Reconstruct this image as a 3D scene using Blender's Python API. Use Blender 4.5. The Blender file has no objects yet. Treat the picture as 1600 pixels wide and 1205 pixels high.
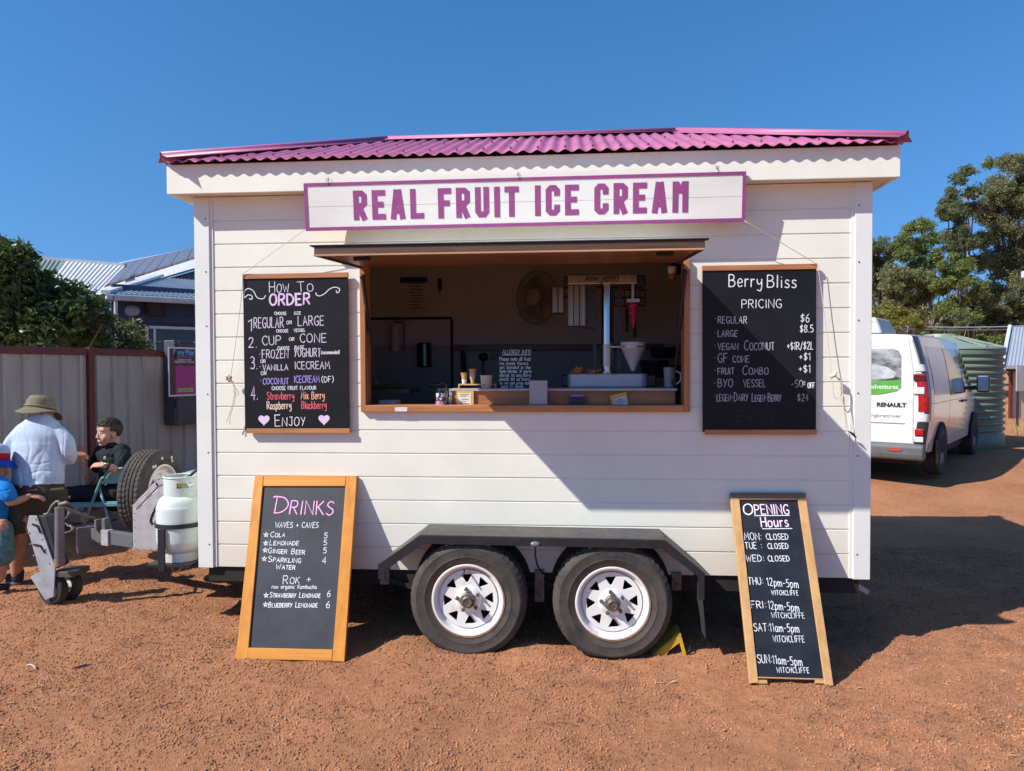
import bpy, bmesh, math, random
import numpy as np
from mathutils import Vector, Matrix, noise as mnoise

random.seed(7); RNG = np.random.default_rng(7)
S = bpy.context.scene; COL = S.collection
R = math.radians

# ------------------------------------------------------------------ camera
F_PX, PSI, PITCH, ROLL = 1130.0, 4.5, 1.25, 0.22
_p, _t, _r = R(PSI), R(PITCH), R(ROLL)
C_FWD = Vector((-math.sin(_p)*math.cos(_t), math.cos(_p)*math.cos(_t), -math.sin(_t)))
_right = Vector((math.cos(_p), math.sin(_p), 0)); _up = _right.cross(C_FWD)
C_R = math.cos(_r)*_right - math.sin(_r)*_up
C_U = math.sin(_r)*_right + math.cos(_r)*_up
C_POS = Vector((0.357, -4.535, 1.70))
cd = bpy.data.cameras.new('camera'); cam = bpy.data.objects.new('camera', cd); COL.objects.link(cam)
cd.sensor_fit = 'HORIZONTAL'; cd.sensor_width = 36.0; cd.lens = 36.0*F_PX/1600.0
cd.clip_start = 0.05; cd.clip_end = 3000
m = Matrix.Identity(4)
for i in range(3):
    m[i][0] = C_R[i]; m[i][1] = C_U[i]; m[i][2] = -C_FWD[i]; m[i][3] = C_POS[i]
cam.matrix_world = m
S.camera = cam

# ------------------------------------------------------------------ light
SUN_TO = Vector((-1.646, -1.0, 1.691)).normalized()          # towards the sun
w = bpy.data.worlds.new('World'); S.world = w; w.use_nodes = True
nt = w.node_tree; bg = nt.nodes['Background']
sky = nt.nodes.new('ShaderNodeTexSky'); sky.sky_type = 'NISHITA'; sky.sun_disc = False
sky.sun_elevation = math.asin(SUN_TO.z); sky.sun_rotation = math.atan2(SUN_TO.x, SUN_TO.y)
sky.altitude = 0; sky.air_density = 1.0; sky.dust_density = 0.25; sky.ozone_density = 3.2
tcw = nt.nodes.new('ShaderNodeTexCoord'); vm = nt.nodes.new('ShaderNodeVectorMath'); vm.operation = 'MULTIPLY_ADD'; vm.inputs[1].default_value = (1, 1, .62); vm.inputs[2].default_value = (0, 0, .20)   # an even clear-air sky: the pale band at the horizon stays thin
vn = nt.nodes.new('ShaderNodeVectorMath'); vn.operation = 'NORMALIZE'; nt.links.new(tcw.outputs['Generated'], vm.inputs[0]); nt.links.new(vm.outputs[0], vn.inputs[0]); nt.links.new(vn.outputs[0], sky.inputs['Vector'])
hsv = nt.nodes.new('ShaderNodeHueSaturation'); hsv.inputs['Saturation'].default_value = 1.29; hsv.inputs['Hue'].default_value = .502; hsv.inputs['Value'].default_value = 1.30
nt.links.new(sky.outputs[0], hsv.inputs['Color']); nt.links.new(hsv.outputs[0], bg.inputs[0]); bg.inputs[1].default_value = 0.10
sd = bpy.data.lights.new('sun', 'SUN'); sd.energy = 5.0; sd.angle = R(0.5); sd.color = (1.0, 0.965, 0.89)
sun = bpy.data.objects.new('sun', sd); COL.objects.link(sun)
sun.rotation_euler = SUN_TO.to_track_quat('Z', 'Y').to_euler(); sun.location = (-12, -8, 14)
S.view_settings.view_transform = 'Standard'; S.view_settings.look = 'None'
S.view_settings.gamma = 1.0; S.view_settings.exposure = 0.37
S.render.engine = 'CYCLES'
S.cycles.max_bounces = 8; S.cycles.diffuse_bounces = 4; S.cycles.glossy_bounces = 4; S.cycles.transmission_bounces = 6

# a photo measurement (pixel of the 1600 x 1205 picture) cast on a real plane of the place
def ray(px, py): return C_FWD + C_R*((px-800.0)/F_PX) - C_U*((py-602.5)/F_PX)
def onY(px, py, Y=0.0): d = ray(px, py); return C_POS + d*((Y-C_POS.y)/d.y)
def onZ(px, py, Z=0.0): d = ray(px, py); return C_POS + d*((Z-C_POS.z)/d.z)
def onD(px, py, D): return C_POS + ray(px, py)*D             # at depth D along the view axis
class Plane:
    def __init__(s, o, u, v):
        s.o, s.u, s.v = Vector(o), Vector(u).normalized(), Vector(v).normalized(); s.v = (s.v-s.u*s.u.dot(s.v)).normalized(); s.n = s.u.cross(s.v).normalized()
    def px(s, x, y):
        d = ray(x, y); t = (s.o-C_POS).dot(s.n)/d.dot(s.n); q = C_POS + d*t - s.o
        return q.dot(s.u), q.dot(s.v)
    def P(s, a, b, c=0.0): return s.o + s.u*a + s.v*b + s.n*c

# ------------------------------------------------------------------ materials
def _n(nt, t, **kw):
    n = nt.nodes.new(t)
    for k, v in kw.items():
        if k[0] == 'i' and k[1:].isdigit(): n.inputs[int(k[1:])].default_value = v
        elif k in n.inputs: n.inputs[k].default_value = v
        else: setattr(n, k, v)
    return n
def rgb(r, g=None, b=None):
    if g is None: g = b = r
    return (r, g, b, 1)
def srgb(r, g, b):
    f = lambda c: (c/255/12.92) if c/255 <= .04045 else ((c/255+.055)/1.055)**2.4
    return (f(r), f(g), f(b), 1)
MATS = {}
def mat(name, col=None, rough=.6, metal=0.0, var=.12, vscale=6.0, col2=None, bump=0.0, bscale=60.0, stretch=(1, 1, 1), spec=.5, coat=0.0, detail=6, mixlo=.35, mixhi=.65):
    if name in MATS: return MATS[name]
    m = bpy.data.materials.new(name); m.use_nodes = True; nt = m.node_tree; L = nt.links.new
    b = nt.nodes['Principled BSDF']; b.inputs['Roughness'].default_value = rough; b.inputs['Metallic'].default_value = metal
    b.inputs['Specular IOR Level'].default_value = spec; b.inputs['Coat Weight'].default_value = coat
    tc = _n(nt, 'ShaderNodeTexCoord'); mp = _n(nt, 'ShaderNodeMapping'); mp.inputs['Scale'].default_value = stretch
    L(tc.outputs['Object'], mp.inputs['Vector'])
    nz = _n(nt, 'ShaderNodeTexNoise', Scale=vscale, Detail=detail, Roughness=.65); L(mp.outputs[0], nz.inputs['Vector'])
    rm = _n(nt, 'ShaderNodeValToRGB'); L(nz.outputs['Fac'], rm.inputs[0])
    c2 = col2 if col2 else tuple(c*(1-var) for c in col[:3])+(1,)
    c1 = col if col2 else tuple(min(1, c*(1+var*.6)) for c in col[:3])+(1,)
    rm.color_ramp.elements[0].color = c2; rm.color_ramp.elements[1].color = c1
    rm.color_ramp.elements[0].position = mixlo; rm.color_ramp.elements[1].position = mixhi
    L(rm.outputs[0], b.inputs['Base Color'])
    mr = _n(nt, 'ShaderNodeMapRange'); mr.inputs['To Min'].default_value = max(.02, rough-.08); mr.inputs['To Max'].default_value = min(1, rough+.1)
    L(nz.outputs['Fac'], mr.inputs['Value']); L(mr.outputs[0], b.inputs['Roughness'])
    if bump:
        n2 = _n(nt, 'ShaderNodeTexNoise', Scale=bscale, Detail=5, Roughness=.6); L(mp.outputs[0], n2.inputs['Vector'])
        bp = _n(nt, 'ShaderNodeBump', Strength=min(1, bump), Distance=.004); L(n2.outputs['Fac'], bp.inputs['Height']); L(bp.outputs[0], b.inputs['Normal'])
    MATS[name] = m; return m
def wood(name, c1, c2, axis='X', rough=.55, scale=22.0, bump=.25, coat=0.0):
    st = {'X': (.07, 1, 1), 'Y': (1, .07, 1), 'Z': (1, 1, .07)}[axis]
    return mat(name, c1, rough=rough, col2=c2, vscale=scale, stretch=st, bump=bump, bscale=scale*2.5, detail=8, mixlo=.3, mixhi=.7, coat=coat)
def glass(name, col=(.8, .9, .9, 1), rough=.02, alpha=None):
    if name in MATS: return MATS[name]
    m = bpy.data.materials.new(name); m.use_nodes = True; b = m.node_tree.nodes['Principled BSDF']
    b.inputs['Base Color'].default_value = col; b.inputs['Roughness'].default_value = rough; b.inputs['Transmission Weight'].default_value = 1.0; b.inputs['IOR'].default_value = 1.45
    MATS[name] = m; return m

# ------------------------------------------------------------------ objects
ORG = {}
def tag(o, label=None, cat=None, group=None, kind=None):
    if label: o['label'] = label
    if cat: o['category'] = cat
    if group: o['group'] = group
    if kind: o['kind'] = kind
    return o
def empty(name, loc, label=None, cat=None, group=None, rot=(0, 0, 0), scale=1.0):
    o = bpy.data.objects.new(name, None); COL.objects.link(o); o.location = loc; o.rotation_euler = rot; o.scale = (scale,)*3
    o.empty_display_size = .1; ORG[o.name] = Vector(loc)
    return tag(o, label, cat, group)
def link_mesh(name, me, mats, parent=None, smooth=False, bevel=0.0, angle=35, org=None):
    """me in world coordinates unless org is given (org = zero vector means thing-local)"""
    o = bpy.data.objects.new(name, me); COL.objects.link(o)
    if not isinstance(mats, (list, tuple)): mats = [mats]
    for mm in mats: me.materials.append(mm)
    ofs = org if org is not None else (ORG.get(parent.name, Vector((0, 0, 0))) if parent else Vector((0, 0, 0)))
    if ofs.length > 0: me.transform(Matrix.Translation(-ofs))
    if parent: o.parent = parent; ORG[o.name] = ofs
    if smooth and len(me.polygons):
        me.polygons.foreach_set('use_smooth', [True]*len(me.polygons))
        if smooth != 'all': me.set_sharp_from_angle(angle=R(angle))
    if bevel:
        b = o.modifiers.new('bevel', 'BEVEL'); b.width = bevel; b.segments = 2; b.limit_method = 'ANGLE'; b.angle_limit = R(40); b.harden_normals = False
    return o
LOC0 = Vector((0, 0, 0))
class MB:
    def __init__(s): s.v = []; s.f = []; s.mi = []; s.cur = 0
    def add(s, vs, fs):
        n = len(s.v); s.v += [tuple(p) for p in vs]; s.f += [tuple(i+n for i in f) for f in fs]; s.mi += [s.cur]*len(fs); return s
    def box(s, x0, x1, y0, y1, z0, z1, M=None):
        vs = [Vector(p) for p in ((x0, y0, z0), (x1, y0, z0), (x1, y1, z0), (x0, y1, z0), (x0, y0, z1), (x1, y0, z1), (x1, y1, z1), (x0, y1, z1))]
        if M: vs = [M @ p for p in vs]
        return s.add(vs, [(0, 3, 2, 1), (4, 5, 6, 7), (0, 1, 5, 4), (1, 2, 6, 5), (2, 3, 7, 6), (3, 0, 4, 7)])
    def bar(s, a, b, wx, wy=None, up=(0, 0, 1)):
        """box beam from a to b, wx across, wy along up"""
        a, b = Vector(a), Vector(b); wy = wy or wx; d = (b-a).normalized(); u = Vector(up)
        if abs(d.dot(u)) > .98: u = Vector((0, 1, 0))
        sx = d.cross(u).normalized(); u = sx.cross(d)
        vs = [p + sx*(i*wx/2) + u*(j*wy/2) for p in (a, b) for i, j in ((-1, -1), (1, -1), (1, 1), (-1, 1))]
        return s.add(vs, [(3, 2, 1, 0), (4, 5, 6, 7), (0, 1, 5, 4), (1, 2, 6, 5), (2, 3, 7, 6), (3, 0, 4, 7)])
    def tube(s, pts, r, n=8, caps=True, rs=None):
        pts = [Vector(p) for p in pts]; rings = []; prev = None
        for i, p in enumerate(pts):
            d = (pts[min(i+1, len(pts)-1)] - pts[max(i-1, 0)])
            d = d.normalized() if d.length > 1e-9 else Vector((0, 0, 1))
            if prev is None:
                u = Vector((0, 0, 1)) if abs(d.z) < .8 else Vector((0, 1, 0)); sx = d.cross(u).normalized()
            else: sx = (prev - d*prev.dot(d)).normalized()
            prev = sx; u = d.cross(sx); rr = rs[i] if rs else r
            rx, ry = rr if isinstance(rr, tuple) else (rr, rr)
            rings.append([p + sx*(rx*math.cos(2*math.pi*k/n)) + u*(ry*math.sin(2*math.pi*k/n)) for k in range(n)])
        vs = [q for rg in rings for q in rg]; fs = []
        for i in range(len(pts)-1):
            for k in range(n): a = i*n+k; b_ = i*n+(k+1) % n; fs.append((a, b_, b_+n, a+n))
        if caps: fs += [tuple(range(n-1, -1, -1)), tuple(range((len(pts)-1)*n, len(pts)*n))]
        return s.add(vs, fs)
    def cyl(s, a, b, r, r2=None, n=20): return s.tube([a, b], r, n, True, [r, r if r2 is None else r2])
    def lathe(s, prof, o=(0, 0, 0), ax=(0, 0, 1), n=32, mod=None, closed=False):
        """prof: (radius, height along axis)"""
        o = Vector(o); ax = Vector(ax).normalized(); u = Vector((0, 0, 1)) if abs(ax.z) < .9 else Vector((1, 0, 0))
        e1 = ax.cross(u).normalized(); e2 = ax.cross(e1); m_ = len(prof); vs = []
        for k in range(n):
            t = 2*math.pi*k/n
            for j, (r, h) in enumerate(prof):
                if mod: r = mod(j, k, r)
                vs.append(o + ax*h + (e1*math.cos(t)+e2*math.sin(t))*r)
        fs = []
        for k in range(n):
            k2 = (k+1) % n
            for j in range(m_ if closed else m_-1):
                j2 = (j+1) % m_; fs.append((k*m_+j, k2*m_+j, k2*m_+j2, k*m_+j2))
        return s.add(vs, fs)
    def prism(s, poly, P, d):
        """poly: 2-D points; P(a, b, c): 2-D + depth to 3-D; extruded from depth 0 to d"""
        n = len(poly); vs = [P(a, b, 0) for a, b in poly] + [P(a, b, d) for a, b in poly]
        fs = [tuple(range(n-1, -1, -1)), tuple(range(n, 2*n))] + [(i, (i+1) % n, (i+1) % n+n, i+n) for i in range(n)]
        return s.add(vs, fs)
    def grid(s, rows, close=False):
        n = len(rows[0]); vs = [p for r_ in rows for p in r_]; fs = []
        for i in range(len(rows)-1):
            for k in range(n if close else n-1): a = i*n+k; b_ = i*n+(k+1) % n; fs.append((a, b_, b_+n, a+n))
        return s.add(vs, fs)
    def ball(s, c, r, n=12, m_=8):
        rx, ry, rz = (r, r, r) if not isinstance(r, tuple) else r; c = Vector(c); vs = []; fs = []
        for i in range(m_+1):
            t = math.pi*i/m_
            for k in range(n): a = 2*math.pi*k/n; vs.append(c+Vector((rx*math.sin(t)*math.cos(a), ry*math.sin(t)*math.sin(a), rz*math.cos(t))))
        for i in range(m_):
            for k in range(n): a = i*n+k; b_ = i*n+(k+1) % n; fs.append((a, a+n, b_+n, b_))
        return s.add(vs, fs)
    def mesh(s, name, fix=True):
        me = bpy.data.meshes.new(name); me.from_pydata(s.v, [], s.f)
        me.polygons.foreach_set('material_index', s.mi)
        if fix:
            bm = bmesh.new(); bm.from_mesh(me); bmesh.ops.recalc_face_normals(bm, faces=bm.faces); bm.to_mesh(me); bm.free()
        me.update(); return me
    def build(s, name, mats, parent=None, smooth=False, bevel=0.0, angle=35, org=None, fix=True):
        return link_mesh(name, s.mesh(name, fix), mats, parent, smooth, bevel, angle, org)
def np_mesh(name, V, Fq):
    me = bpy.data.meshes.new(name); V = np.asarray(V, np.float32); Fq = np.asarray(Fq, np.int32); k = Fq.shape[1]
    me.vertices.add(len(V)); me.vertices.foreach_set('co', V.ravel())
    me.loops.add(Fq.size); me.loops.foreach_set('vertex_index', Fq.ravel())
    me.polygons.add(len(Fq)); me.polygons.foreach_set('loop_start', np.arange(0, Fq.size, k, dtype=np.int32))
    me.polygons.foreach_set('loop_total', np.full(len(Fq), k, np.int32)); me.update(calc_edges=True); return me
def shape2d(name, outlines, extrude, bev=0.0):
    """filled flat shape with holes -> mesh in its own XY plane, thickness 2*extrude"""
    cu = bpy.data.curves.new(name, 'CURVE'); cu.dimensions = '2D'; cu.fill_mode = 'BOTH'; cu.extrude = extrude; cu.bevel_depth = bev
    for pts in outlines:
        sp = cu.splines.new('POLY'); sp.points.add(len(pts)-1)
        for p, q in zip(sp.points, pts): p.co = (q[0], q[1], 0, 1)
        sp.use_cyclic_u = True
    o = bpy.data.objects.new('tmp', cu); COL.objects.link(o); bpy.context.view_layer.update()
    me = bpy.data.meshes.new_from_object(o.evaluated_get(bpy.context.evaluated_depsgraph_get()))
    bpy.data.objects.remove(o); bpy.data.curves.remove(cu); me.name = name; return me
def font_mesh(name, s, size, extrude=.0008, offset=0.0, spacing=1.0):
    cu = bpy.data.curves.new(name, 'FONT'); cu.body = s; cu.size = size; cu.extrude = extrude; cu.offset = offset; cu.space_character = spacing
    o = bpy.data.objects.new('tmp', cu); COL.objects.link(o); bpy.context.view_layer.update()
    me = bpy.data.meshes.new_from_object(o.evaluated_get(bpy.context.evaluated_depsgraph_get()))
    bpy.data.objects.remove(o); bpy.data.curves.remove(cu); me.name = name; return me
def mesh_into(mb, me, M):
    mb.add([M @ v.co for v in me.vertices], [tuple(p.vertices) for p in me.polygons]); bpy.data.meshes.remove(me)
def copy_tree(o, parent=None):
    c = o.copy(); COL.objects.link(c)
    if parent: c.parent = parent
    for ch in list(o.children): copy_tree(ch, c)
    return c
def catmull(P, k=5, closed=False):
    P = [Vector(p) for p in P]; n = len(P); out = []
    for i in range(n if closed else n-1):
        if closed: a, b, c, d = P[i-1], P[i], P[(i+1) % n], P[(i+2) % n]
        else: a, b, c, d = P[max(i-1, 0)], P[i], P[i+1], P[min(i+2, n-1)]
        for j in range(k):
            t = j/k; out.append(.5*((2*b)+(c-a)*t+(2*a-5*b+4*c-d)*t*t+(3*b-a-3*c+d)*t**3))
    out.append(P[0] if closed else P[-1]); return out

# ------------------------------------------------------------------ handwriting
_G = {
'A': (6, 'l0,0 3,10 6,0|l1.1,3.8 4.9,3.8'), 'B': (5.6, 'l0,0 0,10|s0,10 3.6,9.6 4.6,7.6 3.4,5.7 0,5.2|s0,5.2 4.2,4.9 5.4,2.6 4,.4 0,0'),
'C': (5.6, 's5.5,8.4 4.2,10 1.5,9 0,5 1.5,1 4.2,0 5.6,1.6'), 'D': (6, 'l0,0 0,10|s0,10 3.8,9 6,5 3.8,1 0,0'),
'E': (5, 'l5,10 0,10 0,0 5,0|l0,5.2 4.2,5.2'), 'F': (5, 'l5,10 0,10 0,0|l0,5.2 4,5.2'),
'G': (6, 's5.6,8.6 4.2,10 1.5,9 0,5 1.5,1 4,0 5.7,1.4 5.8,4.4|l3.4,4.4 6,4.4'), 'H': (5.6, 'l0,0 0,10|l5.6,0 5.6,10|l0,5.2 5.6,5.2'),
'I': (1, 'l.5,0 .5,10'), 'J': (5, 'l1.4,10 5,10|s3.8,10 3.9,3 3.2,.5 1.5,0 0,1.6'), 'K': (5.4, 'l0,0 0,10|l5,10 0,4.6|l1.3,5.6 5.4,0'),
'L': (4.6, 'l0,10 0,0 4.6,0'), 'M': (7, 'l0,0 .8,10 3.5,3.4 6.2,10 7,0'), 'N': (6, 'l0,0 0,10 6,0 6,10'),
'O': (6.2, 'c3.1,10 .7,8.4 0,5 .7,1.6 3.1,0 5.5,1.6 6.2,5 5.5,8.4'), 'P': (5.2, 'l0,0 0,10|s0,10 4,9.6 5.2,7.4 4,5.2 0,4.8'),
'Q': (6.2, 'c3.1,10 .7,8.4 0,5 .7,1.6 3.1,0 5.5,1.6 6.2,5 5.5,8.4|l3.8,2.6 6.4,-.6'), 'R': (5.6, 'l0,0 0,10|s0,10 4,9.7 5,7.5 4,5.4 0,4.9|l2.2,5 5.6,0'),
'S': (5, 's4.8,8.8 3,10 .8,9 .4,7 2.4,5.4 4.6,4 4.8,1.6 2.6,0 0,1.2'), 'T': (5.6, 'l0,10 5.6,10|l2.8,10 2.8,0'),
'U': (5.6, 's0,10 .1,3 1.2,.5 2.8,0 4.4,.5 5.5,3 5.6,10'), 'V': (5.8, 'l0,10 2.9,0 5.8,10'), 'W': (8, 'l0,10 2,0 4,7 6,0 8,10'),
'X': (5.4, 'l0,0 5.4,10|l0,10 5.4,0'), 'Y': (5.4, 'l0,10 2.7,5|l5.4,10 1.4,0'), 'Z': (5.2, 'l0,10 5.2,10 0,0 5.2,0'),
'0': (5, 'c2.5,10 .4,8 0,5 .4,2 2.5,0 4.6,2 5,5 4.6,8'), '1': (2.4, 'l0,8 1.8,10 1.8,0'), '2': (5, 's.3,8 1.8,10 4.2,9.4 4.4,7 2.6,3.6 0,0|l0,0 5,0'),
'3': (4.6, 's0,9 2.4,10 4.3,8.4 3.6,6 1.6,5.2|s1.6,5.2 4,4.8 4.6,2.4 3,.2 0,.8'), '4': (5, 'l3.4,0 3.8,10 0,3.4 5,3.4'),
'5': (4.8, 'l4.6,10 .8,10 .5,5.6|s.5,5.6 3,6 4.7,3.6 3.4,.4 0,.6'), '6': (4.8, 's4,9.8 1.4,7.4 .1,3.4 1.4,.2 3.6,.2 4.7,2.6 3.6,5 1.4,4.8 .2,2.8'),
'8': (4.8, 's2.4,5.3 .5,7.2 1,9.4 2.6,10 4.2,9 4,7 2.4,5.3 .4,3.2 .6,.8 2.6,0 4.6,1.2 4.4,3.6 2.4,5.3'),
'$': (4.8, 's4.6,8 3,9 .8,8.2 .6,6.4 2.4,5.2 4.4,4 4.4,2 2.6,1 .2,2|l2.6,10.6 2.2,-.6'), '+': (4.4, 'l2.2,7 2.2,2.4|l0,4.7 4.4,4.7'), '-': (3.4, 'l0,4.4 3.4,4.4'),
'/': (4, 'l0,-.6 4,10.4'), '.': (.8, 'l.3,.1 .6,.5'), ':': (1.4, 'l.6,6.2 .8,6.6|l.6,1.6 .8,2'), '(': (2.2, 's2.2,11 .4,8 0,5 .4,2 2.2,-1'), ')': (2.2, 's0,11 1.8,8 2.2,5 1.8,2 0,-1'),
'?': (4.4, 's0,8.2 1.4,10 4,9 4,6.8 2.2,4.8 2.1,2.8|l2,.2 2.3,.6'), ',': (1, 'l.8,.8 .2,-1.2'), "'": (.8, 'l.5,10 .3,8'), 'o_': (5, 'l0,0 0,0'),
'*': (6, 'l0,1 3,10 5.4,1 .2,6.6 6,6.6 0,1'), '~': (3, 'l1,5 1.4,5.3'),
'a': (4.6, 's4.3,5.4 2.4,6.4 .5,5 .2,2 1.4,.1 3.2,.6 4.3,3|s4.3,6 4.3,2 4.8,0'), 'b': (4.4, 'l.2,10 .2,0|s.2,4 1.6,6.2 3.6,5.8 4.4,3 3.4,.4 1.4,0 .2,1.6'),
'c': (4, 's4,5.4 2.4,6.4 .5,5.2 0,3 .8,.6 2.6,0 4.1,1'), 'd': (4.4, 's4.2,4.6 2.6,6.3 .6,5 .1,2.4 1.2,.1 3,.5 4.2,2.4|l4.2,10 4.3,0'),
'e': (4.2, 's.3,3.2 4,3.6 3.4,6 1.8,6.4 .3,4.6 .2,2 1.6,0 4.2,.9'), 'f': (3.4, 's3.4,9.4 2.2,10 1.5,8.4 1.4,0|l0,5.8 3,5.8'),
'g': (4.4, 's4.2,5.2 2.4,6.4 .5,5 .3,2.4 1.6,.6 3.4,1.2 4.2,3.4|s4.2,6 4.3,-1 3.2,-3.2 .6,-2.6'), 'h': (4.4, 'l.2,10 .2,0|s.2,4 1.8,6.3 3.6,5.8 4.2,3.6 4.3,0'),
'i': (1, 'l.5,6.2 .5,0|l.5,8.4 .6,8.8'), 'j': (2, 's1.6,6.2 1.6,-1 .8,-3 -.6,-2.4|l1.6,8.4 1.7,8.8'), 'k': (4.2, 'l.2,10 .2,0|l3.8,6.4 .3,2.6|l1.4,3.8 4.2,0'),
'l': (1, 'l.5,10 .5,0'), 'm': (7, 'l.2,6.4 .2,0|s.2,4 1.6,6.3 3,5.8 3.4,3.6 3.4,0|s3.4,4 5,6.3 6.4,5.6 6.8,3.4 6.8,0'), 'n': (4.4, 'l.2,6.4 .2,0|s.2,4 1.8,6.3 3.6,5.8 4.2,3.6 4.3,0'),
'o': (4.6, 'c2.3,6.4 .5,5.4 0,3.2 .5,1 2.3,0 4.1,1 4.6,3.2 4.1,5.4'), 'p': (4.4, 'l.2,6.4 .2,-3|s.2,4 1.6,6.3 3.6,5.8 4.4,3.2 3.4,.5 1.4,.1 .2,1.8'),
'r': (3.2, 'l.2,6.4 .2,0|s.2,3.6 1.2,6 3.2,6'), 's': (3.6, 's3.4,5.6 1.8,6.4 .4,5.2 1.2,3.6 3,2.8 3.4,1 1.6,0 0,.7'), 't': (3.4, 's1.5,9.2 1.4,2 2,.2 3.4,.6|l0,6.2 3.2,6.2'),
'u': (4.4, 's.1,6.4 .2,2 1.2,.1 3,.6 4.1,3|l4.1,6.4 4.4,0'), 'v': (4.2, 'l0,6.4 2.1,0 4.2,6.4'), 'w': (6, 'l0,6.4 1.6,0 3,5 4.4,0 6,6.4'), 'x': (4, 'l0,0 4,6.4|l0,6.4 4,0'),
'y': (4.4, 's.1,6.4 .4,3.4 1.6,2.4 3.2,3 4.2,5|s4.2,6.4 4.2,0 3,-3 .4,-2.4'), ' ': (4, ''),
}
_BLK = {  # heavy sign-painter capitals: centre lines of strokes .2 wide
'R': (.46, [[(.1, 0), (.1, 1)], [(.1, .9), (.28, .9), (.36, .82), (.36, .56), (.28, .48), (.1, .48)], [(.19, .48), (.37, 0)]]),
'E': (.44, [[(.44, .9), (.1, .9), (.1, .1), (.44, .1)], [(.1, .51), (.38, .51)]]), 'A': (.5, [[(.1, 0), (.22, 1)], [(.4, 0), (.28, 1)], [(.12, .28), (.38, .28)]]),
'L': (.44, [[(.1, 1), (.1, .1), (.44, .1)]]), 'F': (.43, [[(.43, .9), (.1, .9), (.1, 0)], [(.1, .5), (.38, .5)]]),
'U': (.46, [[(.1, 1), (.1, .2), (.17, .1), (.29, .1), (.36, .2), (.36, 1)]]), 'I': (.2, [[(.1, 0), (.1, 1)]]), 'T': (.44, [[(0, .9), (.44, .9)], [(.22, 1), (.22, 0)]]),
'C': (.46, [[(.36, .64), (.36, .82), (.29, .9), (.17, .9), (.1, .82), (.1, .18), (.17, .1), (.29, .1), (.36, .18), (.36, .36)]]),
'M': (.5, [[(.1, 0), (.1, 1)], [(.4, 0), (.4, 1)], [(.12, .96), (.25, .62)], [(.38, .96), (.25, .62)]]), ' ': (.3, []) }
_LAY = [0]
def ribbon(mb, pts, w, P, lift=.0012, round_=True, jit=0.0):
    """one brush stroke: 2-D centre line to a ribbon on the surface P(a, b, c)"""
    pts = [Vector((p[0], p[1])) for p in pts]; q = [pts[0]]
    for p in pts[1:]:
        if (p-q[-1]).length > 1e-6: q.append(p)
    pts = q; n = len(pts)
    if n < 2: return
    _LAY[0] = (_LAY[0]+1) % 6; c = lift + _LAY[0]*.00012; h = w/2
    Lf, Rt = [], []
    for i in range(n):
        d0 = (pts[i]-pts[i-1]).normalized() if i else None; d1 = (pts[i+1]-pts[i]).normalized() if i < n-1 else None
        d0 = d0 or d1; d1 = d1 or d0
        nn = Vector((-(d0+d1).y, (d0+d1).x)); nn = nn.normalized() if nn.length > 1e-4 else Vector((-d0.y, d0.x))
        k = 1/max(.55, nn.dot(Vector((-d0.y, d0.x)))); hh = h*(1+jit*(random.random()-.5))
        Lf.append(pts[i]+nn*hh*k); Rt.append(pts[i]-nn*hh*k)
    vs = []; fs = []
    for a, b in zip(Lf, Rt): vs += [P(a.x, a.y, c), P(b.x, b.y, c)]
    for i in range(n-1): fs.append((2*i, 2*i+1, 2*i+3, 2*i+2))
    if round_:
        for e, d, s_ in ((0, pts[0]-pts[1], 0), (n-1, pts[-1]-pts[-2], 1)):
            d = d.normalized()*h*.8; m0 = len(vs); vs.append(P(pts[e].x+d.x, pts[e].y+d.y, c))
            fs.append((2*e, m0, 2*e+1) if s_ == 0 else (2*e+1, m0, 2*e))
    mb.add(vs, fs)
def text_width(s, gap=1.7): return sum(_G.get(ch, _G['~'])[0]+gap for ch in s)-gap
def write(mb, s, x0, x1, y0, y1, P, w, slope=0.0, jit=.25, gap=1.7, lift=.0012, caps=False):
    """hand lettering filling x0..x1 between baseline y0 and cap height y1 (small capitals when caps)"""
    sc = lambda i, ch: 1.0 if (not caps or i == 0 or s[i-1] in ' +*-' or not ch.isalpha()) else .76
    tot = sum((_G.get(ch, _G['~'])[0]+gap)*sc(i, ch) for i, ch in enumerate(s))-gap
    kx = (x1-x0)/tot; ky = (y1-y0)/10; x = x0
    for i, ch in enumerate(s):
        gw, st = _G.get(ch, _G['~']); q = sc(i, ch); bx = (random.random()-.5)*.4*jit*10*kx*.25; by = (random.random()-.5)*jit*2*ky; rot = (random.random()-.5)*.12*jit/.25
        for sk in st.split('|'):
            if not sk: continue
            pts = [tuple(map(float, t.split(','))) for t in sk[1:].split()]
            if sk[0] == 's': pts = [tuple(p)[:2] for p in catmull([(a, b, 0) for a, b in pts], 5)]
            if sk[0] == 'c': pts = [tuple(p)[:2] for p in catmull([(a, b, 0) for a, b in pts], 4, True)]
            out = []
            for a, b in pts:
                aa, bb = (a+(b-5)*-rot)*kx*q, b*ky*q
                X = x+aa+bx; out.append((X, y0+bb+by+slope*(X-x0)))
            ribbon(mb, out, w, P, lift, True, .35)
        x += (gw+gap)*kx*q
def block(mb, s, x0, x1, y0, y1, P, gap=.135):
    tot = sum(_BLK[ch][0]+gap for ch in s)-gap; kx = (x1-x0)/tot; ky = y1-y0; x = x0
    for ch in s:
        gw, st = _BLK[ch]
        for pts in st: ribbon(mb, [(x+a*kx, y0+b*ky) for a, b in pts], .2*(kx+ky)/2*.92, P, .0015, False)
        x += (gw+gap)*kx
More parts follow.
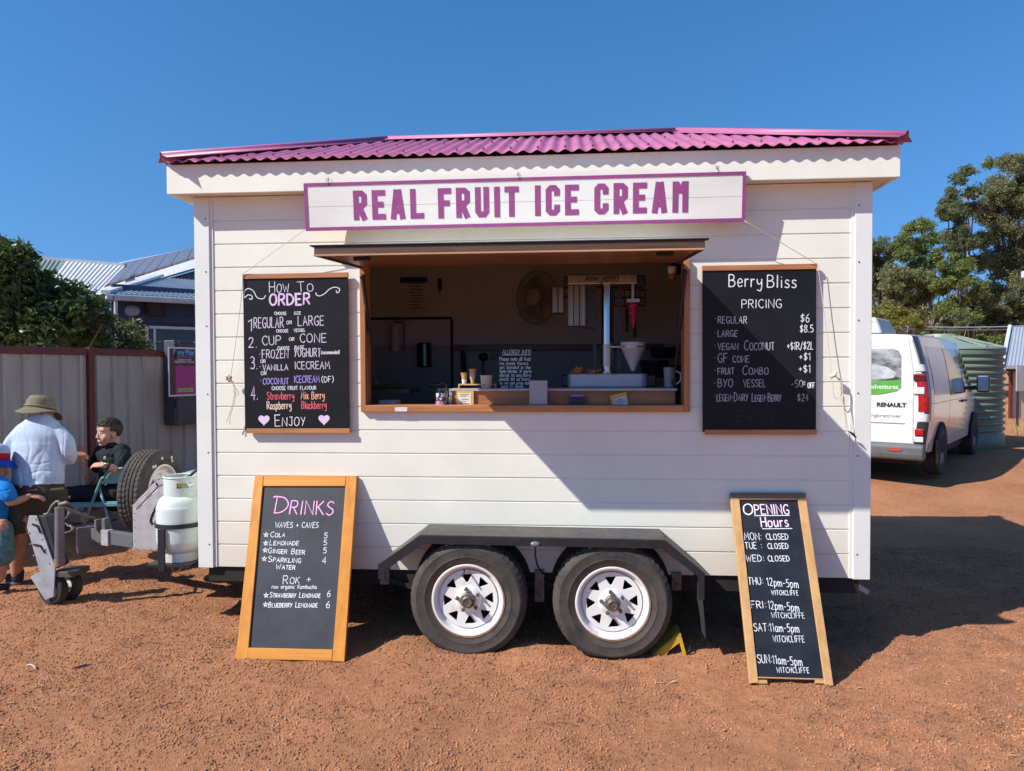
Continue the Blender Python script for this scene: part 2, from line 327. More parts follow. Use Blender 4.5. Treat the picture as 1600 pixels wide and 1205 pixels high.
# ================================================================== GROUND
def sstep(a, b, x): t = np.clip((x-a)/(b-a), 0, 1); return t*t*(3-2*t)
def vnoise(x, y, seed):
    rng = np.random.default_rng(seed); T = rng.random((64, 64)); xi = np.floor(x).astype(int); yi = np.floor(y).astype(int); fx = x-xi; fy = y-yi
    fx = fx*fx*(3-2*fx); fy = fy*fy*(3-2*fy); g = lambda i, j: T[(xi+i) % 64, (yi+j) % 64]
    return (g(0, 0)*(1-fx)+g(1, 0)*fx)*(1-fy)+(g(0, 1)*(1-fx)+g(1, 1)*fx)*fy - .5
def terrain(x, y):
    """smooth lie of the land: the yard rises a little behind the trailer"""
    x = np.asarray(x, float); y = np.asarray(y, float)
    left = 1-sstep(-2.6, -1.9, x); right = sstep(1.0, 3.5, x)
    return .2*(sstep(1.1, 2.7, y)*left) + .2*sstep(4.2, 7.0, y)*np.maximum(right, sstep(2.4, 4, y)*0+right*1.0)*(1-left) + .2*sstep(4.5, 7, y)*(1-left)*(1-right)
def ground_h(x, y):
    x = np.asarray(x, float); y = np.asarray(y, float)
    h = terrain(x, y) + .030*vnoise(x*.9+3, y*.9, 1) + .018*vnoise(x*2.6, y*2.6, 2)
    near = 1-sstep(5, 10, np.hypot(x, y+1))
    h = h + near*(.010*vnoise(x*7, y*7, 3)+.009*vnoise(x*17, y*17, 4)+.008*vnoise(x*38, y*38, 5))
    for cx, r, a in ((-.62, .22, .05), (.14, .22, .045), (1.1, .25, .02)): h = h + a*np.exp(-(((x-cx)/r)**2+((y+.22)/.2)**2))   # gravel pushed up round the tyres
    h = h - .012*np.exp(-(((x+.25)/.2)**2+((y+.18)/.12)**2)) - .012*np.exp(-(((x-.61)/.2)**2+((y+.18)/.12)**2))
    return h
def axis_pts(lo, hi, d, far):
    a = list(np.arange(lo, hi+1e-6, d)); s = d
    while a[-1] < far: s *= 1.17; a.append(a[-1]+s)
    s = d; b = []
    x = lo
    while x > -far: s *= 1.17; x -= s; b.append(x)
    return np.array(b[::-1]+a)
gx = axis_pts(-4.4, 4.4, .022, 700); gy = axis_pts(-2.0, 3.2, .022, 700)
X, Y = np.meshgrid(gx, gy); Z = ground_h(X, Y)
nx_, ny_ = len(gx), len(gy); idx = np.arange(nx_*ny_).reshape(ny_, nx_)
Fq = np.stack([idx[:-1, :-1], idx[:-1, 1:], idx[1:, 1:], idx[1:, :-1]], -1).reshape(-1, 4)
gm = bpy.data.materials.new('red_gravel'); gm.use_nodes = True; nt = gm.node_tree; L = nt.links.new; b = nt.nodes['Principled BSDF']
b.inputs['Roughness'].default_value = .95; b.inputs['Specular IOR Level'].default_value = .15
tc = _n(nt, 'ShaderNodeTexCoord')
n1 = _n(nt, 'ShaderNodeTexNoise', Scale=1.3, Detail=7, Roughness=.65); L(tc.outputs['Object'], n1.inputs['Vector'])
n2 = _n(nt, 'ShaderNodeTexNoise', Scale=38, Detail=6, Roughness=.75); L(tc.outputs['Object'], n2.inputs['Vector'])
r1 = _n(nt, 'ShaderNodeValToRGB'); L(n1.outputs['Fac'], r1.inputs[0])
r1.color_ramp.elements[0].position = .34; r1.color_ramp.elements[0].color = (.40, .177, .086, 1)
r1.color_ramp.elements[1].position = .66; r1.color_ramp.elements[1].color = (.54, .248, .122, 1)
r2 = _n(nt, 'ShaderNodeValToRGB'); L(n2.outputs['Fac'], r2.inputs[0])
r2.color_ramp.elements[0].position = .32; r2.color_ramp.elements[0].color = (.55, .52, .50, 1)
r2.color_ramp.elements[1].position = .62; r2.color_ramp.elements[1].color = (1.1, 1.1, 1.12, 1)
mx = _n(nt, 'ShaderNodeMix', data_type='RGBA', blend_type='MULTIPLY'); mx.inputs['Factor'].default_value = .75
L(r1.outputs[0], mx.inputs['A']); L(r2.outputs[0], mx.inputs['B']); L(mx.outputs['Result'], b.inputs['Base Color'])
vo = _n(nt, 'ShaderNodeTexVoronoi', Scale=170); L(tc.outputs['Object'], vo.inputs['Vector'])
n3 = _n(nt, 'ShaderNodeTexNoise', Scale=120, Detail=8, Roughness=.85); L(tc.outputs['Object'], n3.inputs['Vector'])
ma = _n(nt, 'ShaderNodeMath', operation='SUBTRACT'); L(n3.outputs['Fac'], ma.inputs[0]); L(vo.outputs['Distance'], ma.inputs[1])
bp = _n(nt, 'ShaderNodeBump', Strength=.8, Distance=.008); L(ma.outputs[0], bp.inputs['Height']); L(bp.outputs[0], b.inputs['Normal'])
me = np_mesh('ground', np.stack([X, Y, Z], -1).reshape(-1, 3), Fq)
ground = link_mesh('ground', me, gm, smooth='all'); tag(ground, kind='structure')
# loose stones, far too many to count: one object
def gravel(name, n, size, material, region, power=1.0):
    base = np.array([[1, 0, 0], [-1, 0, 0], [0, 1, 0], [0, -1, 0], [0, 0, 1], [0, 0, -1]], float)
    tri = np.array([[0, 2, 4], [2, 1, 4], [1, 3, 4], [3, 0, 4], [2, 0, 5], [1, 2, 5], [3, 1, 5], [0, 3, 5]])
    xs = RNG.uniform(region[0], region[1], n*3); u = RNG.random(n*3)**power; ys = region[2]+(region[3]-region[2])*u
    dens = .58+.75*vnoise(xs*1.7+9, ys*1.7, 21)+.7*vnoise(xs*5, ys*5+4, 22); k = RNG.random(n*3) < dens; xs, ys = xs[k][:n], ys[k][:n]; n = len(xs)
    s = size[0]+(size[1]-size[0])*RNG.random(n)**5.0
    V = base[None]*(s[:, None, None])*RNG.uniform(.55, 1.25, (n, 6, 1)); V[:, :, 2] *= .75
    a = RNG.random(n)*6.283; ca, sa = np.cos(a)[:, None], np.sin(a)[:, None]
    x = V[:, :, 0]*ca-V[:, :, 1]*sa; y = V[:, :, 0]*sa+V[:, :, 1]*ca; V[:, :, 0], V[:, :, 1] = x, y
    V[:, :, 0] += xs[:, None]; V[:, :, 1] += ys[:, None]; V[:, :, 2] += (ground_h(xs, ys)+s*.25)[:, None]
    F = (tri[None]+6*np.arange(n)[:, None, None]).reshape(-1, 3)
    o = link_mesh(name, np_mesh(name, V.reshape(-1, 3), F), material); return tag(o, kind='stuff')
m_stone = mat('gravel_stone', (.56, .262, .138, 1), rough=.95, col2=(.165, .085, .058, 1), vscale=7, detail=10, spec=.15)
gravel('loose_gravel', 360000, (.0019, .0095), m_stone, (-4.2, 4.6, -1.75, 2.6), 1.35)
gravel('loose_pebbles', 700, (.006, .016), m_stone, (-4.2, 4.6, -1.75, 2.2), 1.2)
def litter():
    mb = MB()
    for k in range(60):
        x, y = random.uniform(-3.2, 3.4), random.uniform(-1.6, .4); z = float(ground_h(x, y))+.007; a = random.random()*6.3; l = random.uniform(.012, .035); wd = random.uniform(.003, .007)
        d = Vector((math.cos(a), math.sin(a), random.uniform(-.1, .25))); s_ = Vector((-d.y, d.x, 0)); p = Vector((x, y, z))
        mb.add([p-d*l, p-s_*wd+Vector((0, 0, .002)), p+d*l, p+s_*wd+Vector((0, 0, .002))], [(0, 1, 2, 3)])
    return mb
tag(litter().build('leaf_litter', mat('dry_leaf', (.55, .42, .26, 1), rough=.8, col2=(.24, .14, .08, 1), vscale=3, spec=.2), fix=False), kind='stuff')

def twig(px0, py0, px1, py1, r, m_, nm, label, cat):
    a, b = onZ(px0, py0, .0), onZ(px1, py1, .0); pts = []
    for i in range(9): t = i/8; p = a.lerp(b, t); p += Vector((0, .012*math.sin(t*3.1), 0)); p.z = float(ground_h(p.x, p.y))+r+.006; pts.append(p)
    mb = MB(); mb.tube(pts, r, 6, True, [r*(.4+1.2*math.sin(math.pi*(.15+.7*i/8))) for i in range(9)]); tag(mb.build(nm, m_, smooth='all'), label, cat)
twig(112, 1046, 142, 1039, .0035, mat('twig_bark', (.06, .045, .035, 1), rough=.8), 'twig', 'short dark curved twig lying on the gravel at left', 'twig')
twig(41, 1042, 56, 1047, .0035, mat('bleached_stick', (.50, .40, .30, 1), rough=.7), 'bark_strip', 'pale strip of bark lying on the gravel at far left', 'bark')
# ================================================================== FOOD TRAILER
M_white = mat('white_paint', (.785, .768, .665, 1), rough=.55, var=.05, vscale=2.5, bump=.25, bscale=90, spec=.35)
_nt = M_white.node_tree; _b = _nt.nodes['Principled BSDF']; _src = _b.inputs['Base Color'].links[0].from_socket     # red dust splashed on the lowest boards, in blotches
_tc = _n(_nt, 'ShaderNodeTexCoord'); _sp = _n(_nt, 'ShaderNodeSeparateXYZ'); _nt.links.new(_tc.outputs['Object'], _sp.inputs[0]); _dz = _n(_nt, 'ShaderNodeMapRange'); _nt.links.new(_sp.outputs['Z'], _dz.inputs['Value'])
_dz.inputs['From Min'].default_value = .40; _dz.inputs['From Max'].default_value = .85; _dz.inputs['To Min'].default_value = .62; _dz.inputs['To Max'].default_value = .0
_dn = _n(_nt, 'ShaderNodeTexNoise', Scale=5, Detail=10, Roughness=.75); _nt.links.new(_tc.outputs['Object'], _dn.inputs['Vector']); _dm = _n(_nt, 'ShaderNodeMath', operation='MULTIPLY'); _nt.links.new(_dz.outputs[0], _dm.inputs[0]); _nt.links.new(_dn.outputs['Fac'], _dm.inputs[1])
_mx = _n(_nt, 'ShaderNodeMix', data_type='RGBA'); _nt.links.new(_dm.outputs[0], _mx.inputs['Factor']); _nt.links.new(_src, _mx.inputs['A']); _mx.inputs['B'].default_value = (.50, .33, .23, 1); _nt.links.new(_mx.outputs['Result'], _b.inputs['Base Color'])
M_trim = mat('white_trim', (.73, .735, .685, 1), rough=.4, var=.04, vscale=2, bump=.05, bscale=60, spec=.4)
M_fascia = mat('fascia_paint', (.785, .765, .66, 1), rough=.6, var=.05, vscale=3, bump=.2, bscale=70, spec=.3)
M_soffit = mat('soffit_paint', (.70, .64, .56, 1), rough=.7, var=.06, vscale=3)
M_pink = mat('pink_roof_steel', (.43, .13, .245, 1), rough=.45, var=.10, vscale=3, bump=.05, bscale=40, spec=.5)
M_black = mat('black_steel', (.013, .013, .0145, 1), rough=.55, var=.3, vscale=12, bump=.15, bscale=40)
M_dark = mat('dark_underbody', (.016, .014, .013, 1), rough=.8, var=.3, vscale=8)
M_galv = mat('galvanised_steel', (.36, .37, .385, 1), rough=.5, metal=.55, var=.22, vscale=14, bump=.1, bscale=50)
M_galvd = mat('dirty_galvanised_steel', (.17, .168, .165, 1), rough=.6, metal=.4, col2=(.30, .20, .14, 1), vscale=9, bump=.12, bscale=50, mixlo=.25, mixhi=.5)
M_screw = mat('screw_head', (.10, .10, .11, 1), rough=.5, metal=.6)
M_timber = wood('red_timber', (.56, .235, .085, 1), (.30, .115, .042, 1), 'X', rough=.45, scale=26, bump=.2)
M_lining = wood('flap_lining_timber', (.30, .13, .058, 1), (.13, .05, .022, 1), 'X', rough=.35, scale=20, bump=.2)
M_timberZ = wood('red_timber_upright', (.52, .22, .085, 1), (.28, .11, .042, 1), 'Z', rough=.5, scale=26, bump=.2)
M_timberd = wood('dark_timber', (.115, .055, .030, 1), (.05, .025, .014, 1), 'X', rough=.6, scale=26, bump=.25)
M_inwall = mat('interior_panel', (.52, .48, .455, 1), rough=.7, var=.06, vscale=2)
M_inlow = mat('interior_splashback', (.32, .315, .325, 1), rough=.5, var=.06, vscale=2)
M_infloor = mat('interior_floor', (.08, .075, .07, 1), rough=.6)

XL, XR, DEP, ZB, ZT = -2.054, 2.175, 2.15, .421, 2.82
OX0, OX1, OZ0, OZ1 = -.930, 1.062, 1.478, 2.372       # clear opening of the serving window
trailer = empty('food_trailer', (0.06, 1.0, 0), 'white weatherboard food trailer with pink corrugated roof and open serving window', 'food trailer')
T = trailer
# --- weatherboards, front wall with the window opening
def board(mb, x0, x1, z0, z1, y=0.0, top=True):
    if x1-x0 < .002 or z1-z0 < .002: return
    g = .0075 if top else 0.0
    prof = [(.024, z0), (.0012, z0), (0, z0+.002), (0, z1-g-.002), (.0015, z1-g), (.0055, z1-g), (.0055, z1), (.024, z1)]
    n = len(prof); vs = [(x, y+p, z) for x in (x0, x1) for p, z in prof]
    mb.add(vs, [tuple(range(n-1, -1, -1)), tuple(range(n, 2*n))]+[(i, (i+1) % n, (i+1) % n+n, i+n) for i in range(n)])
mb = MB(); z = ZB
while z < ZT-.01:
    z1 = min(z+.15, ZT)
    if z1 <= OZ0-.03 or z >= OZ1: board(mb, XL+.03, XR-.03, z, z1)
    else:
        board(mb, XL+.03, OX0-.035, z, z1); board(mb, OX1+.035, XR-.03, z, z1)
        if z < OZ0-.03: board(mb, OX0-.035, OX1+.035, z, OZ0-.03, top=False)
        if z1 > OZ1: board(mb, OX0-.035, OX1+.035, OZ1, z1)
    z = z1
for x0, x1 in ((XL+.10, XR-.10),): mb.box(x0, x1, -.012, .0, ZT-.022, ZT-.001)      # small scotia under the eave
front_wall = mb.build('front_wall', M_white, T, smooth=True, angle=25)
# lining, other walls, floor
mb = MB(); t0, t1 = .026, .045
mb.box(XL, OX0-.02, t0, t1, ZB, ZT); mb.box(OX1+.02, XR, t0, t1, ZB, ZT); mb.box(OX0-.02, OX1+.02, t0, t1, ZB, OZ0-.03); mb.box(OX0-.02, OX1+.02, t0, t1, OZ1+.002, ZT)
mb.build('wall_lining', M_inwall, T)
mb = MB(); zz = ZB
while zz < ZT-.01:
    z1 = min(zz+.15, ZT)
    mb.box(XL, XL+.03, .05, DEP-.03, zz+.006, z1); mb.box(XR-.03, XR, .05, DEP-.03, zz+.006, z1); mb.box(XL+.03, XR-.03, DEP-.03, DEP, zz+.006, z1); zz = z1
mb.box(XL+.004, XL+.026, .05, DEP-.03, ZB, ZT); mb.box(XR-.026, XR-.004, .05, DEP-.03, ZB, ZT)
mb.build('outer_wall', M_white, T)
mb = MB(); mb.box(XL+.031, XL+.04, .05, DEP-.04, .55, ZT-.03); mb.box(XR-.04, XR-.031, .05, DEP-.04, .55, ZT-.03); mb.box(XL+.045, XR-.045, DEP-.045, DEP-.034, 1.93, ZT-.03); mb.build('inner_wall', M_inwall, T)
mb = MB(); mb.box(XL+.045, XR-.045, DEP-.05, DEP-.034, .55, 1.931); mb.build('splashback', M_inlow, T)
mb = MB(); mb.box(XL+.03, XR-.03, .05, DEP-.035, .50, .55); mb.build('floor', M_infloor, T)
mb = MB(); mb.box(XL+.03, XR-.03, .05, DEP-.035, ZT-.03, ZT-.01); mb.build('inner_ceiling', M_inwall, T)
# bench along the back, rear door outline, pipe
mb = MB(); mb.box(-.69, XR-.06, 1.62, DEP-.055, 1.0, 1.04); mb.box(-.69, 1.2, DEP-.12, DEP-.055, 1.875, 1.93); mb.build('back_shelf', mat('grey_bench', (.075, .072, .072, 1), rough=.4), T, bevel=.004)
mb = MB(); x0, x1, zt = -1.62, -.72, 2.18
mb.box(x0, x1, DEP-.062, DEP-.052, zt-.012, zt+.012); mb.box(x1-.012, x1+.012, DEP-.062, DEP-.052, .56, zt-.013); mb.build('door_seal', mat('door_seal_rubber', (.012, .012, .012, 1), rough=.7), T)
mb = MB(); mb.bar((-.62, DEP-.07, 1.875), (-.52, 1.75, 1.04), .035); mb.build('shelf_bracket', M_black, T)
mb = MB(); mb.box(OX0-.6, -.43, .06, .52, 1.10, 1.13); mb.box(OX0-.9, -.8, .10, .5, 1.13, 1.19); mb.build('sink_bench', mat('bench_top', (.10, .10, .11, 1), rough=.35), T, bevel=.004)
# --- corner trims with screws
for xa, xb, sx in ((XL-.002, XL+.098, 1), (XR-.098, XR+.002, -1)):
    mb = MB(); mb.box(xa, xb, -.016, -.001, ZB-.004, ZT); mb.box(min(xa, xa) if sx > 0 else xb-.014, xa+.014 if sx > 0 else xb, -.001, .10, ZB-.004, ZT)
    ct = mb.build('corner_trim', M_trim, T, bevel=.0025)
    for k, zz in enumerate((.57, 1.17, 1.55, 1.99, 2.34, 2.68)):
        mb = MB(); mb.cyl((xa+.076 if sx > 0 else xa+.022, -.0185, zz), (xa+.076 if sx > 0 else xa+.022, -.0155, zz), .0048, n=10); mb.build('screw', M_screw, ct)
for x0_ in (XL+.098, XR-.118): mb = MB(); mb.box(x0_, x0_+.02, -.006, .003, ZB, ZT-.023); mb.build('cover_strip', M_trim, T)
# --- soffit and fascia
FX0, FX1, FY0, FY1 = XL-.118, XR+.112, -.127, DEP+.127
mb = MB(); mb.box(FX0+.02, FX1-.02, FY0+.02, .0-.017, ZT+.004, ZT+.012); mb.box(FX0+.02, XL-.003, -.017, FY1-.02, ZT+.004, ZT+.012); mb.box(XR+.003, FX1-.02, -.017, FY1-.02, ZT+.004, ZT+.012); mb.box(XL-.003, XR+.003, -.017, FY1-.02, ZT+.004, ZT+.012)
mb.build('soffit', M_soffit, T)
mb = MB(); mb.box(FX0, FX1, FY0, FY0+.02, ZT-.004, 3.0); mb.box(FX0, FX1, FY1-.02, FY1, ZT-.004, 3.0); mb.box(FX0, FX0+.02, FY0+.02, FY1-.02, ZT-.004, 3.0); mb.box(FX1-.02, FX1, FY0+.02, FY1-.02, ZT-.004, 3.0)
mb.build('fascia', M_fascia, T, bevel=.003)
# --- corrugated hip roof
EX0, EX1, EY0, EY1, EZ, RZ = FX0+.004, FX1+.006, FY0-.05, FY1+.05, 2.998, 3.485
RX0, RX1, RY = -1.056, 1.174, (EY0+EY1)/2
def corrugated(mb, a0, a1, depth_fn, place, pitch=.0835, amp=.009, per=10):
    n = int((a1-a0)/pitch*per); rows = []
    for i in range(n+1):
        a = a0+(a1-a0)*i/n; h = amp*math.cos(2*math.pi*(a-a0)/pitch); d1 = max(depth_fn(a), .012)
        rows.append([place(a, d1*k/3, h) for k in range(4)])
    mb.grid(rows)
rise = (RZ-EZ)/(RY-EY0)
def dl(a):                                            # run of the front slope at x = a (hips cut it)
    if a < RX0: return (RY-EY0)*(a-EX0)/(RX0-EX0)
    if a > RX1: return (RY-EY0)*(EX1-a)/(EX1-RX1)
    return RY-EY0
mb = MB()
corrugated(mb, EX0, EX1, dl, lambda a, d, h: (a, EY0+d, EZ+d*rise+h+.010)); corrugated(mb, EX0, EX1, dl, lambda a, d, h: (a, EY1-d, EZ+d*rise+h+.010))
for ex, rx, s in ((EX0, RX0, 1), (EX1, RX1, -1)):
    run = abs(rx-ex)
    corrugated(mb, EY0, EY1, lambda a: run*(1-abs(a-RY)/(RY-EY0)), lambda a, d, h, ex=ex, s=s, run=run: (ex+s*d, a, EZ+d*(RZ-EZ)/run+h+.010))
roof = mb.build('roof', M_pink, T, smooth='all'); md = roof.modifiers.new('thickness', 'SOLIDIFY'); md.thickness = .0016; md.offset = -1
def cap(mb, a, b, w=.080, up=.026):
    """folded ridge cap with a rolled top"""
    a, b = Vector(a), Vector(b); d = (b-a).normalized(); sx = d.cross(Vector((0, 0, 1))).normalized(); u = sx.cross(d)
    prof = [(-w, -.026), (-w*.97, -.021), (-.022, -.001), (-.021, .010), (-.014, up*.82), (0, up), (.014, up*.82), (.021, .010), (.022, -.001), (w*.97, -.021), (w, -.026)]
    mb.grid([[p+sx*q+u*h for q, h in prof] for p in (a, b)])
for a, b in (((RX0, RY, RZ), (RX1, RY, RZ)), ((EX0-.005, EY0-.005, EZ+.02), (RX0, RY, RZ)), ((EX1+.005, EY0-.005, EZ+.02), (RX1, RY, RZ)), ((EX0-.005, EY1+.005, EZ+.02), (RX0, RY, RZ)), ((EX1+.005, EY1+.005, EZ+.02), (RX1, RY, RZ))):
    mb = MB(); cap(mb, Vector(a)+Vector((0, 0, .022)), Vector(b)+Vector((0, 0, .022)))
    o = mb.build('ridge_cap', M_pink, T, smooth=True, angle=40); md = o.modifiers.new('thickness', 'SOLIDIFY'); md.thickness = .0015
mb = MB()
for k in range(27):                                    # roofing screws on the wave crests
    x = EX0+.0835*(2*k+1)+.0417+.0417
    if x > EX1-.1: break
    for d in (.10, .62):
        if d < dl(x)-.1: p = Vector((x, EY0+d, EZ+d*rise+.0185)); mb.cyl(p, p+Vector((0, -.006, .012)), .006, n=8)
mb.build('roof_screw', mat('pink_screw', (.28, .06, .16, 1), rough=.5), T)
# --- serving window: timber frame, sill, flap, gas struts
for x0_, x1_ in ((OX0-.034, OX0), (OX1, OX1+.036)): mb = MB(); mb.box(x0_, x1_, -.030, .10, OZ0-.042, OZ1-.002); mb.build('window_jamb', M_timberZ, T, bevel=.003)
mb = MB(); mb.box(OX0+.001, OX1-.001, -.036, .115, OZ0-.042, OZ0); sill = mb.build('window_sill', M_timber, T, bevel=.003)
mb = MB(); q0, q1 = onY(617, 636.5, -.037), onY(636.5, 643, -.037); mb.box(q0.x, q1.x, -.0385, -.0362, q1.z, q0.z); mb.build('sticker', mat('white_sticker', (.75, .73, .72, 1), rough=.4, var=.3, vscale=120), sill)
AX0, AX1, AP, AZ0, AZ1 = -.958, 1.032, .848, 2.356, 2.303
def flapP(x, d, h): return Vector((x, -d, AZ0+(AZ1-AZ0)*d/AP+h))
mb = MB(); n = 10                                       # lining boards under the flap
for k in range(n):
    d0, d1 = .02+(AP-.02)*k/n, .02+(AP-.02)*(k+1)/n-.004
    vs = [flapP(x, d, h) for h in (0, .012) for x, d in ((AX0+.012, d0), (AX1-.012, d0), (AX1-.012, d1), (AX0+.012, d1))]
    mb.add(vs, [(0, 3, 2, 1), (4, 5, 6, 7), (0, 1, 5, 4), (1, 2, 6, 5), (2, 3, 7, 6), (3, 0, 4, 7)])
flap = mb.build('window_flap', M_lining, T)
mb = MB()
vs = [flapP(x, d, h) for h in (.0125, .032) for x, d in ((AX0+.01, .012), (AX1-.01, .012), (AX1-.01, AP), (AX0+.01, AP))]
mb.add(vs, [(0, 3, 2, 1), (4, 5, 6, 7), (0, 1, 5, 4), (1, 2, 6, 5), (2, 3, 7, 6), (3, 0, 4, 7)]); mb.build('flap_skin', M_white, flap)
mb = MB(); mb.bar(flapP(AX0, AP+.011, .018), flapP(AX1, AP+.011, .018), .02, .044); mb.build('flap_edge', M_timberd, flap, bevel=.004)
mb = MB(); mb.bar(flapP(AX0, AP+.012, -.006), flapP(AX1, AP+.012, -.006), .026, .008); mb.build('flap_bead', wood('pale_timber', (.62, .36, .19, 1), (.40, .2, .1, 1), 'X', rough=.4), flap)
mb = MB(); mb.bar(flapP(AX0-.02, AP+.004, .043), flapP(AX1+.02, AP+.004, .043), .05, .005); mb.build('flap_flashing', M_black, flap)
for x in (AX0+.006, AX1-.006):
    mb = MB(); mb.bar(flapP(x, .03, .006), flapP(x, AP-.002, .006), .014, .034); mb.build('flap_side', M_timberd, flap, bevel=.003)
for x in (AX0+.16, AX1-.22):
    mb = MB(); mb.bar(flapP(x, .70, -.012), flapP(x+.09, .70, -.012), .03, .02); mb.build('flap_catch', M_black, flap, bevel=.003)
for sx, x in ((1, OX0+.004), (-1, OX1-.012)):
    a = Vector((x-.03*sx*0-.012*sx, -.055, 2.29)); b_ = Vector((x+.035*sx, .075, 1.62)); mid = a.lerp(b_, .52)
    mb = MB(); mb.cyl(a, mid, .0125, n=12); st = mb.build('gas_strut', M_black, T, smooth=True)
    mb = MB(); mb.cyl(mid, b_, .005, n=8); mb.build('strut_rod', mat('strut_rod_steel', (.05, .05, .05, 1), rough=.3, metal=.8), st)
    for q_ in (a, b_): mb = MB(); mb.ball(q_, .018); mb.build('strut_joint', M_black, st, smooth='all')
# --- raised counter behind the sill
m_cnt = wood('counter_timber', (.50, .20, .075, 1), (.24, .09, .035, 1), 'X', rough=.4, scale=22, bump=.15)
mb = MB(); mb.box(-.392, 1.028, .118, .138, OZ0+.002, 1.562); mb.build('counter_front', m_cnt, T)
mb = MB(); mb.box(-.418, 1.04, .10, .62, 1.563, 1.578); mb.box(-.418, -.398, .108, .62, OZ0-.2, 1.562); mb.build('counter_top', mat('counter_laminate', (.42, .42, .44, 1), rough=.35), T, bevel=.002)
# --- chassis
mb = MB(); mb.box(XL+.05, XR-.05, .02, .10, ZB-.10, ZB-.006); mb.box(XL+.05, XR-.05, DEP-.1, DEP-.02, ZB-.10, ZB-.006)
for k in range(7): x = XL+.15+k*.64; mb.box(x, x+.05, .10, DEP-.1, ZB-.08, ZB-.006)
mb.box(XL+.04, XR-.04, .03, DEP-.04, ZB-.005, ZB+.03)
mb.build('chassis', M_dark, T)
for x in (-.25, .61):
    mb = MB(); mb.cyl((x, -.05, .31), (x, DEP+.05, .31), .032, n=14); mb.build('axle', M_dark, T, smooth=True)
for x, h in ((-.82, .33), (.17, .24), (1.02, .33)):
    mb = MB(); mb.box(x-.03, x+.03, -.02, .06, h, ZB+.02); hg = mb.build('spring_hanger', mat('rusty_bracket', (.12, .10, .09, 1), rough=.7, col2=(.30, .22, .17, 1), vscale=16), T, bevel=.004)
    mb = MB(); mb.cyl((x, -.035, h+.03), (x, -.018, h+.03), .013, n=6); mb.build('bolt', M_galvd, hg)
for x0, x1 in ((-.80, .14), (.20, 1.0)):
    mb = MB(); pts = [Vector((x0+(x1-x0)*t, .02, .36-.10*math.sin(math.pi*t))) for t in [i/8 for i in range(9)]]
    for p, q in zip(pts[:-1], pts[1:]): mb.bar(p, q, .05, .03)
    mb.build('leaf_spring', M_dark, T)
# --- tandem mudguard
m_chk = mat('black_checker_plate', (.052, .050, .050, 1), rough=.55, col2=(.10, .085, .075, 1), vscale=7, bump=.6, bscale=75)
GY = -.285
prof = [(-.778, .535), (-.535, .716), (.913, .708), (1.135, .52)]
mb = MB()
for (xa, za), (xb, zb) in zip(prof[:-1], prof[1:]):
    d = Vector((xb-xa, 0, zb-za)).normalized(); nn = Vector((-d.z, 0, d.x))
    a, b_ = Vector((xa, 0, za)), Vector((xb, 0, zb))
    for o_ in (0,): mb.add([p+nn*h+Vector((0, y, 0)) for h in (0, -.004) for p, y in ((a, -.002), (b_, -.002), (b_, GY), (a, GY))], [(0, 1, 2, 3), (7, 6, 5, 4), (0, 4, 5, 1), (1, 5, 6, 2), (2, 6, 7, 3), (3, 7, 4, 0)])
guard = mb.build('mudguard', m_chk, T)
mb = MB(); lip = .052
o1 = [(x, z) for x, z in prof]; o2 = [(-.822+.0, .375), (-.822+.02, .43), (-.515, .664), (.892, .656), (1.15, .43), (1.15, .385)]
poly = [(-.788, .535), (-.535, .7115), (.913, .7035), (1.140, .515), (1.140, .36), (1.103, .36), (1.103, .495), (.892, .654), (-.512, .662), (-.748, .495), (-.748, .445), (-.788, .445)]
mb.prism(poly, lambda a, b_, c: Vector((a, GY-.001-c, b_)), .006); mb.build('mudguard_lip', M_black, guard, bevel=.002)
mb = MB(); mb.ball((.158, GY-.012, .672), (.03, .014, .016), 14, 8); ml = mb.build('side_marker_light', mat('marker_lens', (.16, .17, .18, 1), rough=.15), guard, smooth='all')
mb = MB(); mb.tube([Vector(p) for p in ((.158, GY-.008, .655), (.155, GY+.02, .60), (.165, -.2, .52), (.19, -.06, .43), (.2, .02, .41))], .006, 6); mb.build('light_cable', M_black, guard, smooth=True)
mb = MB(); mb.add([(1.118, -.03, .46), (1.118, GY+.01, .46), (1.150, GY+.03, .12), (1.150, -.05, .12)], [(0, 1, 2, 3)]); o = mb.build('mud_flap', mat('mud_flap_rubber', (.03, .03, .03, 1), rough=.7), T); md = o.modifiers.new('t', 'SOLIDIFY'); md.thickness = .006
mb = MB()
for x in (-.25, .61): mb.prism([(x+.375*math.cos(t), .325+.375*math.sin(t)) for t in [math.pi*(.08+.84*i/20) for i in range(21)]], lambda a, b_, c: Vector((a, -.006+c, b_)), .004)
mb.build('dark_arch_disc', M_dark, T)  # dark half-discs on the uncut wall stand for the shaded arch recesses
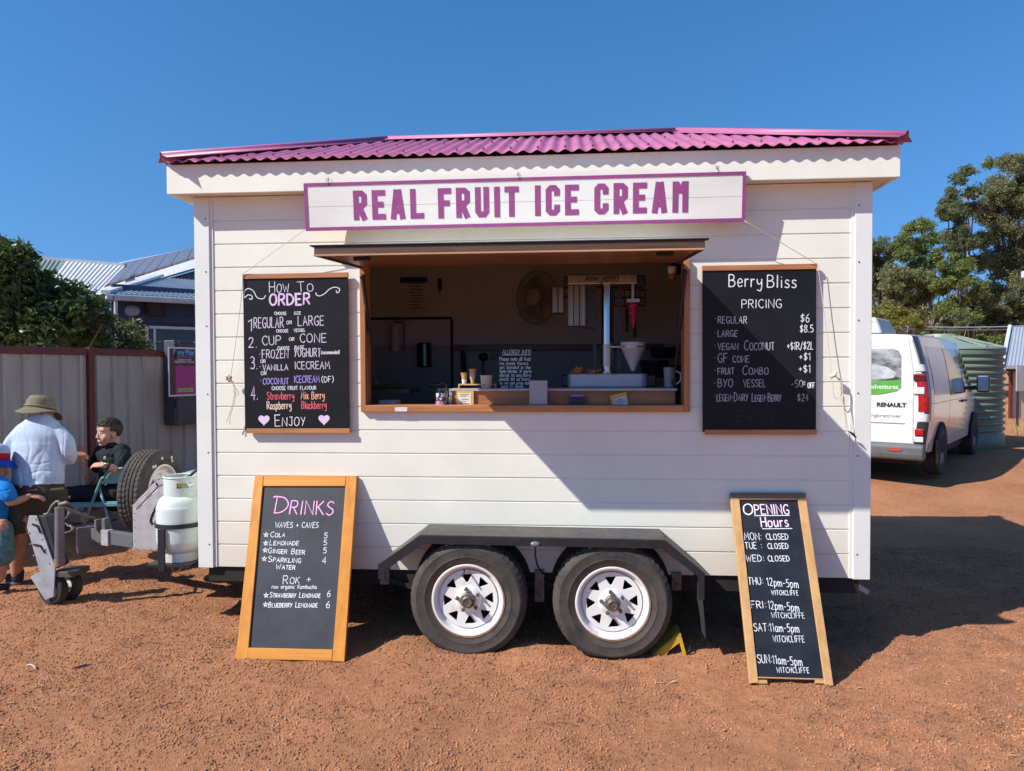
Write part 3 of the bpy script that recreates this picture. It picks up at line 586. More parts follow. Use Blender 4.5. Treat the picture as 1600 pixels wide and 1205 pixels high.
# --- wheels
M_tyre = mat('tyre_rubber', (.040, .038, .036, 1), rough=.82, col2=(.085, .070, .058, 1), vscale=9, bump=.25, bscale=120, spec=.3)
M_rim = mat('white_rim', (.76, .735, .70, 1), rough=.45, col2=(.60, .50, .38, 1), vscale=9, spec=.4, mixlo=.28, mixhi=.46, detail=10)
M_rust = mat('rust', (.30, .13, .05, 1), rough=.85, col2=(.16, .07, .035, 1), vscale=30)
M_hub = mat('hub_steel', (.23, .215, .20, 1), rough=.5, metal=.6, col2=(.12, .085, .06, 1), vscale=25)
def tyre_mesh(Rr, W, rr, n=150, flat=None):
    """axis along +y, outer face at y = 0, inner at y = W"""
    h = W
    prof = [(rr, .024), (rr+.006, .010), (rr+.020, .004), (rr+.045, 0.0), (rr+.047, -.0015), (rr+.052, -.0015), (rr+.054, 0), (Rr-.045, .002), (Rr-.040, .0006), (Rr-.033, .0025), (Rr-.024, .008), (Rr-.012, .017), (Rr-.004, .024),
            (Rr, .030), (Rr, .052), (Rr-.008, .054), (Rr-.008, .060), (Rr+.001, .062), (Rr+.002, .083), (Rr-.008, .085), (Rr-.008, .091), (Rr+.002, .093), (Rr+.002, .112), (Rr-.008, .114), (Rr-.008, .120), (Rr+.002, .122), (Rr+.001, .143), (Rr-.008, .145), (Rr-.008, .151), (Rr, .153), (Rr, h-.03),
            (Rr-.012, h-.017), (Rr-.033, h-.0025), (Rr-.06, h), (rr+.045, h), (rr+.006, h-.01), (rr, h-.024)]
    def mod(j, k, r):
        if 11 <= j <= 31 and k % 3 == (0 if 13 <= j <= 17 or 25 <= j else 1): return r-(.0065 if (j <= 17 or j >= 25) else .004)
        return r
    mb = MB(); mb.lathe(prof, (0, 0, 0), (0, 1, 0), n, mod)
    if flat is not None: mb.v = [(x+(.10*max(0, flat-z)*(1 if x > 0 else -1)), y-(.25*max(0, flat-z) if y < W/2 else 0), max(z, flat-.25*max(0, flat-z)*0)) for x, y, z in mb.v]
    return mb
def ang(k, n=8): return 2*math.pi*k/n
def rim_parts(parent, org, Rw, sgn=1, tr=lambda p: p):
    """rim, hub, nuts around axis y at org; outer side towards -y"""
    rimr = Rw
    mb = MB(); mb.lathe([(rimr+.006, .020), (rimr+.007, .006), (rimr+.003, 0), (rimr-.006, .001), (rimr-.012, .010), (rimr-.016, .030), (rimr-.030, .040), (rimr-.036, .052), (rimr-.040, .070), (rimr-.034, .115), (rimr-.020, .16), (rimr, .17)], (0, 0, 0), (0, 1, 0), 72)
    outer = [(.176*math.cos(ang(i, 64)), .176*math.sin(ang(i, 64))) for i in range(64)]; holes = []
    for k in range(8):
        a = ang(k)+R(94); c, s_ = math.cos(a), math.sin(a); tri = []
        for (r, t) in ((.148, -.034), (.151, -.028), (.151, .028), (.148, .034), (.106, .009), (.100, .003), (.100, -.003), (.106, -.009)): tri.append((r*c-t*s_, r*s_+t*c))
        holes.append(tri)
    me = shape2d('rim_disc', [outer]+holes, .0025, .001)
    for v in me.vertices:
        x, y, z_ = v.co; rad = math.hypot(x, y); dish = .036
        v.co = (x, dish+z_, y)
    mesh_into(mb, me, Matrix.Identity(4))
    mb.v = [tuple(tr(Vector(p))+Vector(org)) for p in mb.v]; rim = mb.build('rim', [M_rim], parent, smooth=True, angle=30)
    mb = MB(); mb.lathe([(.046, .034), (.046, -.006), (.042, -.010), (.033, -.010), (.031, -.012), (.031, -.034), (.027, -.038), (.022, -.038), (.020, -.034), (.0, -.034)], (0, .0, 0), (0, 1, 0), 32)
    mb.v = [tuple(tr(Vector(p))+Vector(org)) for p in mb.v]; mb.build('hub', M_hub, parent, smooth=True)
    mb = MB(); mb.lathe([(.082, .036), (.074, .022), (.0445, .018)], (0, 0, 0), (0, 1, 0), 40); mb.v = [tuple(tr(Vector(p))+Vector(org)) for p in mb.v]; mb.build('hub_plate', M_rim, parent, smooth='all')
    for k in range(5):
        a = ang(k, 5)+R(100); mb = MB(); p = Vector((.066*math.cos(a), 0, .066*math.sin(a)))
        mb.cyl(p+Vector((0, .024, 0)), p+Vector((0, .002, 0)), .0115, n=6); mb.cyl(p+Vector((0, .002, 0)), p+Vector((0, -.012, 0)), .0065, n=8)
        mb.v = [tuple(tr(Vector(p_))+Vector(org)) for p_ in mb.v]; mb.build('wheel_nut', M_hub, parent)
    return rim
def arc_text(mb, s, r, a0, size, yoff):
    me = font_mesh('t', s, size, .0012, 0, 1.15); xs = [v.co.x for v in me.vertices]; wd = max(xs)
    for v in me.vertices:
        a = a0-(v.co.x-wd/2)/r; rr = r+v.co.y; v.co = (rr*math.cos(a), yoff-v.co.z*1.0, rr*math.sin(a))
    mesh_into(mb, me, Matrix.Identity(4))
for i, x in enumerate((-.25, .61)):
    wo = Vector((x, -.275, .320))
    mb = tyre_mesh(.352, .205, .212, 150, flat=-.322); arc_text(mb, 'DK210', .262, R(84), .032, .0); arc_text(mb, 'DOUBLE', .262, R(290), .030, .0)
    mb.v = [(p[0]+wo.x, p[1]+wo.y, p[2]+wo.z) for p in mb.v]
    wheel = mb.build('wheel', M_tyre, T, smooth=True, angle=28)
    rim_parts(wheel, wo+Vector((0, .004, 0)), .212)
    mb = MB(); mb.lathe([(.219, .004), (.2245, .001)], wo, (0, 1, 0), 64); mb.build('rust_ring', M_rust, wheel)
    if i == 0: mb = MB(); p = wo+Vector((-.02, -.004, .175)); mb.tube([p+Vector((0, .02, .012)), p, p+Vector((0, -.02, -.018))], .005, 8); mb.build('valve', M_black, wheel)
# far-side wheels of the tandem
for x in (-.25, .61):
    mb = tyre_mesh(.343, .205, .212, 60, flat=-.318); mb.v = [(p[0]+x, DEP+.275-p[1], p[2]+.315) for p in mb.v]; mb.build('wheel', M_tyre, T, smooth=True)
# --- rear right: light bracket and stabiliser legs
mb = MB(); q = onY(1363, 870, .10); mb.prism([(2.177, .60), (2.225, .56), (2.232, .56), (2.232, .46), (2.177, .47)], lambda a, b_, c: Vector((a, .18+c, b_)), .08); mb.build('light_bracket', M_trim, T, bevel=.003)
for x, y, dx in ((1.95, .25, .10), (1.62, .6, 0)):
    mb = MB(); mb.bar((x+.1, y, ZB-.03), (x+.22+dx, y, ZB-.16), .04, .03); mb.build('stabiliser_leg', M_galv, T)
# --- drawbar frame, brake box, jockey stand
Z0 = .40
mb = MB(); A, B = Vector((XL+.25, .30, Z0)), Vector((-3.42, .92, Z0)); mb.bar(A, B, .05, .105); mb.bar((XL+.25, DEP-.30, Z0), (-3.42, 1.16, Z0), .05, .105); mb.build('drawbar', mat('dull_grey_steel', (.13, .135, .145, 1), rough=.55, metal=.3, col2=(.17, .13, .10, 1), vscale=6, mixlo=.25, mixhi=.45), T, bevel=.004)
mb = MB(); p = A.lerp(B, .865); q = A.lerp(B, .91); mb.bar(p+Vector((-.012, -.012, 0)), q+Vector((-.012, -.012, 0)), .052, .118); mb.build('galvanised_collar', mat('bright_zinc', (.55, .57, .60, 1), rough=.4, metal=.5, var=.2, vscale=15), T)
bx0, bx1 = onY(108, 824, .86), onY(139, 866, .86)
RB = Matrix.Translation(((bx0.x+bx1.x)/2+.01, .95, 0)) @ Matrix.Rotation(R(38), 4, 'Z'); mb = MB(); mb.box(-.075, .075, -.075, .075, bx1.z, bx0.z, RB); mb.build('coupling_block', M_galvd, T, bevel=.006)
mb = MB(); mb.box(-.079, -.0755, -.07, .07, bx1.z+.03, bx0.z-.006, RB); mb.build('lit_block_face', mat('bright_zinc', None), T)  # brighter zinc sheet stands for sunlight on the block's left face
mb = MB(); mb.bar((-3.55, 1.0, .52), (-3.95, 1.02, .52), .09, .07); mb.tube([(-3.6, .98, .58), (-3.72, .98, .66), (-3.86, .98, .63), (-3.98, 1.0, .58)], .016, 8); mb.ball((-4.0, 1.02, .52), (.065, .055, .055)); mb.build('tow_coupling', M_galvd, T, smooth=True)
mb = MB(); pc = catmull([(-3.55, .92, .60), (-3.60, .84, .52), (-3.50, .80, .47), (-3.62, .80, .44), (-3.70, .84, .54), (-3.64, .88, .62), (-3.56, .84, .58), (-3.66, .82, .48)], 5)
for k_, (p_, q_) in enumerate(zip(pc[:-1], pc[1:])):
    d_ = (q_-p_); n_ = d_.cross(Vector((0, 0, 1)) if k_ % 2 else Vector((1, 0, .3))).normalized(); c_ = (p_+q_)/2
    mb.tube([c_+d_.normalized()*.02*math.cos(t)+n_*.011*math.sin(t) for t in [2*math.pi*i/10 for i in range(11)]], .0045, 5, False)
mb.build('safety_chain', M_galvd, T, smooth='all')
mb = MB(); mb.box(-3.30, -3.27, .84, .9, .45, .545); mb.box(-3.36, -3.34, .84, .9, .45, .535); mb.build('brake_mount', M_galvd, T, bevel=.004)
# jockey stand: slanting plate box, tube with crank, two small wheels
JY = .36
def J(px, py, y=JY): return onY(px, py, y)
pl = [J(45, 806), J(57, 806), J(85, 925), J(83, 945), J(71, 938), J(47, 902), J(62, 893), J(42, 824)]
pl = [(p.x, p.z) for p in pl]; pl[2] = (J(86, 886).x, J(86, 886).z); pl[3] = (J(84, 932).x, J(84, 932).z)
jm = mat('jockey_plate_steel', (.42, .43, .45, 1), rough=.5, metal=.2, var=.2, vscale=10)
mb = MB(); mb.prism(pl, lambda a, b_, c: Vector((a, JY+c, b_)), .010); jk = mb.build('jockey_plate', jm, T, bevel=.002)
mb = MB(); q = [J(58, 806), J(70, 808), J(91, 886), J(86, 890)]; mb.prism([(p.x, p.z) for p in q], lambda a, b_, c: Vector((a, JY+.012+c, b_)), .11); mb.build('jockey_box', mat('dark_box_steel', (.05, .052, .06, 1), rough=.4, metal=.3), jk, bevel=.004)
mb = MB()
for a, b_ in (((50, 819), (59, 822)), ((58, 821), (63, 833)), ((52, 851), (63, 853)), ((63, 853), (70, 864))): mb.bar(J(*a, JY-.004), J(*b_, JY-.004), .006, .012)
mb.build('slot_hook', M_black, jk)
mb = MB()
for px, py in ((55, 811), (60, 826), (65, 842), (70, 858), (76, 880), (45, 832), (48, 850), (53, 868), (57, 886)): p = J(px, py, JY-.001); mb.cyl(p, p+Vector((0, -.005, 0)), .005, n=8)
mb.build('rivet', mat('bright_zinc', None), jk)
mb = MB(); a, b_ = J(93, 795, JY-.03), J(93, 884, JY-.03); mb.cyl(b_, a, .030, n=20); jt = mb.build('jockey_tube', mat('grey_painted_tube', (.17, .17, .185, 1), rough=.4, metal=.3, var=.15, vscale=8), T, smooth=True)
mb = MB(); mb.cyl(a, a+Vector((0, 0, .012)), .032, n=20); mb.cyl(b_-Vector((0, 0, .0)), b_+Vector((0, 0, .05)), .034, n=20); mb.build('tube_collar', mat('jockey_collar', (.14, .11, .09, 1), rough=.6, col2=(.3, .2, .14, 1), vscale=20), jt, smooth=True)
mb = MB(); mb.tube(catmull([a+Vector((0, 0, .01)), a+Vector((.0, 0, .045)), a+Vector((-.02, 0, .05)), a+Vector((-.05, -.01, .02)), a+Vector((-.075, -.015, -.03)), a+Vector((-.105, -.015, -.04))], 4), .0095, 8)
mb.tube(catmull([a+Vector((.01, 0, .02)), a+Vector((.035, .02, -.0)), a+Vector((.07, .12, -.06)), a+Vector((.08, .26, -.12))], 4), .010, 8); mb.cyl(a+Vector((0, 0, .03)), a+Vector((.06, 0, .045)), .014, n=10); mb.build('crank_handle', M_galvd, jt, smooth=True)
mb = MB(); p = J(82, 884, JY+.02); q = J(117, 890, JY+.2); mb.box(p.x, p.x+.16, JY+.012, JY+.20, q.z-.005, q.z+.035); mb.build('jockey_fork', mat('fork_steel', (.10, .08, .07, 1), rough=.6, metal=.3), T, bevel=.004)
for k, (px, py, y) in enumerate(((84, 921, JY+.055), (107, 914, JY+.17))):
    c = onY(px, py, y); rr = .112
    c.z = float(ground_h(c.x, c.y))+rr-.004
    ax = Vector((-.12, -1, 0)).normalized(); Mx = Matrix.Translation(c) @ ax.to_track_quat('-Y', 'Z').to_matrix().to_4x4()
    mb = MB(); mb.lathe([(.055, -.030), (.075, -.036), (.098, -.033), (.108, -.022), (rr, -.008), (rr, .008), (.108, .022), (.098, .033), (.075, .036), (.055, .030)], (0, 0, 0), (0, 1, 0), 48, mod=lambda j, k_, r: r-(.0025 if 2 < j < 7 and k_ % 2 else 0))
    mb.v = [tuple(Mx @ Vector(p)) for p in mb.v]; jw = mb.build('jockey_wheel', M_tyre, T, smooth=True, angle=50)
    mb = MB(); mb.lathe([(.0, -.016), (.03, -.018), (.045, -.012), (.052, -.024), (.057, -.030)], (0, 0, 0), (0, 1, 0), 32); mb.v = [tuple(Mx @ Vector(p)) for p in mb.v]; mb.build('rim', M_rim, jw, smooth=True)
# --- spare wheel standing on the drawbar, outer side towards the trailer
sp = Vector((-2.975, 1.0, .735)); Ms = Matrix.Translation(sp+Vector((.10, 0, 0))) @ Matrix.Rotation(R(90), 4, 'Z')      # -y (outer) -> +x
mb = tyre_mesh(.335, .205, .212, 150); mb.v = [tuple(Ms @ Vector(p)) for p in mb.v]; spare = mb.build('spare_wheel', M_tyre, T, smooth=True, angle=28)
R3 = Ms.to_3x3(); rim_parts(spare, Ms.translation, .212, tr=lambda p: R3 @ p)
mb = MB()
for a, r_ in ((62, .262), (66, .285), (118, .25), (124, .262), (95, .27)): mb.ball(Ms @ Vector((r_*math.cos(R(a)), 0, r_*math.sin(R(a)))), (.004, .016, .013), 8, 6)
mb.build('paint_splash', mat('old_paint', (.62, .58, .52, 1), rough=.8), spare, smooth='all')
mb = MB(); mb.box(-2.93, -2.76, .94, 1.06, .45, .56); mb.bar((-2.82, 1, .5), (-2.82, 1, .74), .05); mb.build('spare_carrier', M_dark, T)
# --- checker plate toolbox
def chk_mat():
    m = bpy.data.materials.new('aluminium_checker_plate'); m.use_nodes = True; nt = m.node_tree; L = nt.links.new; b = nt.nodes['Principled BSDF']
    b.inputs['Base Color'].default_value = (.50, .47, .46, 1); b.inputs['Metallic'].default_value = .45; b.inputs['Roughness'].default_value = .5
    tc = _n(nt, 'ShaderNodeTexCoord'); sep = _n(nt, 'ShaderNodeSeparateXYZ'); L(tc.outputs['Object'], sep.inputs[0])
    def M2(op, a, bb):
        n = _n(nt, 'ShaderNodeMath', operation=op)
        for i, v in enumerate((a, bb)):
            if v is None: continue
            if isinstance(v, (int, float)): n.inputs[i].default_value = v
            else: L(v, n.inputs[i])
        return n.outputs[0]
    yy = M2('ADD', sep.outputs['Z'], M2('MULTIPLY', sep.outputs['Y'], .73)); cell = 1/.054
    u = M2('MULTIPLY', M2('ADD', sep.outputs['X'], yy), cell*.7071); v = M2('MULTIPLY', M2('SUBTRACT', sep.outputs['X'], yy), cell*.7071)
    chk = M2('MODULO', M2('ADD', M2('FLOOR', u, None), M2('FLOOR', v, None)), 2.0); chk = M2('ABSOLUTE', chk, None)
    su = M2('SINE', M2('MULTIPLY', u, 6.2832*4), None); sv = M2('SINE', M2('MULTIPLY', v, 6.2832*4), None)
    mix = _n(nt, 'ShaderNodeMix', data_type='FLOAT'); L(chk, mix.inputs['Factor']); L(su, mix.inputs['A']); L(sv, mix.inputs['B'])
    bp = _n(nt, 'ShaderNodeBump', Strength=.42, Distance=.004); L(mix.outputs['Result'], bp.inputs['Height']); L(bp.outputs[0], b.inputs['Normal']); return m
M_chk = chk_mat()
TY0, TY1 = .42, 1.72
pts = [onY(x, y, TY0) for x, y in ((208, 860), (207, 790), (243, 752), (262, 746), (345, 726), (345, 862))]; poly = [(p.x, p.z) for p in pts]; poly[-1] = (XL-.006, poly[0][1]); poly[-2] = (XL-.006, poly[3][1]+.05)
mb = MB(); mb.prism(poly, lambda a, b_, c: Vector((a, TY0+c, b_)), TY1-TY0); tb = mb.build('toolbox', M_chk, T, bevel=.003)
mb = MB(); lidp = [poly[1], poly[2], poly[3], poly[4]]
for (xa, za), (xb, zb) in zip(lidp[:-1], lidp[1:]):
    d = Vector((xb-xa, 0, zb-za)).normalized(); nn = Vector((-d.z, 0, d.x)); a, b_ = Vector((xa, 0, za)), Vector((xb, 0, zb))
    mb.prism([(a+nn*.004).xz[:], (b_+nn*.004).xz[:], (b_-nn*.036).xz[:], (a-nn*.036).xz[:]], lambda p, q, c: Vector((p, TY0-.005+c, q)), .004)
    mb.prism([(a+nn*.004).xz[:], (b_+nn*.004).xz[:], (b_+nn*.0015).xz[:], (a+nn*.0015).xz[:]], lambda p, q, c: Vector((p, TY0-.005+c, q)), TY1-TY0+.01)
mb.build('toolbox_lid', M_chk, tb)
mb = MB()
for k in range(7): p = Vector((poly[0][0]+.014, TY0-.002, poly[0][1]+.02+.05*k)); mb.cyl(p, p+Vector((0, -.003, 0)), .004, n=8)
for k in range(6): p = Vector((poly[0][0]+.03+.05*k, TY0-.002, poly[0][1]+.012)); mb.cyl(p, p+Vector((0, -.003, 0)), .004, n=8)
mb.build('rivet', M_galv, tb)
# gas bottle cradle (part of the trailer) and hose
gb = onY(283, 805, .22); gb = Vector((gb.x-.0, .22, 0)); GB_Z = onY(280, 868, .22).z
mb = MB(); mb.lathe([(.163, GB_Z+.215), (.166, GB_Z+.215), (.166, GB_Z+.245), (.163, GB_Z+.245)], (gb.x, gb.y, 0), (0, 0, 1), 40, closed=True); mb.bar((gb.x-.045, gb.y-.168, GB_Z-.06), (gb.x-.045, gb.y-.168, GB_Z+.215), .045, .014, up=(0, 1, 0)); mb.box(gb.x-.15, gb.x+.15, gb.y-.17, gb.y+.17, GB_Z-.035, GB_Z-.02); mb.build('bottle_cradle', M_black, T, smooth=True)
mb = MB(); mb.tube(catmull([onY(315, 727, .30), onY(296, 744, .28), onY(268, 762, .30), onY(246, 790, .34), onY(236, 812, .36), onY(239, 820, .36)], 5), .010, 8); mb.build('gas_hose', M_black, T, smooth=True)
mb = MB(); mb.tube(catmull([onY(268, 878, .2), onY(270, 890, .2), onY(276, 894, .2), onY(286, 884, .2)], 4), .006, 6); mb.build('gas_pipe', mat('brass', (.45, .30, .08, 1), rough=.4, metal=.6), T, smooth=True)
# ================================================================== SIGNS AND BOARDS
def pxw(pl, px): return px/250.0
def put(pl, mb, s, x0, y0, x1, y1, hpx, w=1.1, caps=False, jit=.25, gap=2.3):
    """hand lettering measured on the photo: baseline from (x0, y0) to (x1, y1), capital height hpx"""
    u0, v0 = pl.px(x0, y0); u1, v1 = pl.px(x1, y1); h = pl.px(x0, y0-hpx)[1]-v0
    write(mb, s, u0, u1, v0, v0+h, pl.P, w*.78*abs(u1-u0)/abs(x1-x0), (v1-v0)/(u1-u0), jit, gap, caps=caps)
def line(pl, mb, pts, w=1.1, smooth=False):
    q = [pl.px(*p) for p in pts]; k = abs(pl.px(pts[0][0]+10, pts[0][1])[0]-pl.px(*pts[0])[0])/10
    if smooth: q = [(a.x, a.y) for a in catmull([(a, b_, 0) for a, b_ in q], 6)]
    ribbon(mb, q, w*k, pl.P)
def blob(pl, mb, pts, lift=.0016):
    n = len(mb.v); q = [pl.px(*p) for p in pts]; c = (sum(a for a, b_ in q)/len(q), sum(b_ for a, b_ in q)/len(q))
    mb.add([pl.P(c[0], c[1], lift)]+[pl.P(a, b_, lift) for a, b_ in q], [(0, i+1, (i+1) % len(q)+1) for i in range(len(q))])
def heart(cx, cy, r): return [(cx+r*.062*16*math.sin(t)**3, cy-r*.062*(13*math.cos(t)-5*math.cos(2*t)-2*math.cos(3*t)-math.cos(4*t))) for t in [2*math.pi*i/28 for i in range(28)]]
def chalk(name, col): return mat(name, col, rough=.9, var=.30, vscale=130, spec=.1, mixlo=.3, mixhi=.6)
K_w, K_lil, K_pink, K_pur = chalk('white_chalk', (.74, .74, .76, 1)), chalk('lilac_chalk', (.72, .55, .78, 1)), chalk('pink_chalk', (.90, .42, .68, 1)), chalk('purple_chalk', (.33, .26, .62, 1))
K_red, K_or, K_peach, K_gh = chalk('red_chalk', (.72, .14, .16, 1)), chalk('orange_chalk', (.85, .42, .26, 1)), chalk('peach_chalk', (.86, .62, .50, 1)), chalk('faded_chalk', (.035, .037, .042, 1))
def board_mat(name, c, c2, rough): return mat(name, c, rough=rough, col2=c2, vscale=3.5, detail=9, bump=.12, bscale=120, spec=.22)
M_bk = board_mat('chalkboard_black', (.0125, .013, .0165, 1), (.0075, .0078, .0095, 1), .5)
M_bg = board_mat('chalkboard_grey', (.068, .069, .076, 1), (.050, .051, .056, 1), .42)
M_bh = board_mat('chalkboard_worn', (.030, .032, .040, 1), (.016, .018, .024, 1), .35)
M_mag = mat('magenta_sign_paint', (.285, .055, .20, 1), rough=.55, var=.12, vscale=20, bump=.1, bscale=80)
M_sgn = mat('sign_white_boards', (.76, .735, .68, 1), rough=.6, col2=(.68, .64, .57, 1), vscale=5, stretch=(.25, 1, 1), bump=.2, bscale=60, mixlo=.25, mixhi=.55)
m_cord = mat('cotton_cord', (.62, .53, .40, 1), rough=.9, var=.2, vscale=60)
m_wire = mat('hook_wire', (.10, .10, .10, 1), rough=.4, metal=.8)

# ------------------------------------------------ name sign hung from the fascia
bl, br, tl, tr = onY(478, 361, -.128), onY(1162, 346, -.128), onY(472, 287, -.158), onY(1166, 267, -.158)
pl = Plane(bl, br-bl, tl-bl); sg = empty('shop_sign', (bl+br)/2, 'long white sign with magenta border and block lettering hung from the eave', 'shop sign')
def quadprism(mb, pl, q, c0, c1): mb.prism(q, lambda a, b_, c: pl.P(a, b_, c0+c), c1-c0)
W0, W1, H1 = 0.0, pl.px(1164, 346)[0], pl.px(480, 286.5)[1]
mb = MB(); quadprism(mb, pl, [(W0+.004, .004), (W1-.004, .004), (W1-.004, H1*.5-.0008), (W0+.004, H1*.5-.0008)], -.018, 0); quadprism(mb, pl, [(W0+.004, H1*.5+.0008), (W1-.004, H1*.5+.0008), (W1-.004, H1-.004), (W0+.004, H1-.004)], -.018, 0)
mb.build('sign_board', M_sgn, sg, bevel=.001)
bw = .020; mb = MB()
for q in ([(W0, 0), (W1, 0), (W1, bw), (W0, bw)], [(W0, H1-bw), (W1, H1-bw), (W1, H1), (W0, H1)], [(W0, bw), (W0+bw, bw), (W0+bw, H1-bw), (W0, H1-bw)], [(W1-bw, bw), (W1, bw), (W1, H1-bw), (W1-bw, H1-bw)]): quadprism(mb, pl, q, -.020, .003)
mb.build('sign_border', M_mag, sg)
mb = MB()
for s, xa, ya, xb, yb, h in (('REAL', 552.5, 344.5, 663, 341.8, 46.5), ('FRUIT', 684.5, 341.8, 811, 338.8, 47.5), ('ICE', 835.5, 338, 904.5, 336.8, 48), ('CREAM', 928, 335.6, 1075.5, 332.2, 48.5)):
    u0, v0 = pl.px(xa, ya); u1, v1 = pl.px(xb, yb); h = pl.px(xa, ya-h)[1]-v0; block(mb, s, u0, u1, v0, v0+h, pl.P)
mb.build('lettering', M_mag, sg)
for px, py in ((512, 282), (810, 274), (1121, 263)):
    p = onY(px, py, -.165); mb = MB(); mb.tube(catmull([p+Vector((0, .004, -.028)), p+Vector((.006, 0, -.012)), p+Vector((-.008, -.004, .0)), p+Vector((.002, 0, .012)), p+Vector((.010, .0, .004)), p+Vector((0, .01, .0)), p+Vector((-.006, .03, .028))], 4), .0016, 6); mb.build('hook', m_wire, sg, smooth='all')
# ------------------------------------------------ two hanging chalkboards
def hung(corners, label, name='hanging_chalkboard'):
    tl, tr, bl, br = [onY(x, y, -.032) for x, y in corners]
    pl = Plane(bl, br-bl, tl-bl); w = (br-bl).dot(pl.u); h = (tl-bl).dot(pl.v); r = empty(name, ((bl+br)/2+Vector((0, .015, 0))), label, 'menu board')
    mb = MB(); quadprism(mb, pl, [(0, .012), (w, .012), (w, h-.012), (0, h-.012)], -.010, 0); mb.build('panel', M_bk, r, bevel=.001)
    for v0, v1 in ((h-.030, h+.002), (-.004, .026)):
        mb = MB(); quadprism(mb, pl, [(-.002 if v0 > .1 else .012, v0), (w+.004, v0), (w+.004, v1), (-.002 if v0 > .1 else .012, v1)], -.012, .007); rl = mb.build('rail', M_timber, r, bevel=.002)
        mb = MB()
        for u in (.04, .07, w-.05): mb.cyl(pl.P(u, (v0+v1)/2, .008), pl.P(u, (v0+v1)/2, .0065), .0035, n=8)
        mb.build('screw', M_galv, rl)
    return r, pl
orderb, pl = hung(((380, 429), (541, 428), (383, 676), (546, 676)), 'black How To Order chalkboard hanging left of the serving window')
mb = MB(); P = lambda *a, **k: put(pl, mb, *a, **k)
P('HOW', 421, 457.5, 451, 457, 17, 1.3, caps=True); P('TO', 465, 456, 488, 455, 15.5, 1.3, caps=True)
P('CHOOSE', 429, 492, 447.5, 492, 4.4, 1.0); P('SIZE', 459.5, 491.8, 470, 491.5, 4.4, 1.0)
P('OR', 448, 506.8, 456, 506.5, 5, 1.1); P('CHOOSE', 432, 519.5, 450.5, 519.3, 4.6, 1.0); P('VESSEL', 459.5, 518.8, 477, 518, 4.6, 1.0)
P('OR', 452, 532.6, 460, 532.5, 5, 1.1); P('CHOOSE', 434, 546.5, 452.5, 546.3, 4.8, 1.0); P('BASE', 461, 545.5, 475, 545, 4.8, 1.1)
P('(recommended)', 502, 553.5, 530.5, 553, 5.6, .95); P('OR', 407.5, 567.2, 415, 567, 5, 1.1); P('OR', 408, 586.3, 416.5, 586, 5.5, 1.1); P('(DF)', 503, 597.5, 521, 597, 9, 1.2)
P('CHOOSE FRUIT FLAVOUR', 425, 609.5, 494, 608.8, 5.6, 1.05); P('ENJOY', 430, 666, 476, 665, 17.5, 1.5, caps=True)
line(pl, mb, [(389.5, 467), (394, 467.5), (393.5, 462.5), (387.5, 461), (382.5, 465), (381.8, 456), (388, 451), (396, 455), (402, 465), (411, 467), (415, 462)], 1.3, True)
line(pl, mb, [(494, 457.5), (494.5, 461), (500, 462.5), (508, 458.5), (515, 452), (523, 449), (530, 451), (530, 456), (526.5, 457.5), (525.5, 454)], 1.3, True)
mb.build('white_lettering', K_w, orderb)
mb = MB(); P = lambda *a, **k: put(pl, mb, *a, **k)
P('1', 388, 517, 395, 517, 18, 1.8); P('REGULAR', 397, 512.5, 443, 511.8, 16, 1.7); P('LARGE', 466, 509, 506, 508, 14.5, 1.7); P('2.', 389, 543, 401, 543, 15, 1.8); P('CUP', 410, 539, 438.5, 538.5, 14, 1.6); P('CONE', 469, 535.5, 510, 534.5, 13.5, 1.6)
P('3.', 392, 577, 402, 577, 19, 1.8); P('~FROZEN', 405, 560, 450.5, 559.5, 13, 1.5); P('YOGHURT', 460, 557.5, 501, 557.5, 13, 1.5); P('~VANILLA', 405, 579, 449.5, 578.5, 11.5, 1.5, caps=True); P('ICECREAM', 461, 577, 515, 576.5, 11.5, 1.5); P('4.', 393, 624.5, 403, 624.5, 21, 1.9)
mb.build('pale_lettering', chalk('pale_chalk', (.62, .56, .66, 1)), orderb)
mb = MB(); put(pl, mb, 'ORDER', 422, 477, 484, 475.5, 17, 3.6)
blob(pl, mb, heart(412.6, 656, 8)); blob(pl, mb, heart(506.4, 655.5, 8)); mb.build('lilac_lettering', K_lil, orderb)
mb = MB(); line(pl, mb, heart(412.6, 656, 8.5)+[heart(412.6, 656, 8.5)[0]], .8); line(pl, mb, heart(506.4, 655.5, 8.5)+[heart(506.4, 655.5, 8.5)[0]], .8); mb.build('heart_outline', K_w, orderb)
mb = MB(); put(pl, mb, '~COCONUT', 406, 600.5, 450.5, 600, 12, 1.7, caps=True); put(pl, mb, 'ICECREAM', 460, 598, 499, 597.5, 10.5, 1.7); mb.build('purple_lettering', K_pur, orderb)
mb = MB(); put(pl, mb, 'Strawberry', 417.5, 624.5, 459.5, 624, 11.5, 1.5); put(pl, mb, 'Blackberry', 471.5, 639, 510, 638.5, 11.5, 1.5); mb.build('red_lettering', K_red, orderb)
mb = MB(); put(pl, mb, 'Mix Berry', 471, 623.8, 507, 623.5, 11.5, 1.5); mb.build('orange_lettering', K_or, orderb)
mb = MB(); put(pl, mb, 'Raspberry', 417.5, 639.5, 455, 639, 11.5, 1.5); mb.build('peach_lettering', K_peach, orderb)

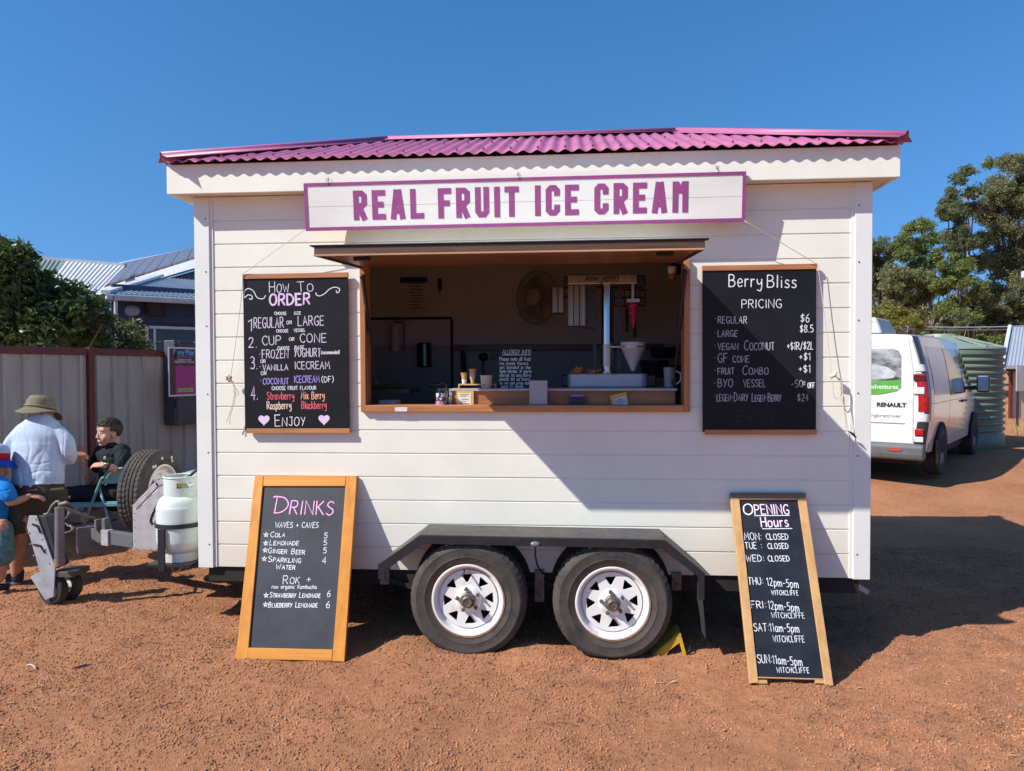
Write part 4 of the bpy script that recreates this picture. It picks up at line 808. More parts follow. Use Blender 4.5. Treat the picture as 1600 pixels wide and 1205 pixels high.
priceb, pl = hung(((1098, 416), (1276, 414), (1098, 678), (1275, 678)), 'black Berry Bliss pricing chalkboard hanging right of the serving window')
mb = MB(); P = lambda *a, **k: put(pl, mb, *a, **k)
P('Berry', 1139, 448, 1190.5, 448.5, 19, 2.1, jit=.1); P('Bliss', 1199, 449, 1244, 450, 19, 2.1, jit=.1); P('PRICING', 1159, 481.5, 1221, 481, 13, 1.6, jit=.12)
P('$6', 1251, 503.5, 1264.5, 503, 12.5, 1.6); P('$8.5', 1250, 519.5, 1270.5, 519, 11, 1.6); P('+$1R/$2L', 1230, 546.5, 1270.5, 546, 11.5, 1.5); P('+$1', 1249, 563.3, 1266, 563, 11.5, 1.6); P('+$1', 1248, 582.5, 1266, 582, 11.5, 1.6); P('OFF', 1262, 606.5, 1272.5, 606, 8, 1.8)
mb.build('white_lettering', K_w, priceb)
mb = MB(); P = lambda *a, **k: put(pl, mb, *a, **k)
P('~REGULAR', 1116, 505.5, 1166, 505, 14, 1.5, caps=True); P('~LARGE', 1116, 526.5, 1151.5, 526, 12.5, 1.4, caps=True); P('~VEGAN', 1116, 546.8, 1152.5, 546.5, 13, 1.4, caps=True); P('COCONUT', 1163, 547.3, 1209, 547, 15, 1.5, caps=True)
P('~GF', 1116, 566.8, 1136, 566.5, 14, 1.4); P('CONE', 1145, 566.5, 1170.5, 566, 10, 1.3); P('~FRUIT', 1116, 585.5, 1146.5, 585, 13, 1.4, caps=True); P('COMBO', 1160.5, 585.5, 1199.5, 585, 14, 1.4, caps=True)
P('~BYO', 1116, 605, 1145, 604.5, 12.5, 1.4); P('VESSEL', 1161.5, 605, 1196, 604.5, 11.5, 1.3); P('-50', 1236, 605.3, 1254, 605, 11, 1.3); P('c', 1254.5, 601, 1258.5, 601, 7, 1.0); line(pl, mb, [(1256.7, 595.5), (1256, 602)], .8)
P('~LEGEN-DAIRY', 1116, 627, 1168, 626.5, 13.5, 1.3, caps=True); P('LEGEN-BERRY', 1175, 627.3, 1220, 627, 13, 1.3, caps=True); P('$24', 1246, 627, 1263, 626.5, 11, 1.3); P('~', 1115, 639, 1117, 639, 3, 1.0); P('~', 1115, 659, 1117, 659, 3, 1.0)
mb.build('shaded_lettering', chalk('shaded_chalk', (.46, .46, .48, 1)), priceb)  # dimmer chalk for words under the flap's shadow, shade put in the colour
mb = MB(); put(pl, mb, 'EnJOY', 1152.5, 659, 1209, 658, 18, 2.0, caps=True); mb.build('rubbed_lettering', K_gh, priceb)
# ------------------------------------------------ cords knotted beside the boards
def cord(name, label, runs, knot, r=.0021):
    o = empty(name, runs[0][0], label, 'cord')
    for nm, pts, rr in [('cord_run', runs[0], r)] + [('cord_end', q, r*1.2) for q in runs[1:]]:
        mb = MB(); mb.tube(catmull(pts, 6), rr, 6); mb.build(nm, m_cord, o, smooth='all')
    mb = MB()
    for k in range(9): a = knot+Vector((random.uniform(-.015, .015), random.uniform(-.012, .004), random.uniform(-.02, .02))); mb.ball(a, random.uniform(.008, .014), 8, 6)
    mb.build('knot', m_cord, o, smooth='all')
c = lambda x, y, Y=-.05: onY(x, y, Y)
cord('knotted_rope', 'pale cord knotted left of the How To Order board with a frayed end', [[c(476, 359, -.135), c(430, 392, -.09), c(388, 422, -.052), c(380, 428, -.045), c(379, 440, -.042), c(376, 475, -.04), c(369, 530, -.04), c(360, 590, -.045), c(357, 597, -.05)], [c(358, 592), c(366, 604), c(372, 612), c(370, 618), c(363, 610)], [c(362, 594), c(366, 612), c(363, 632), c(358, 648), c(354, 660)], [c(364, 596), c(368, 610), c(366, 630), c(360, 648), c(359, 663)]], c(358, 592))
cord('knotted_rope', 'pale cord with loose black-tipped loops right of the pricing board', [[c(1163, 345, -.135), c(1220, 379, -.09), c(1270, 409, -.052), c(1277, 414, -.045), c(1280, 430, -.042), c(1284, 460, -.04), c(1293, 530, -.04), c(1299, 583, -.05)], [c(1296, 586), c(1301, 600), c(1302, 615), c(1307, 623), c(1312, 619), c(1314, 608), c(1311, 594), c(1303, 586)], [c(1310, 590), c(1315, 602), c(1314, 618), c(1317, 632), c(1320, 650), c(1322, 668)], [c(1305, 588), c(1316, 600), c(1317, 625), c(1321, 650), c(1325, 672), c(1330, 690)]], c(1303, 586))
mb = MB(); mb.tube([c(1326, 674, -.06), c(1332, 678, -.06), c(1338, 684, -.06)], .006, 8, rs=[.004, .008, .004]); tag(mb.build('cord_toggle', M_black, bpy.data.objects['knotted_rope.001'], smooth='all'))
# ------------------------------------------------ boards leaning on the trailer
def leaning(bl, br, tl, tr, yb, yt, name, label):
    A, B = onZ(*bl), onZ(*br); zoff = .0
    tA, tB = onY(tl[0], tl[1], yt), onY(tr[0], tr[1], yt)
    pl = Plane(A, B-A, (tA+tB)/2-(A+B)/2); r = empty(name, (A+B)/2, label, 'menu board'); return r, pl
drinks, pl = leaning((368, 1031), (538, 1034), (398, 743), (557, 743), 0, -.03, 'leaning_chalkboard', 'orange timber framed grey drinks chalkboard leaning left of the wheels')
Wd = wood('honey_timber', (.72, .30, .028, 1), (.52, .19, .014, 1), 'X', rough=.4, scale=18, bump=.15, coat=.3)
Wz = wood('honey_timber_upright', (.72, .30, .028, 1), (.52, .19, .014, 1), 'Z', rough=.4, scale=18, bump=.15, coat=.3)
q = lambda *pp: [pl.px(*p) for p in pp]
mb = MB(); quadprism(mb, pl, q((410, 757), (541, 757), (522, 1017), (385, 1014)), -.022, -.012); mb.build('panel', M_bg, drinks)
for nm, m_, pp in (('stile', Wz, ((398, 743), (411.6, 743.2), (386.5, 1030.5), (368, 1030))), ('stile', Wz, ((541, 743.2), (557.5, 743), (538, 1034), (519, 1033.5))), ('rail', Wd, ((411.9, 743.4), (540.6, 743.4), (539, 759.5), (411, 759.5))), ('rail', Wd, ((387.8, 1012), (519.6, 1015), (518.4, 1032.8), (386.2, 1030)))):
    mb = MB(); quadprism(mb, pl, q(*pp), -.030, 0.0 if nm == 'stile' else -.0008); mb.build(nm, m_, drinks, bevel=.0025)
pl.o = pl.o - pl.n*.0115
mb = MB(); P = lambda *a, **k: put(pl, mb, *a, **k)
P('WAVES + CAVES', 430, 824.5, 497, 825, 8.5, 1.25); 
def star(x, y, r): line(pl, mb, [(x-.6*r, y+r), (x, y-r), (x+.6*r, y+r), (x-r, y-.2*r), (x+r, y-.3*r), (x-.6*r, y+r)], 1.3)
for x, y in ((416, 835.5), (415.5, 848.5), (414.5, 859.5), (413, 873), (416, 930), (415, 944.5)): star(x, y, 3.6)
for s, x0, y0, x1, y1, h in (('COLA', 422.5, 839.6, 444.5, 839, 8), ('5', 506.5, 841, 511.5, 841, 8), ('LEMONADE', 421.5, 851.8, 466, 852, 8), ('5', 505.7, 852, 510.5, 852, 8), ('GINGER BEER', 419, 864.3, 475.5, 866.5, 8.2), ('5', 505, 864.5, 510, 864.5, 8.5), ('SPARKLING', 419, 878, 469.5, 879.5, 8.8), ('4', 503.7, 880.5, 509.3, 880.5, 9.5), ('WATER', 431, 889.5, 460.5, 890, 8),
    ('ROK +', 442, 912.5, 485, 911.5, 13), ('STRAWBERRY LEMONADE', 421.5, 933.5, 500, 934, 8), ('6', 511, 932.5, 516, 932.5, 10), ('BLUEBERRY LEMONADE', 419.5, 949, 495.5, 949.3, 8.2), ('6', 509.6, 950, 515, 950, 10)): P(s, x0, y0, x1, y1, h, 1.25, caps=True)
P('raw organic Kombucha', 424.7, 919.8, 494.5, 920.2, 6, 1.0); mb.build('white_lettering', K_w, drinks)
mb = MB(); put(pl, mb, 'D', 429.5, 802.5, 449, 802.5, 26, 2.2); put(pl, mb, 'RINKS', 453, 803, 520, 805.5, 21, 2.2); line(pl, mb, [(427.5, 777), (433, 775.5)], 2.0); mb.build('pink_lettering', K_pink, drinks)

hours, pl = leaning((1172, 1068), (1302, 1071), (1141, 770), (1259, 770), 0, -.03, 'leaning_chalkboard', 'narrow pale timber opening hours chalkboard leaning right of the wheels')
Wp = wood('pale_pine', (.60, .36, .15, 1), (.42, .22, .08, 1), 'X', rough=.5, scale=20, bump=.15); Wpz = wood('pale_pine_upright', (.60, .36, .15, 1), (.42, .22, .08, 1), 'Z', rough=.5, scale=20, bump=.15)
mb = MB(); quadprism(mb, pl, q((1154, 781), (1249, 781), (1290, 1060), (1182, 1057)), -.018, -.010); mb.build('panel', M_bh, hours)
for nm, m_, pp in (('stile', Wpz, ((1141.5, 777.5), (1155, 777.5), (1185, 1066.5), (1172, 1068))), ('stile', Wpz, ((1246.5, 777.5), (1259.5, 777.5), (1302.5, 1071.5), (1289, 1070))), ('rail', wood('shadowed_rail', (.30, .19, .10, 1), (.15, .09, .05, 1), 'X'), ((1141, 769.5), (1259, 769.5), (1259.3, 777.2), (1141.3, 777.2))), ('rail', Wp, ((1155.2, 777.6), (1246.2, 777.6), (1246.6, 780.8), (1155.5, 780.8))), ('rail', Wp, ((1184.3, 1057.5), (1287.3, 1060.5), (1287.6, 1062.5), (1184.5, 1059.5)))):  # top rail's darker timber holds the shadow that falls on it
    mb = MB(); quadprism(mb, pl, q(*pp), -.026, 0.0 if nm == 'stile' else -.0008); mb.build(nm, m_, hours, bevel=.002)
mb = MB(); a, b_ = pl.P(.10, pl.px(1184, 1061)[1], -.02), pl.P(.46, pl.px(1288, 1064)[1], -.02); 
for s_ in (-1, 1):
    p = pl.px(1190 if s_ < 0 else 1283, 1063.5); quadprism(mb, pl, [(p[0]-.03, p[1]-.014), (p[0]+.03, p[1]-.014), (p[0]+.03, p[1]+.004), (p[0]-.03, p[1]+.004)], -.024, -.004)
mb.build('hinge_block', Wp, hours)
pl.o = pl.o - pl.n*.0098
mb = MB(); P = lambda *a, **k: put(pl, mb, *a, **k)
for s, x0, y0, x1, y1, h in (('MON:', 1163.7, 843.7, 1190.5, 844, 11), ('CLOSED', 1197.5, 843.3, 1232, 843.3, 9), ('TUE :', 1164.6, 857.5, 1191, 857.5, 10), ('CLOSED', 1200, 857.6, 1232, 857.6, 8.5), ('WED:', 1166.2, 877.4, 1194.4, 877.6, 10), ('CLOSED', 1200.4, 877.3, 1234, 877, 8.5),
    ('THU:', 1169.6, 913.4, 1192.6, 913.4, 11), ('12pm-5pm', 1199, 915, 1248, 919, 12), ('FRI:', 1174, 950.6, 1197.4, 950.6, 11), ('12pm-5pm', 1201.2, 951.5, 1249, 956, 12.5), ('SAT:', 1178.6, 986.6, 1202, 986.6, 12), ('11am-5pm', 1203.5, 986.6, 1249, 988.5, 12.5), ('SUN:', 1184, 1036, 1206.4, 1036, 13), ('11am-5pm', 1208, 1037, 1254, 1041, 13)): P(s, x0, y0, x1, y1, h, 1.3)
for x0, y0, x1, h in ((1206, 929.7, 1247.5, 7.2), (1206, 965.6, 1257, 8.4), (1208.5, 1003, 1257, 9.8), (1214, 1051, 1264.6, 8.4)): P('WITCHCLIFFE', x0, y0, x1, y0+.8, h, 1.05, gap=3.2)
P('O', 1163, 804, 1177, 804, 16.5, 2.6); line(pl, mb, [(1178.6, 806), (1233.5, 805.5)], 1.2); line(pl, mb, [(1191, 826.5), (1237.5, 826)], 1.2); mb.build('white_lettering', K_w, hours)
mb = MB(); put(pl, mb, 'PENING', 1180, 804, 1233, 803.5, 15, 2.4); put(pl, mb, 'Hours', 1190, 823.8, 1232, 823.2, 15, 2.4); mb.build('lilac_lettering', chalk('pale_lilac_chalk', (.82, .62, .80, 1)), hours)
# ================================================================== THINGS IN THE SERVING WINDOW
M_steel = mat('brushed_steel', (.36, .33, .30, 1), rough=.30, metal=1.0, var=.18, vscale=30, stretch=(1, 1, .05))
M_streak = mat('streaky_steel', (.34, .29, .22, 1), rough=.32, metal=.95, col2=(.12, .105, .09, 1), vscale=26, stretch=(1, 1, .03), mixlo=.3, mixhi=.7)
M_chrome = mat('polished_steel', (.42, .43, .45, 1), rough=.16, metal=1.0, var=.08, vscale=6)
M_blkpl = mat('black_plastic', (.016, .016, .018, 1), rough=.35, var=.1)
M_wplastic = mat('white_plastic', (.62, .62, .63, 1), rough=.35, var=.04)
M_paper = mat('paper', (.70, .68, .64, 1), rough=.8, var=.04)
M_yel = mat('yellow_card', (.72, .42, .06, 1), rough=.6, var=.08)
M_ink = mat('dark_ink', (.03, .03, .035, 1), rough=.8)
SILL = OZ0; CT = 1.578
def thing(name, loc, label, cat, **k): return empty(name, loc, label, cat, **k)
def part(mb, name, m_, parent, **k): return mb.build(name, m_, parent, **k)
def wall_plane(Y): return Plane(Vector((0, Y, 0)), (1, 0, 0), (0, 0, 1))
# soft-serve blender machine
MY = .40
def mp(x, y, Y=MY): return onY(x, y, Y)
a, b_ = mp(887, 610), mp(1012, 584); mach = thing('ice_cream_blender', Vector(((a.x+b_.x)/2, MY+.15, CT)), 'steel fruit ice cream blending machine with tall column on the counter', 'ice cream machine')
def rbox(x0, x1, y0, y1, z0, z1, r=.04, n=6):
    pts = []
    for cx, cy, a0 in ((x1-r, y1-r, 0), (x0+r, y1-r, 90), (x0+r, y0+r, 180), (x1-r, y0+r, 270)): pts += [(cx+r*math.cos(R(a0+90*i/n)), cy+r*math.sin(R(a0+90*i/n))) for i in range(n+1)]
    mb = MB(); mb.prism(pts, lambda p, q, c: Vector((p, q, z0+c)), z1-z0); return mb
zt = b_.z; part(rbox(a.x, b_.x, MY, MY+.30, CT+.001, zt, .05), 'machine_base', mat('machine_body', (.50, .51, .54, 1), rough=.35, metal=.2, var=.05), mach, smooth=True, bevel=.006)
part(MB().box(a.x-.04, b_.x+.07, MY+.10, MY+.28, CT+.001, zt-.008), 'base_back', M_blkpl, mach, bevel=.008)
mb = MB()
for x0, x1 in ((915, 928), (935, 945)): p, q_ = mp(x0, 608.5), mp(x1, 604.5); mb.box(p.x, q_.x, MY-.002, MY+.002, CT+.004, q_.z)
part(mb, 'base_label', M_ink, mach)
cx = mp(949, 500, MY+.12).x; ctop = mp(949, 442, MY+.12).z
mb = MB(); mb.cyl((cx, MY+.12, zt), (cx, MY+.12, ctop), .041, n=28); part(mb, 'column', M_chrome, mach, smooth=True)
mb = MB(); z1 = mp(949, 538, MY+.12).z; mb.cyl((cx, MY+.12, zt+.05), (cx, MY+.12, z1), .048, n=28); mb.cyl((cx, MY+.12, zt), (cx, MY+.12, zt+.015), .055, n=28); part(mb, 'column_sleeve', M_steel, mach, smooth=True)
for x in (929, 967): p = mp(x, 500, MY+.18); mb = MB(); mb.box(p.x-.012, p.x+.012, MY+.17, MY+.20, zt, ctop); part(mb, 'side_post', M_blkpl, mach)
p, q_ = mp(887, 445, MY+.04), mp(997, 427, MY+.04); hd = part(MB().box(p.x, q_.x, MY+.04, MY+.26, p.z, q_.z), 'machine_head', M_steel, mach, bevel=.008)
part(MB().box(p.x-.03, q_.x+.06, MY+.10, MY+.25, p.z-.006, q_.z-.004), 'head_back', M_blkpl, mach, bevel=.01)
pl = wall_plane(MY+.0395); mb = MB(); me = font_mesh('t', 'little', .052, .0008, .0012); u, v = pl.px(913, 439); Msh = Matrix(((1, 0, .0, 0), (0, 1, 0, 0), (0, 0, 1, 0), (0, 0, 0, 1)))
def ital(me, pl, u, v, c, sx=1.0, sh=.25):
    for vv in me.vertices: x, y, z_ = vv.co; vv.co = pl.P(u+(x+y*sh)*sx, v+y, c+z_)
me_l = me; ital(me_l, pl, u, v, .0012, .95, .3); mesh_into(mb, me_l, Matrix.Identity(4))
me = font_mesh('t', 'jem', .085, .0008, .0008); u, v = pl.px(939, 440); ital(me, pl, u, v, .0012, .95, .3); mesh_into(mb, me, Matrix.Identity(4)); part(mb, 'logo_lettering', M_ink, hd, fix=False)
p, q_ = mp(887, 510, MY+.07), mp(915, 445, MY+.07); mb = MB(); 
for k in range(3): w_ = (q_.x-p.x)/3; mb.box(p.x+w_*k+.001, p.x+w_*(k+1)-.001, MY+.06+.006*(k % 2), MY+.20, p.z, q_.z-.001)
part(mb, 'motor_cover', M_streak, mach, bevel=.005)
mb = MB(); p2 = mp(915, 512, MY+.1); mb.box(p2.x, p2.x+.07, MY+.1, MY+.2, p2.z, q_.z); part(mb, 'motor_back', M_blkpl, mach)
p, q_ = mp(986, 470, MY+.1), mp(993, 445, MY+.1); mb = MB(); mb.cyl((p.x+.015, MY+.1, p.z), (p.x+.015, MY+.1, q_.z), .019, n=18); mb.box(p.x-.03, p.x+.055, MY+.07, MY+.13, p.z-.012, p.z+.01); part(mb, 'spindle', M_steel, mach, smooth=True)
ax_, az0, az1 = p.x+.016, mp(989, 513, MY+.1).z, p.z-.012; mb = MB(); n = 60; rows = []
for i in range(n+1):
    t = i/n; rr = .034*(1-t)**.8+.003; z_ = az1+(az0-az1)*t; rows.append([Vector((ax_+rr*(1+.28*math.sin(th+t*26))*math.cos(th), MY+.1+rr*(1+.28*math.sin(th+t*26))*math.sin(th), z_)) for th in [2*math.pi*k/24 for k in range(24)]])
mb.grid(rows, True); part(mb, 'auger', mat('pink_auger', (.50, .03, .13, 1), rough=.4), mach, smooth='all')
fc = mp(989, 535, MY+.1); zb = mp(989, 580, MY+.1).z
mb = MB(); mb.lathe([(.084, 0), (.086, 0), (.086, -.045), (.078, -.050), (.020, zb-fc.z+.02), (.014, zb-fc.z), (.011, zb-fc.z), (.018, zb-fc.z+.02), (.074, -.048), (.082, -.043), (.084, 0)], (fc.x, fc.y, fc.z), (0, 0, 1), 40); part(mb, 'funnel', M_wplastic, mach, smooth=True)
mb = MB(); mb.lathe([(.087, -.036), (.091, -.036), (.091, -.028), (.087, -.028)], (fc.x, fc.y, fc.z), (0, 0, 1), 40, closed=True); mb.bar((cx, fc.y-.05, fc.z-.032), (fc.x-.08, fc.y-.03, fc.z-.032), .02, .012); part(mb, 'funnel_arm', M_steel, mach, smooth=True)
# autumn leaves lying on the machine
mb = MB()
for k in range(9):
    p = mp(random.uniform(897, 930), 583, MY+.05); d = Vector((random.uniform(-1, 1), random.uniform(-.4, .4), random.uniform(.05, .8))).normalized()*random.uniform(.05, .10); s_ = d.cross(Vector((0, 1, .3))).normalized()*random.uniform(.012, .028); z0 = Vector((p.x, MY+.03+.01*k, zt+.003))
    mb.add([z0, z0+d*.5+s_, z0+d, z0+d*.5-s_], [(0, 1, 2, 3)])
tag(mb.build('dried_leaves', mat('dried_leaf', (.55, .22, .05, 1), rough=.7, col2=(.30, .10, .03, 1), vscale=20), fix=False), 'orange dried leaves lying on the blending machine base', 'dried leaves')
# second steel canister beside the machine, standing mug
o = thing('paper_cup_dispenser', mp(872, 490, .55), 'small steel cup dispenser fixed beside the blending machine', 'dispenser'); p, q_ = mp(863, 489, .55), mp(881, 448, .55); mb = MB()
for k in range(2): w_ = (q_.x-p.x)/2; mb.box(p.x+w_*k+.001, p.x+w_*(k+1)-.001, .55, .68, p.z, q_.z)
part(mb, 'case', M_streak, o, bevel=.005); mb = MB(); mb.bar(((p.x+q_.x)/2, .69, q_.z-.06), (mp(900, 450, .69).x, .69, q_.z-.06), .02); part(mb, 'mounting_bracket', M_blkpl, o)
p = mp(1046, 608, .42); o = thing('steel_jug', Vector((p.x, .42, CT)), 'tall pale cup at the right end of the counter', 'cup'); zz = mp(1046, 574, .42).z
mb = MB(); mb.lathe([(.0, .002), (.034, .002), (.040, zz-CT), (.037, zz-CT), (.031, .006), (0, .006)], (p.x, .42, CT), (0, 0, 1), 28); part(mb, 'body', mat('grey_cup', (.38, .37, .38, 1), rough=.4), o, smooth=True)
mb = MB(); mb.tube(catmull([(p.x+.035, .40, CT+.02), (p.x+.066, .39, CT+.04), (p.x+.07, .39, CT+.09), (p.x+.038, .40, CT+.11)], 4), .006, 8); part(mb, 'handle', M_wplastic, o, smooth='all')
# napkin holder
p, q_ = onY(827, 632, .02), onY(855, 594.5, .02); o = thing('napkin_holder', Vector(((p.x+q_.x)/2, .06, SILL)), 'grey napkin holder standing in the middle of the sill', 'napkin holder')
part(MB().box(p.x+.004, q_.x-.004, .034, .095, SILL+.001, q_.z-.004), 'napkin_stack', M_paper, o); part(MB().box(p.x, q_.x, .02, .033, SILL+.001, q_.z), 'face_plate', mat('satin_grey', (.36, .36, .39, 1), rough=.4, metal=.2), o, bevel=.003); part(MB().box(p.x, q_.x, .096, .108, SILL+.001, q_.z), 'face_plate', mat('satin_grey'), o, bevel=.003)
# cards on the counter front
def card(px, label, m_, inner, tilt=0, Y=.10, base=None, marks=None, nm='counter_card'):
    x0, y0, x1, y1 = px; pl = Plane(onY(x0, y1, Y), (math.cos(tilt), 0, math.sin(tilt)), (-math.sin(tilt), 0, math.cos(tilt))); u, v = pl.px(x1, y1 if not tilt else y1)[0], pl.px(x0, y0)[1]
    if tilt: u = onY(x1, y1, Y).x-onY(x0, y1, Y).x; v = (onY(x0, y0, Y).z-onY(x0, y1, Y).z)
    o = thing(nm, pl.P(u/2, 0, -.004), label, 'card'); mb = MB(); quadprism(mb, pl, [(0, 0), (u, 0), (u, v), (0, v)], -.006, 0); part(mb, 'card_back', m_, o)
    if inner: mb = MB(); quadprism(mb, pl, [(u*inner[0], v*inner[1]), (u*inner[2], v*inner[1]), (u*inner[2], v*inner[3]), (u*inner[0], v*inner[3])], .0005, .0015); part(mb, 'printed_panel', inner[4], o)
    if marks:
        mb = MB()
        for (a, b__, c_, w_) in marks: ribbon(mb, [(u*a, v*b__), (u*c_, v*b__)], w_, pl.P, .002, False)
        part(mb, 'printed_lines', M_ink, o, fix=False)
    return o
card((713, 610.5, 740, 633.5), 'yellow bordered card with white centre in the sunlit counter corner', M_yel, (.10, .05, .86, .82, M_paper), marks=[(.2, .72, .75, .004), (.2, .12, .75, .004), (.25, .62, .6, .003), (.3, .4, .7, .003), (.25, .25, .55, .003)])
m_vio = mat('violet_card', (.21, .10, .42, 1), rough=.5); o = card((890, 616, 914, 631), 'small violet card on a black stand against the counter', m_vio, None, Y=.09)
part(MB().box(onY(889, 630, .095).x, onY(916.5, 630, .095).x, .088, .112, SILL+.001, onY(889, 620, .095).z), 'card_stand', M_blkpl, o)
pl = wall_plane(.0898); mb = MB()
for k, (a, b__) in enumerate(((893, 910), (895, 908), (892, 911), (896, 907), (893, 910))): line(pl, mb, [(a, 618.5+2.5*k), (b__, 618.5+2.5*k)], .9)
part(mb, 'printed_lines', mat('pale_violet_print', (.45, .33, .65, 1)), o, fix=False)
card((957, 618, 983, 637), 'tilted yellow and white card leaning on the shaded counter front', M_yel, (.14, .0, .95, .70, mat('bluish_paper', (.56, .59, .66, 1), rough=.7)), tilt=R(13), Y=.085, marks=[(.3, .5, .7, .003), (.35, .3, .8, .003)])
# tip jar with black pump tap behind it
p = onY(690, 633, .05); jx = p.x; jh = onY(690, 607, .05).z-SILL; o = thing('tip_jar', Vector((jx, .05, SILL)), 'clear glass tip jar with white and pink lettering on the sill', 'jar')
mb = MB(); mb.lathe([(0, .002), (.036, .002), (.039, .008), (.039, jh-.022), (.033, jh-.012), (.034, jh), (.031, jh), (.030, jh-.012), (.036, jh-.023), (.036, .010), (0, .008)], (jx, .05, SILL), (0, 0, 1), 36); part(mb, 'jar_glass', glass('jar_glass_material', (.86, .92, .90, 1)), o, smooth=True)
mb = MB(); mb.lathe([(0, .0085), (.034, .0085), (.034, .045), (0, .05)], (jx, .05, SILL), (0, 0, 1), 24); part(mb, 'coins', mat('coins', (.10, .09, .08, 1), rough=.5, metal=.4, var=.5, vscale=60), o)
cylP = lambda u, v, c=0: Vector((jx+(.0398+c)*math.sin(u/.039), .05-(.0398+c)*math.cos(u/.039), SILL+v))
mb = MB(); write(mb, 'TIP JAR', -.034, .034, jh-.052, jh-.032, cylP, .0042, lift=.0006); part(mb, 'white_lettering', K_w, o, fix=False)
mb = MB(); write(mb, 'I', -.030, -.022, jh-.076, jh-.057, cylP, .0042, lift=.0006); write(mb, 'LOCALS', -.033, .033, jh-.102, jh-.082, cylP, .004, lift=.0006)
hp = [(q_[0]*.0055/8+.002, -q_[1]*.0055/8+jh-.066) for q_ in heart(0, 0, 13)]; mb.add([cylP(0.002, jh-.066, .0008)]+[cylP(a, b__, .0008) for a, b__ in hp], [(0, i+1, (i+1) % len(hp)+1) for i in range(len(hp))])
part(mb, 'pink_lettering', K_pink, o, fix=False)
p = onY(690, 606, .30); mb = MB(); mb.tube(catmull([(p.x+.03, .30, 1.13), (p.x+.03, .30, p.z-.01), (p.x+.02, .30, p.z+.03), (p.x-.05, .28, p.z+.02), (p.x-.085, .26, p.z+.03)], 5), .012, 10); mb.tube([(p.x+.03, .3, p.z+.03), (p.x-.04, .27, p.z+.055)], .008, 8); tag(mb.build('sink_tap', M_blkpl, None, smooth='all'), 'black mixer tap behind the tip jar', 'tap')
p = onY(715, 634, .13); tag(MB().tube([p+Vector((-.045, -.02, .01)), p+Vector((-.055, -.02, .04)), p+Vector((-.045, -.02, .07))], .004, 6).build('white_tag', M_paper), 'small white curled tag at the counter end', 'tag')
# wooden display step with cones and paper cups
p, q_ = mp(716, 609, .22), mp(775, 600, .22); o = thing('display_step', Vector(((p.x+q_.x)/2, .27, CT)), 'small timber display step holding sample cones on the counter', 'display stand')
mb = MB(); mb.box(p.x, q_.x, .22, .33, q_.z-.008, q_.z); part(mb, 'step_top', wood('pale_step_timber', (.70, .44, .22, 1), (.52, .30, .14, 1), 'X'), o); zs = q_.z
for x in (p.x, q_.x-.008): part(MB().box(x, x+.008, .22, .33, CT+.001, q_.z-.0085), 'step_side', wood('pale_step_timber', None, None), o)
m_waf = mat('wafer', (.60, .35, .14, 1), rough=.8, col2=(.45, .23, .08, 1), vscale=90, bump=.4, bscale=160)
def cup(x, y, z, r0, r1, h, m_, nm, label, sleeve=None, rimr=.003, hollow=True):
    o = thing(nm, Vector((x, y, z)), label, 'sample cone' if 'cone' in nm else 'paper cup'); mb = MB(); mb.lathe([(0, .001), (r0, .001), (r1, h), (r1+rimr, h), (r1+rimr, h+.004), (r1-.002, h+.004), (r0-.002, .004), (0, .004)], (x, y, z), (0, 0, 1), 28); part(mb, 'cup_body', m_, o, smooth=True)
    if sleeve: s0, s1, ms = sleeve; mb = MB(); mb.lathe([(r0+(r1-r0)*s0+.0015, h*s0), (r0+(r1-r0)*s1+.0015, h*s1)], (x, y, z), (0, 0, 1), 28); part(mb, 'sleeve', ms, o, smooth=True)
    return o
p = mp(725.5, 600, .26); cup(p.x, .26, zs, .012, .022, mp(725, 583.5, .26).z-zs, m_waf, 'sample_cone', 'short wafer cone in a white sleeve, leftmost on the display step', (.02, .45, M_paper))
p = mp(738.5, 600, .26); cup(p.x, .26, zs, .011, .024, mp(738, 577.5, .26).z-zs, m_waf, 'sample_cone', 'taller wafer cone in a grey printed sleeve on the display step', (.3, .75, mat('grey_sleeve', (.42, .40, .38, 1), rough=.7, var=.35, vscale=150)))
m_kraft = mat('blush_paper', (.55, .42, .36, 1), rough=.7, var=.05); m_cream = mat('cream_paper', (.55, .49, .38, 1), rough=.7, var=.05)
p = mp(760, 609, .17); h1 = mp(760, 594, .17).z-CT; cup(p.x, .17, CT, .031, .037, h1, m_kraft, 'paper_tub', 'blush paper ice cream tub on the counter, lower of two stacked')
cup(p.x, .17, CT+h1*.52, .033, .039, h1*.98, m_cream, 'paper_tub', 'cream paper ice cream tub, upper of two stacked on the counter')
mb = MB()
for k, (a, b__, z_) in enumerate(((752, 756, 601), (757, 759, 601), (753, 757, 604.5))): line(wall_plane(.17-.0372), mb, [(a, z_), (b__, z_)], .9)
tub = [o_ for o_ in bpy.data.objects if o_.name == 'paper_tub'][0]; part(mb, 'printed_lines', M_ink, tub, fix=False)
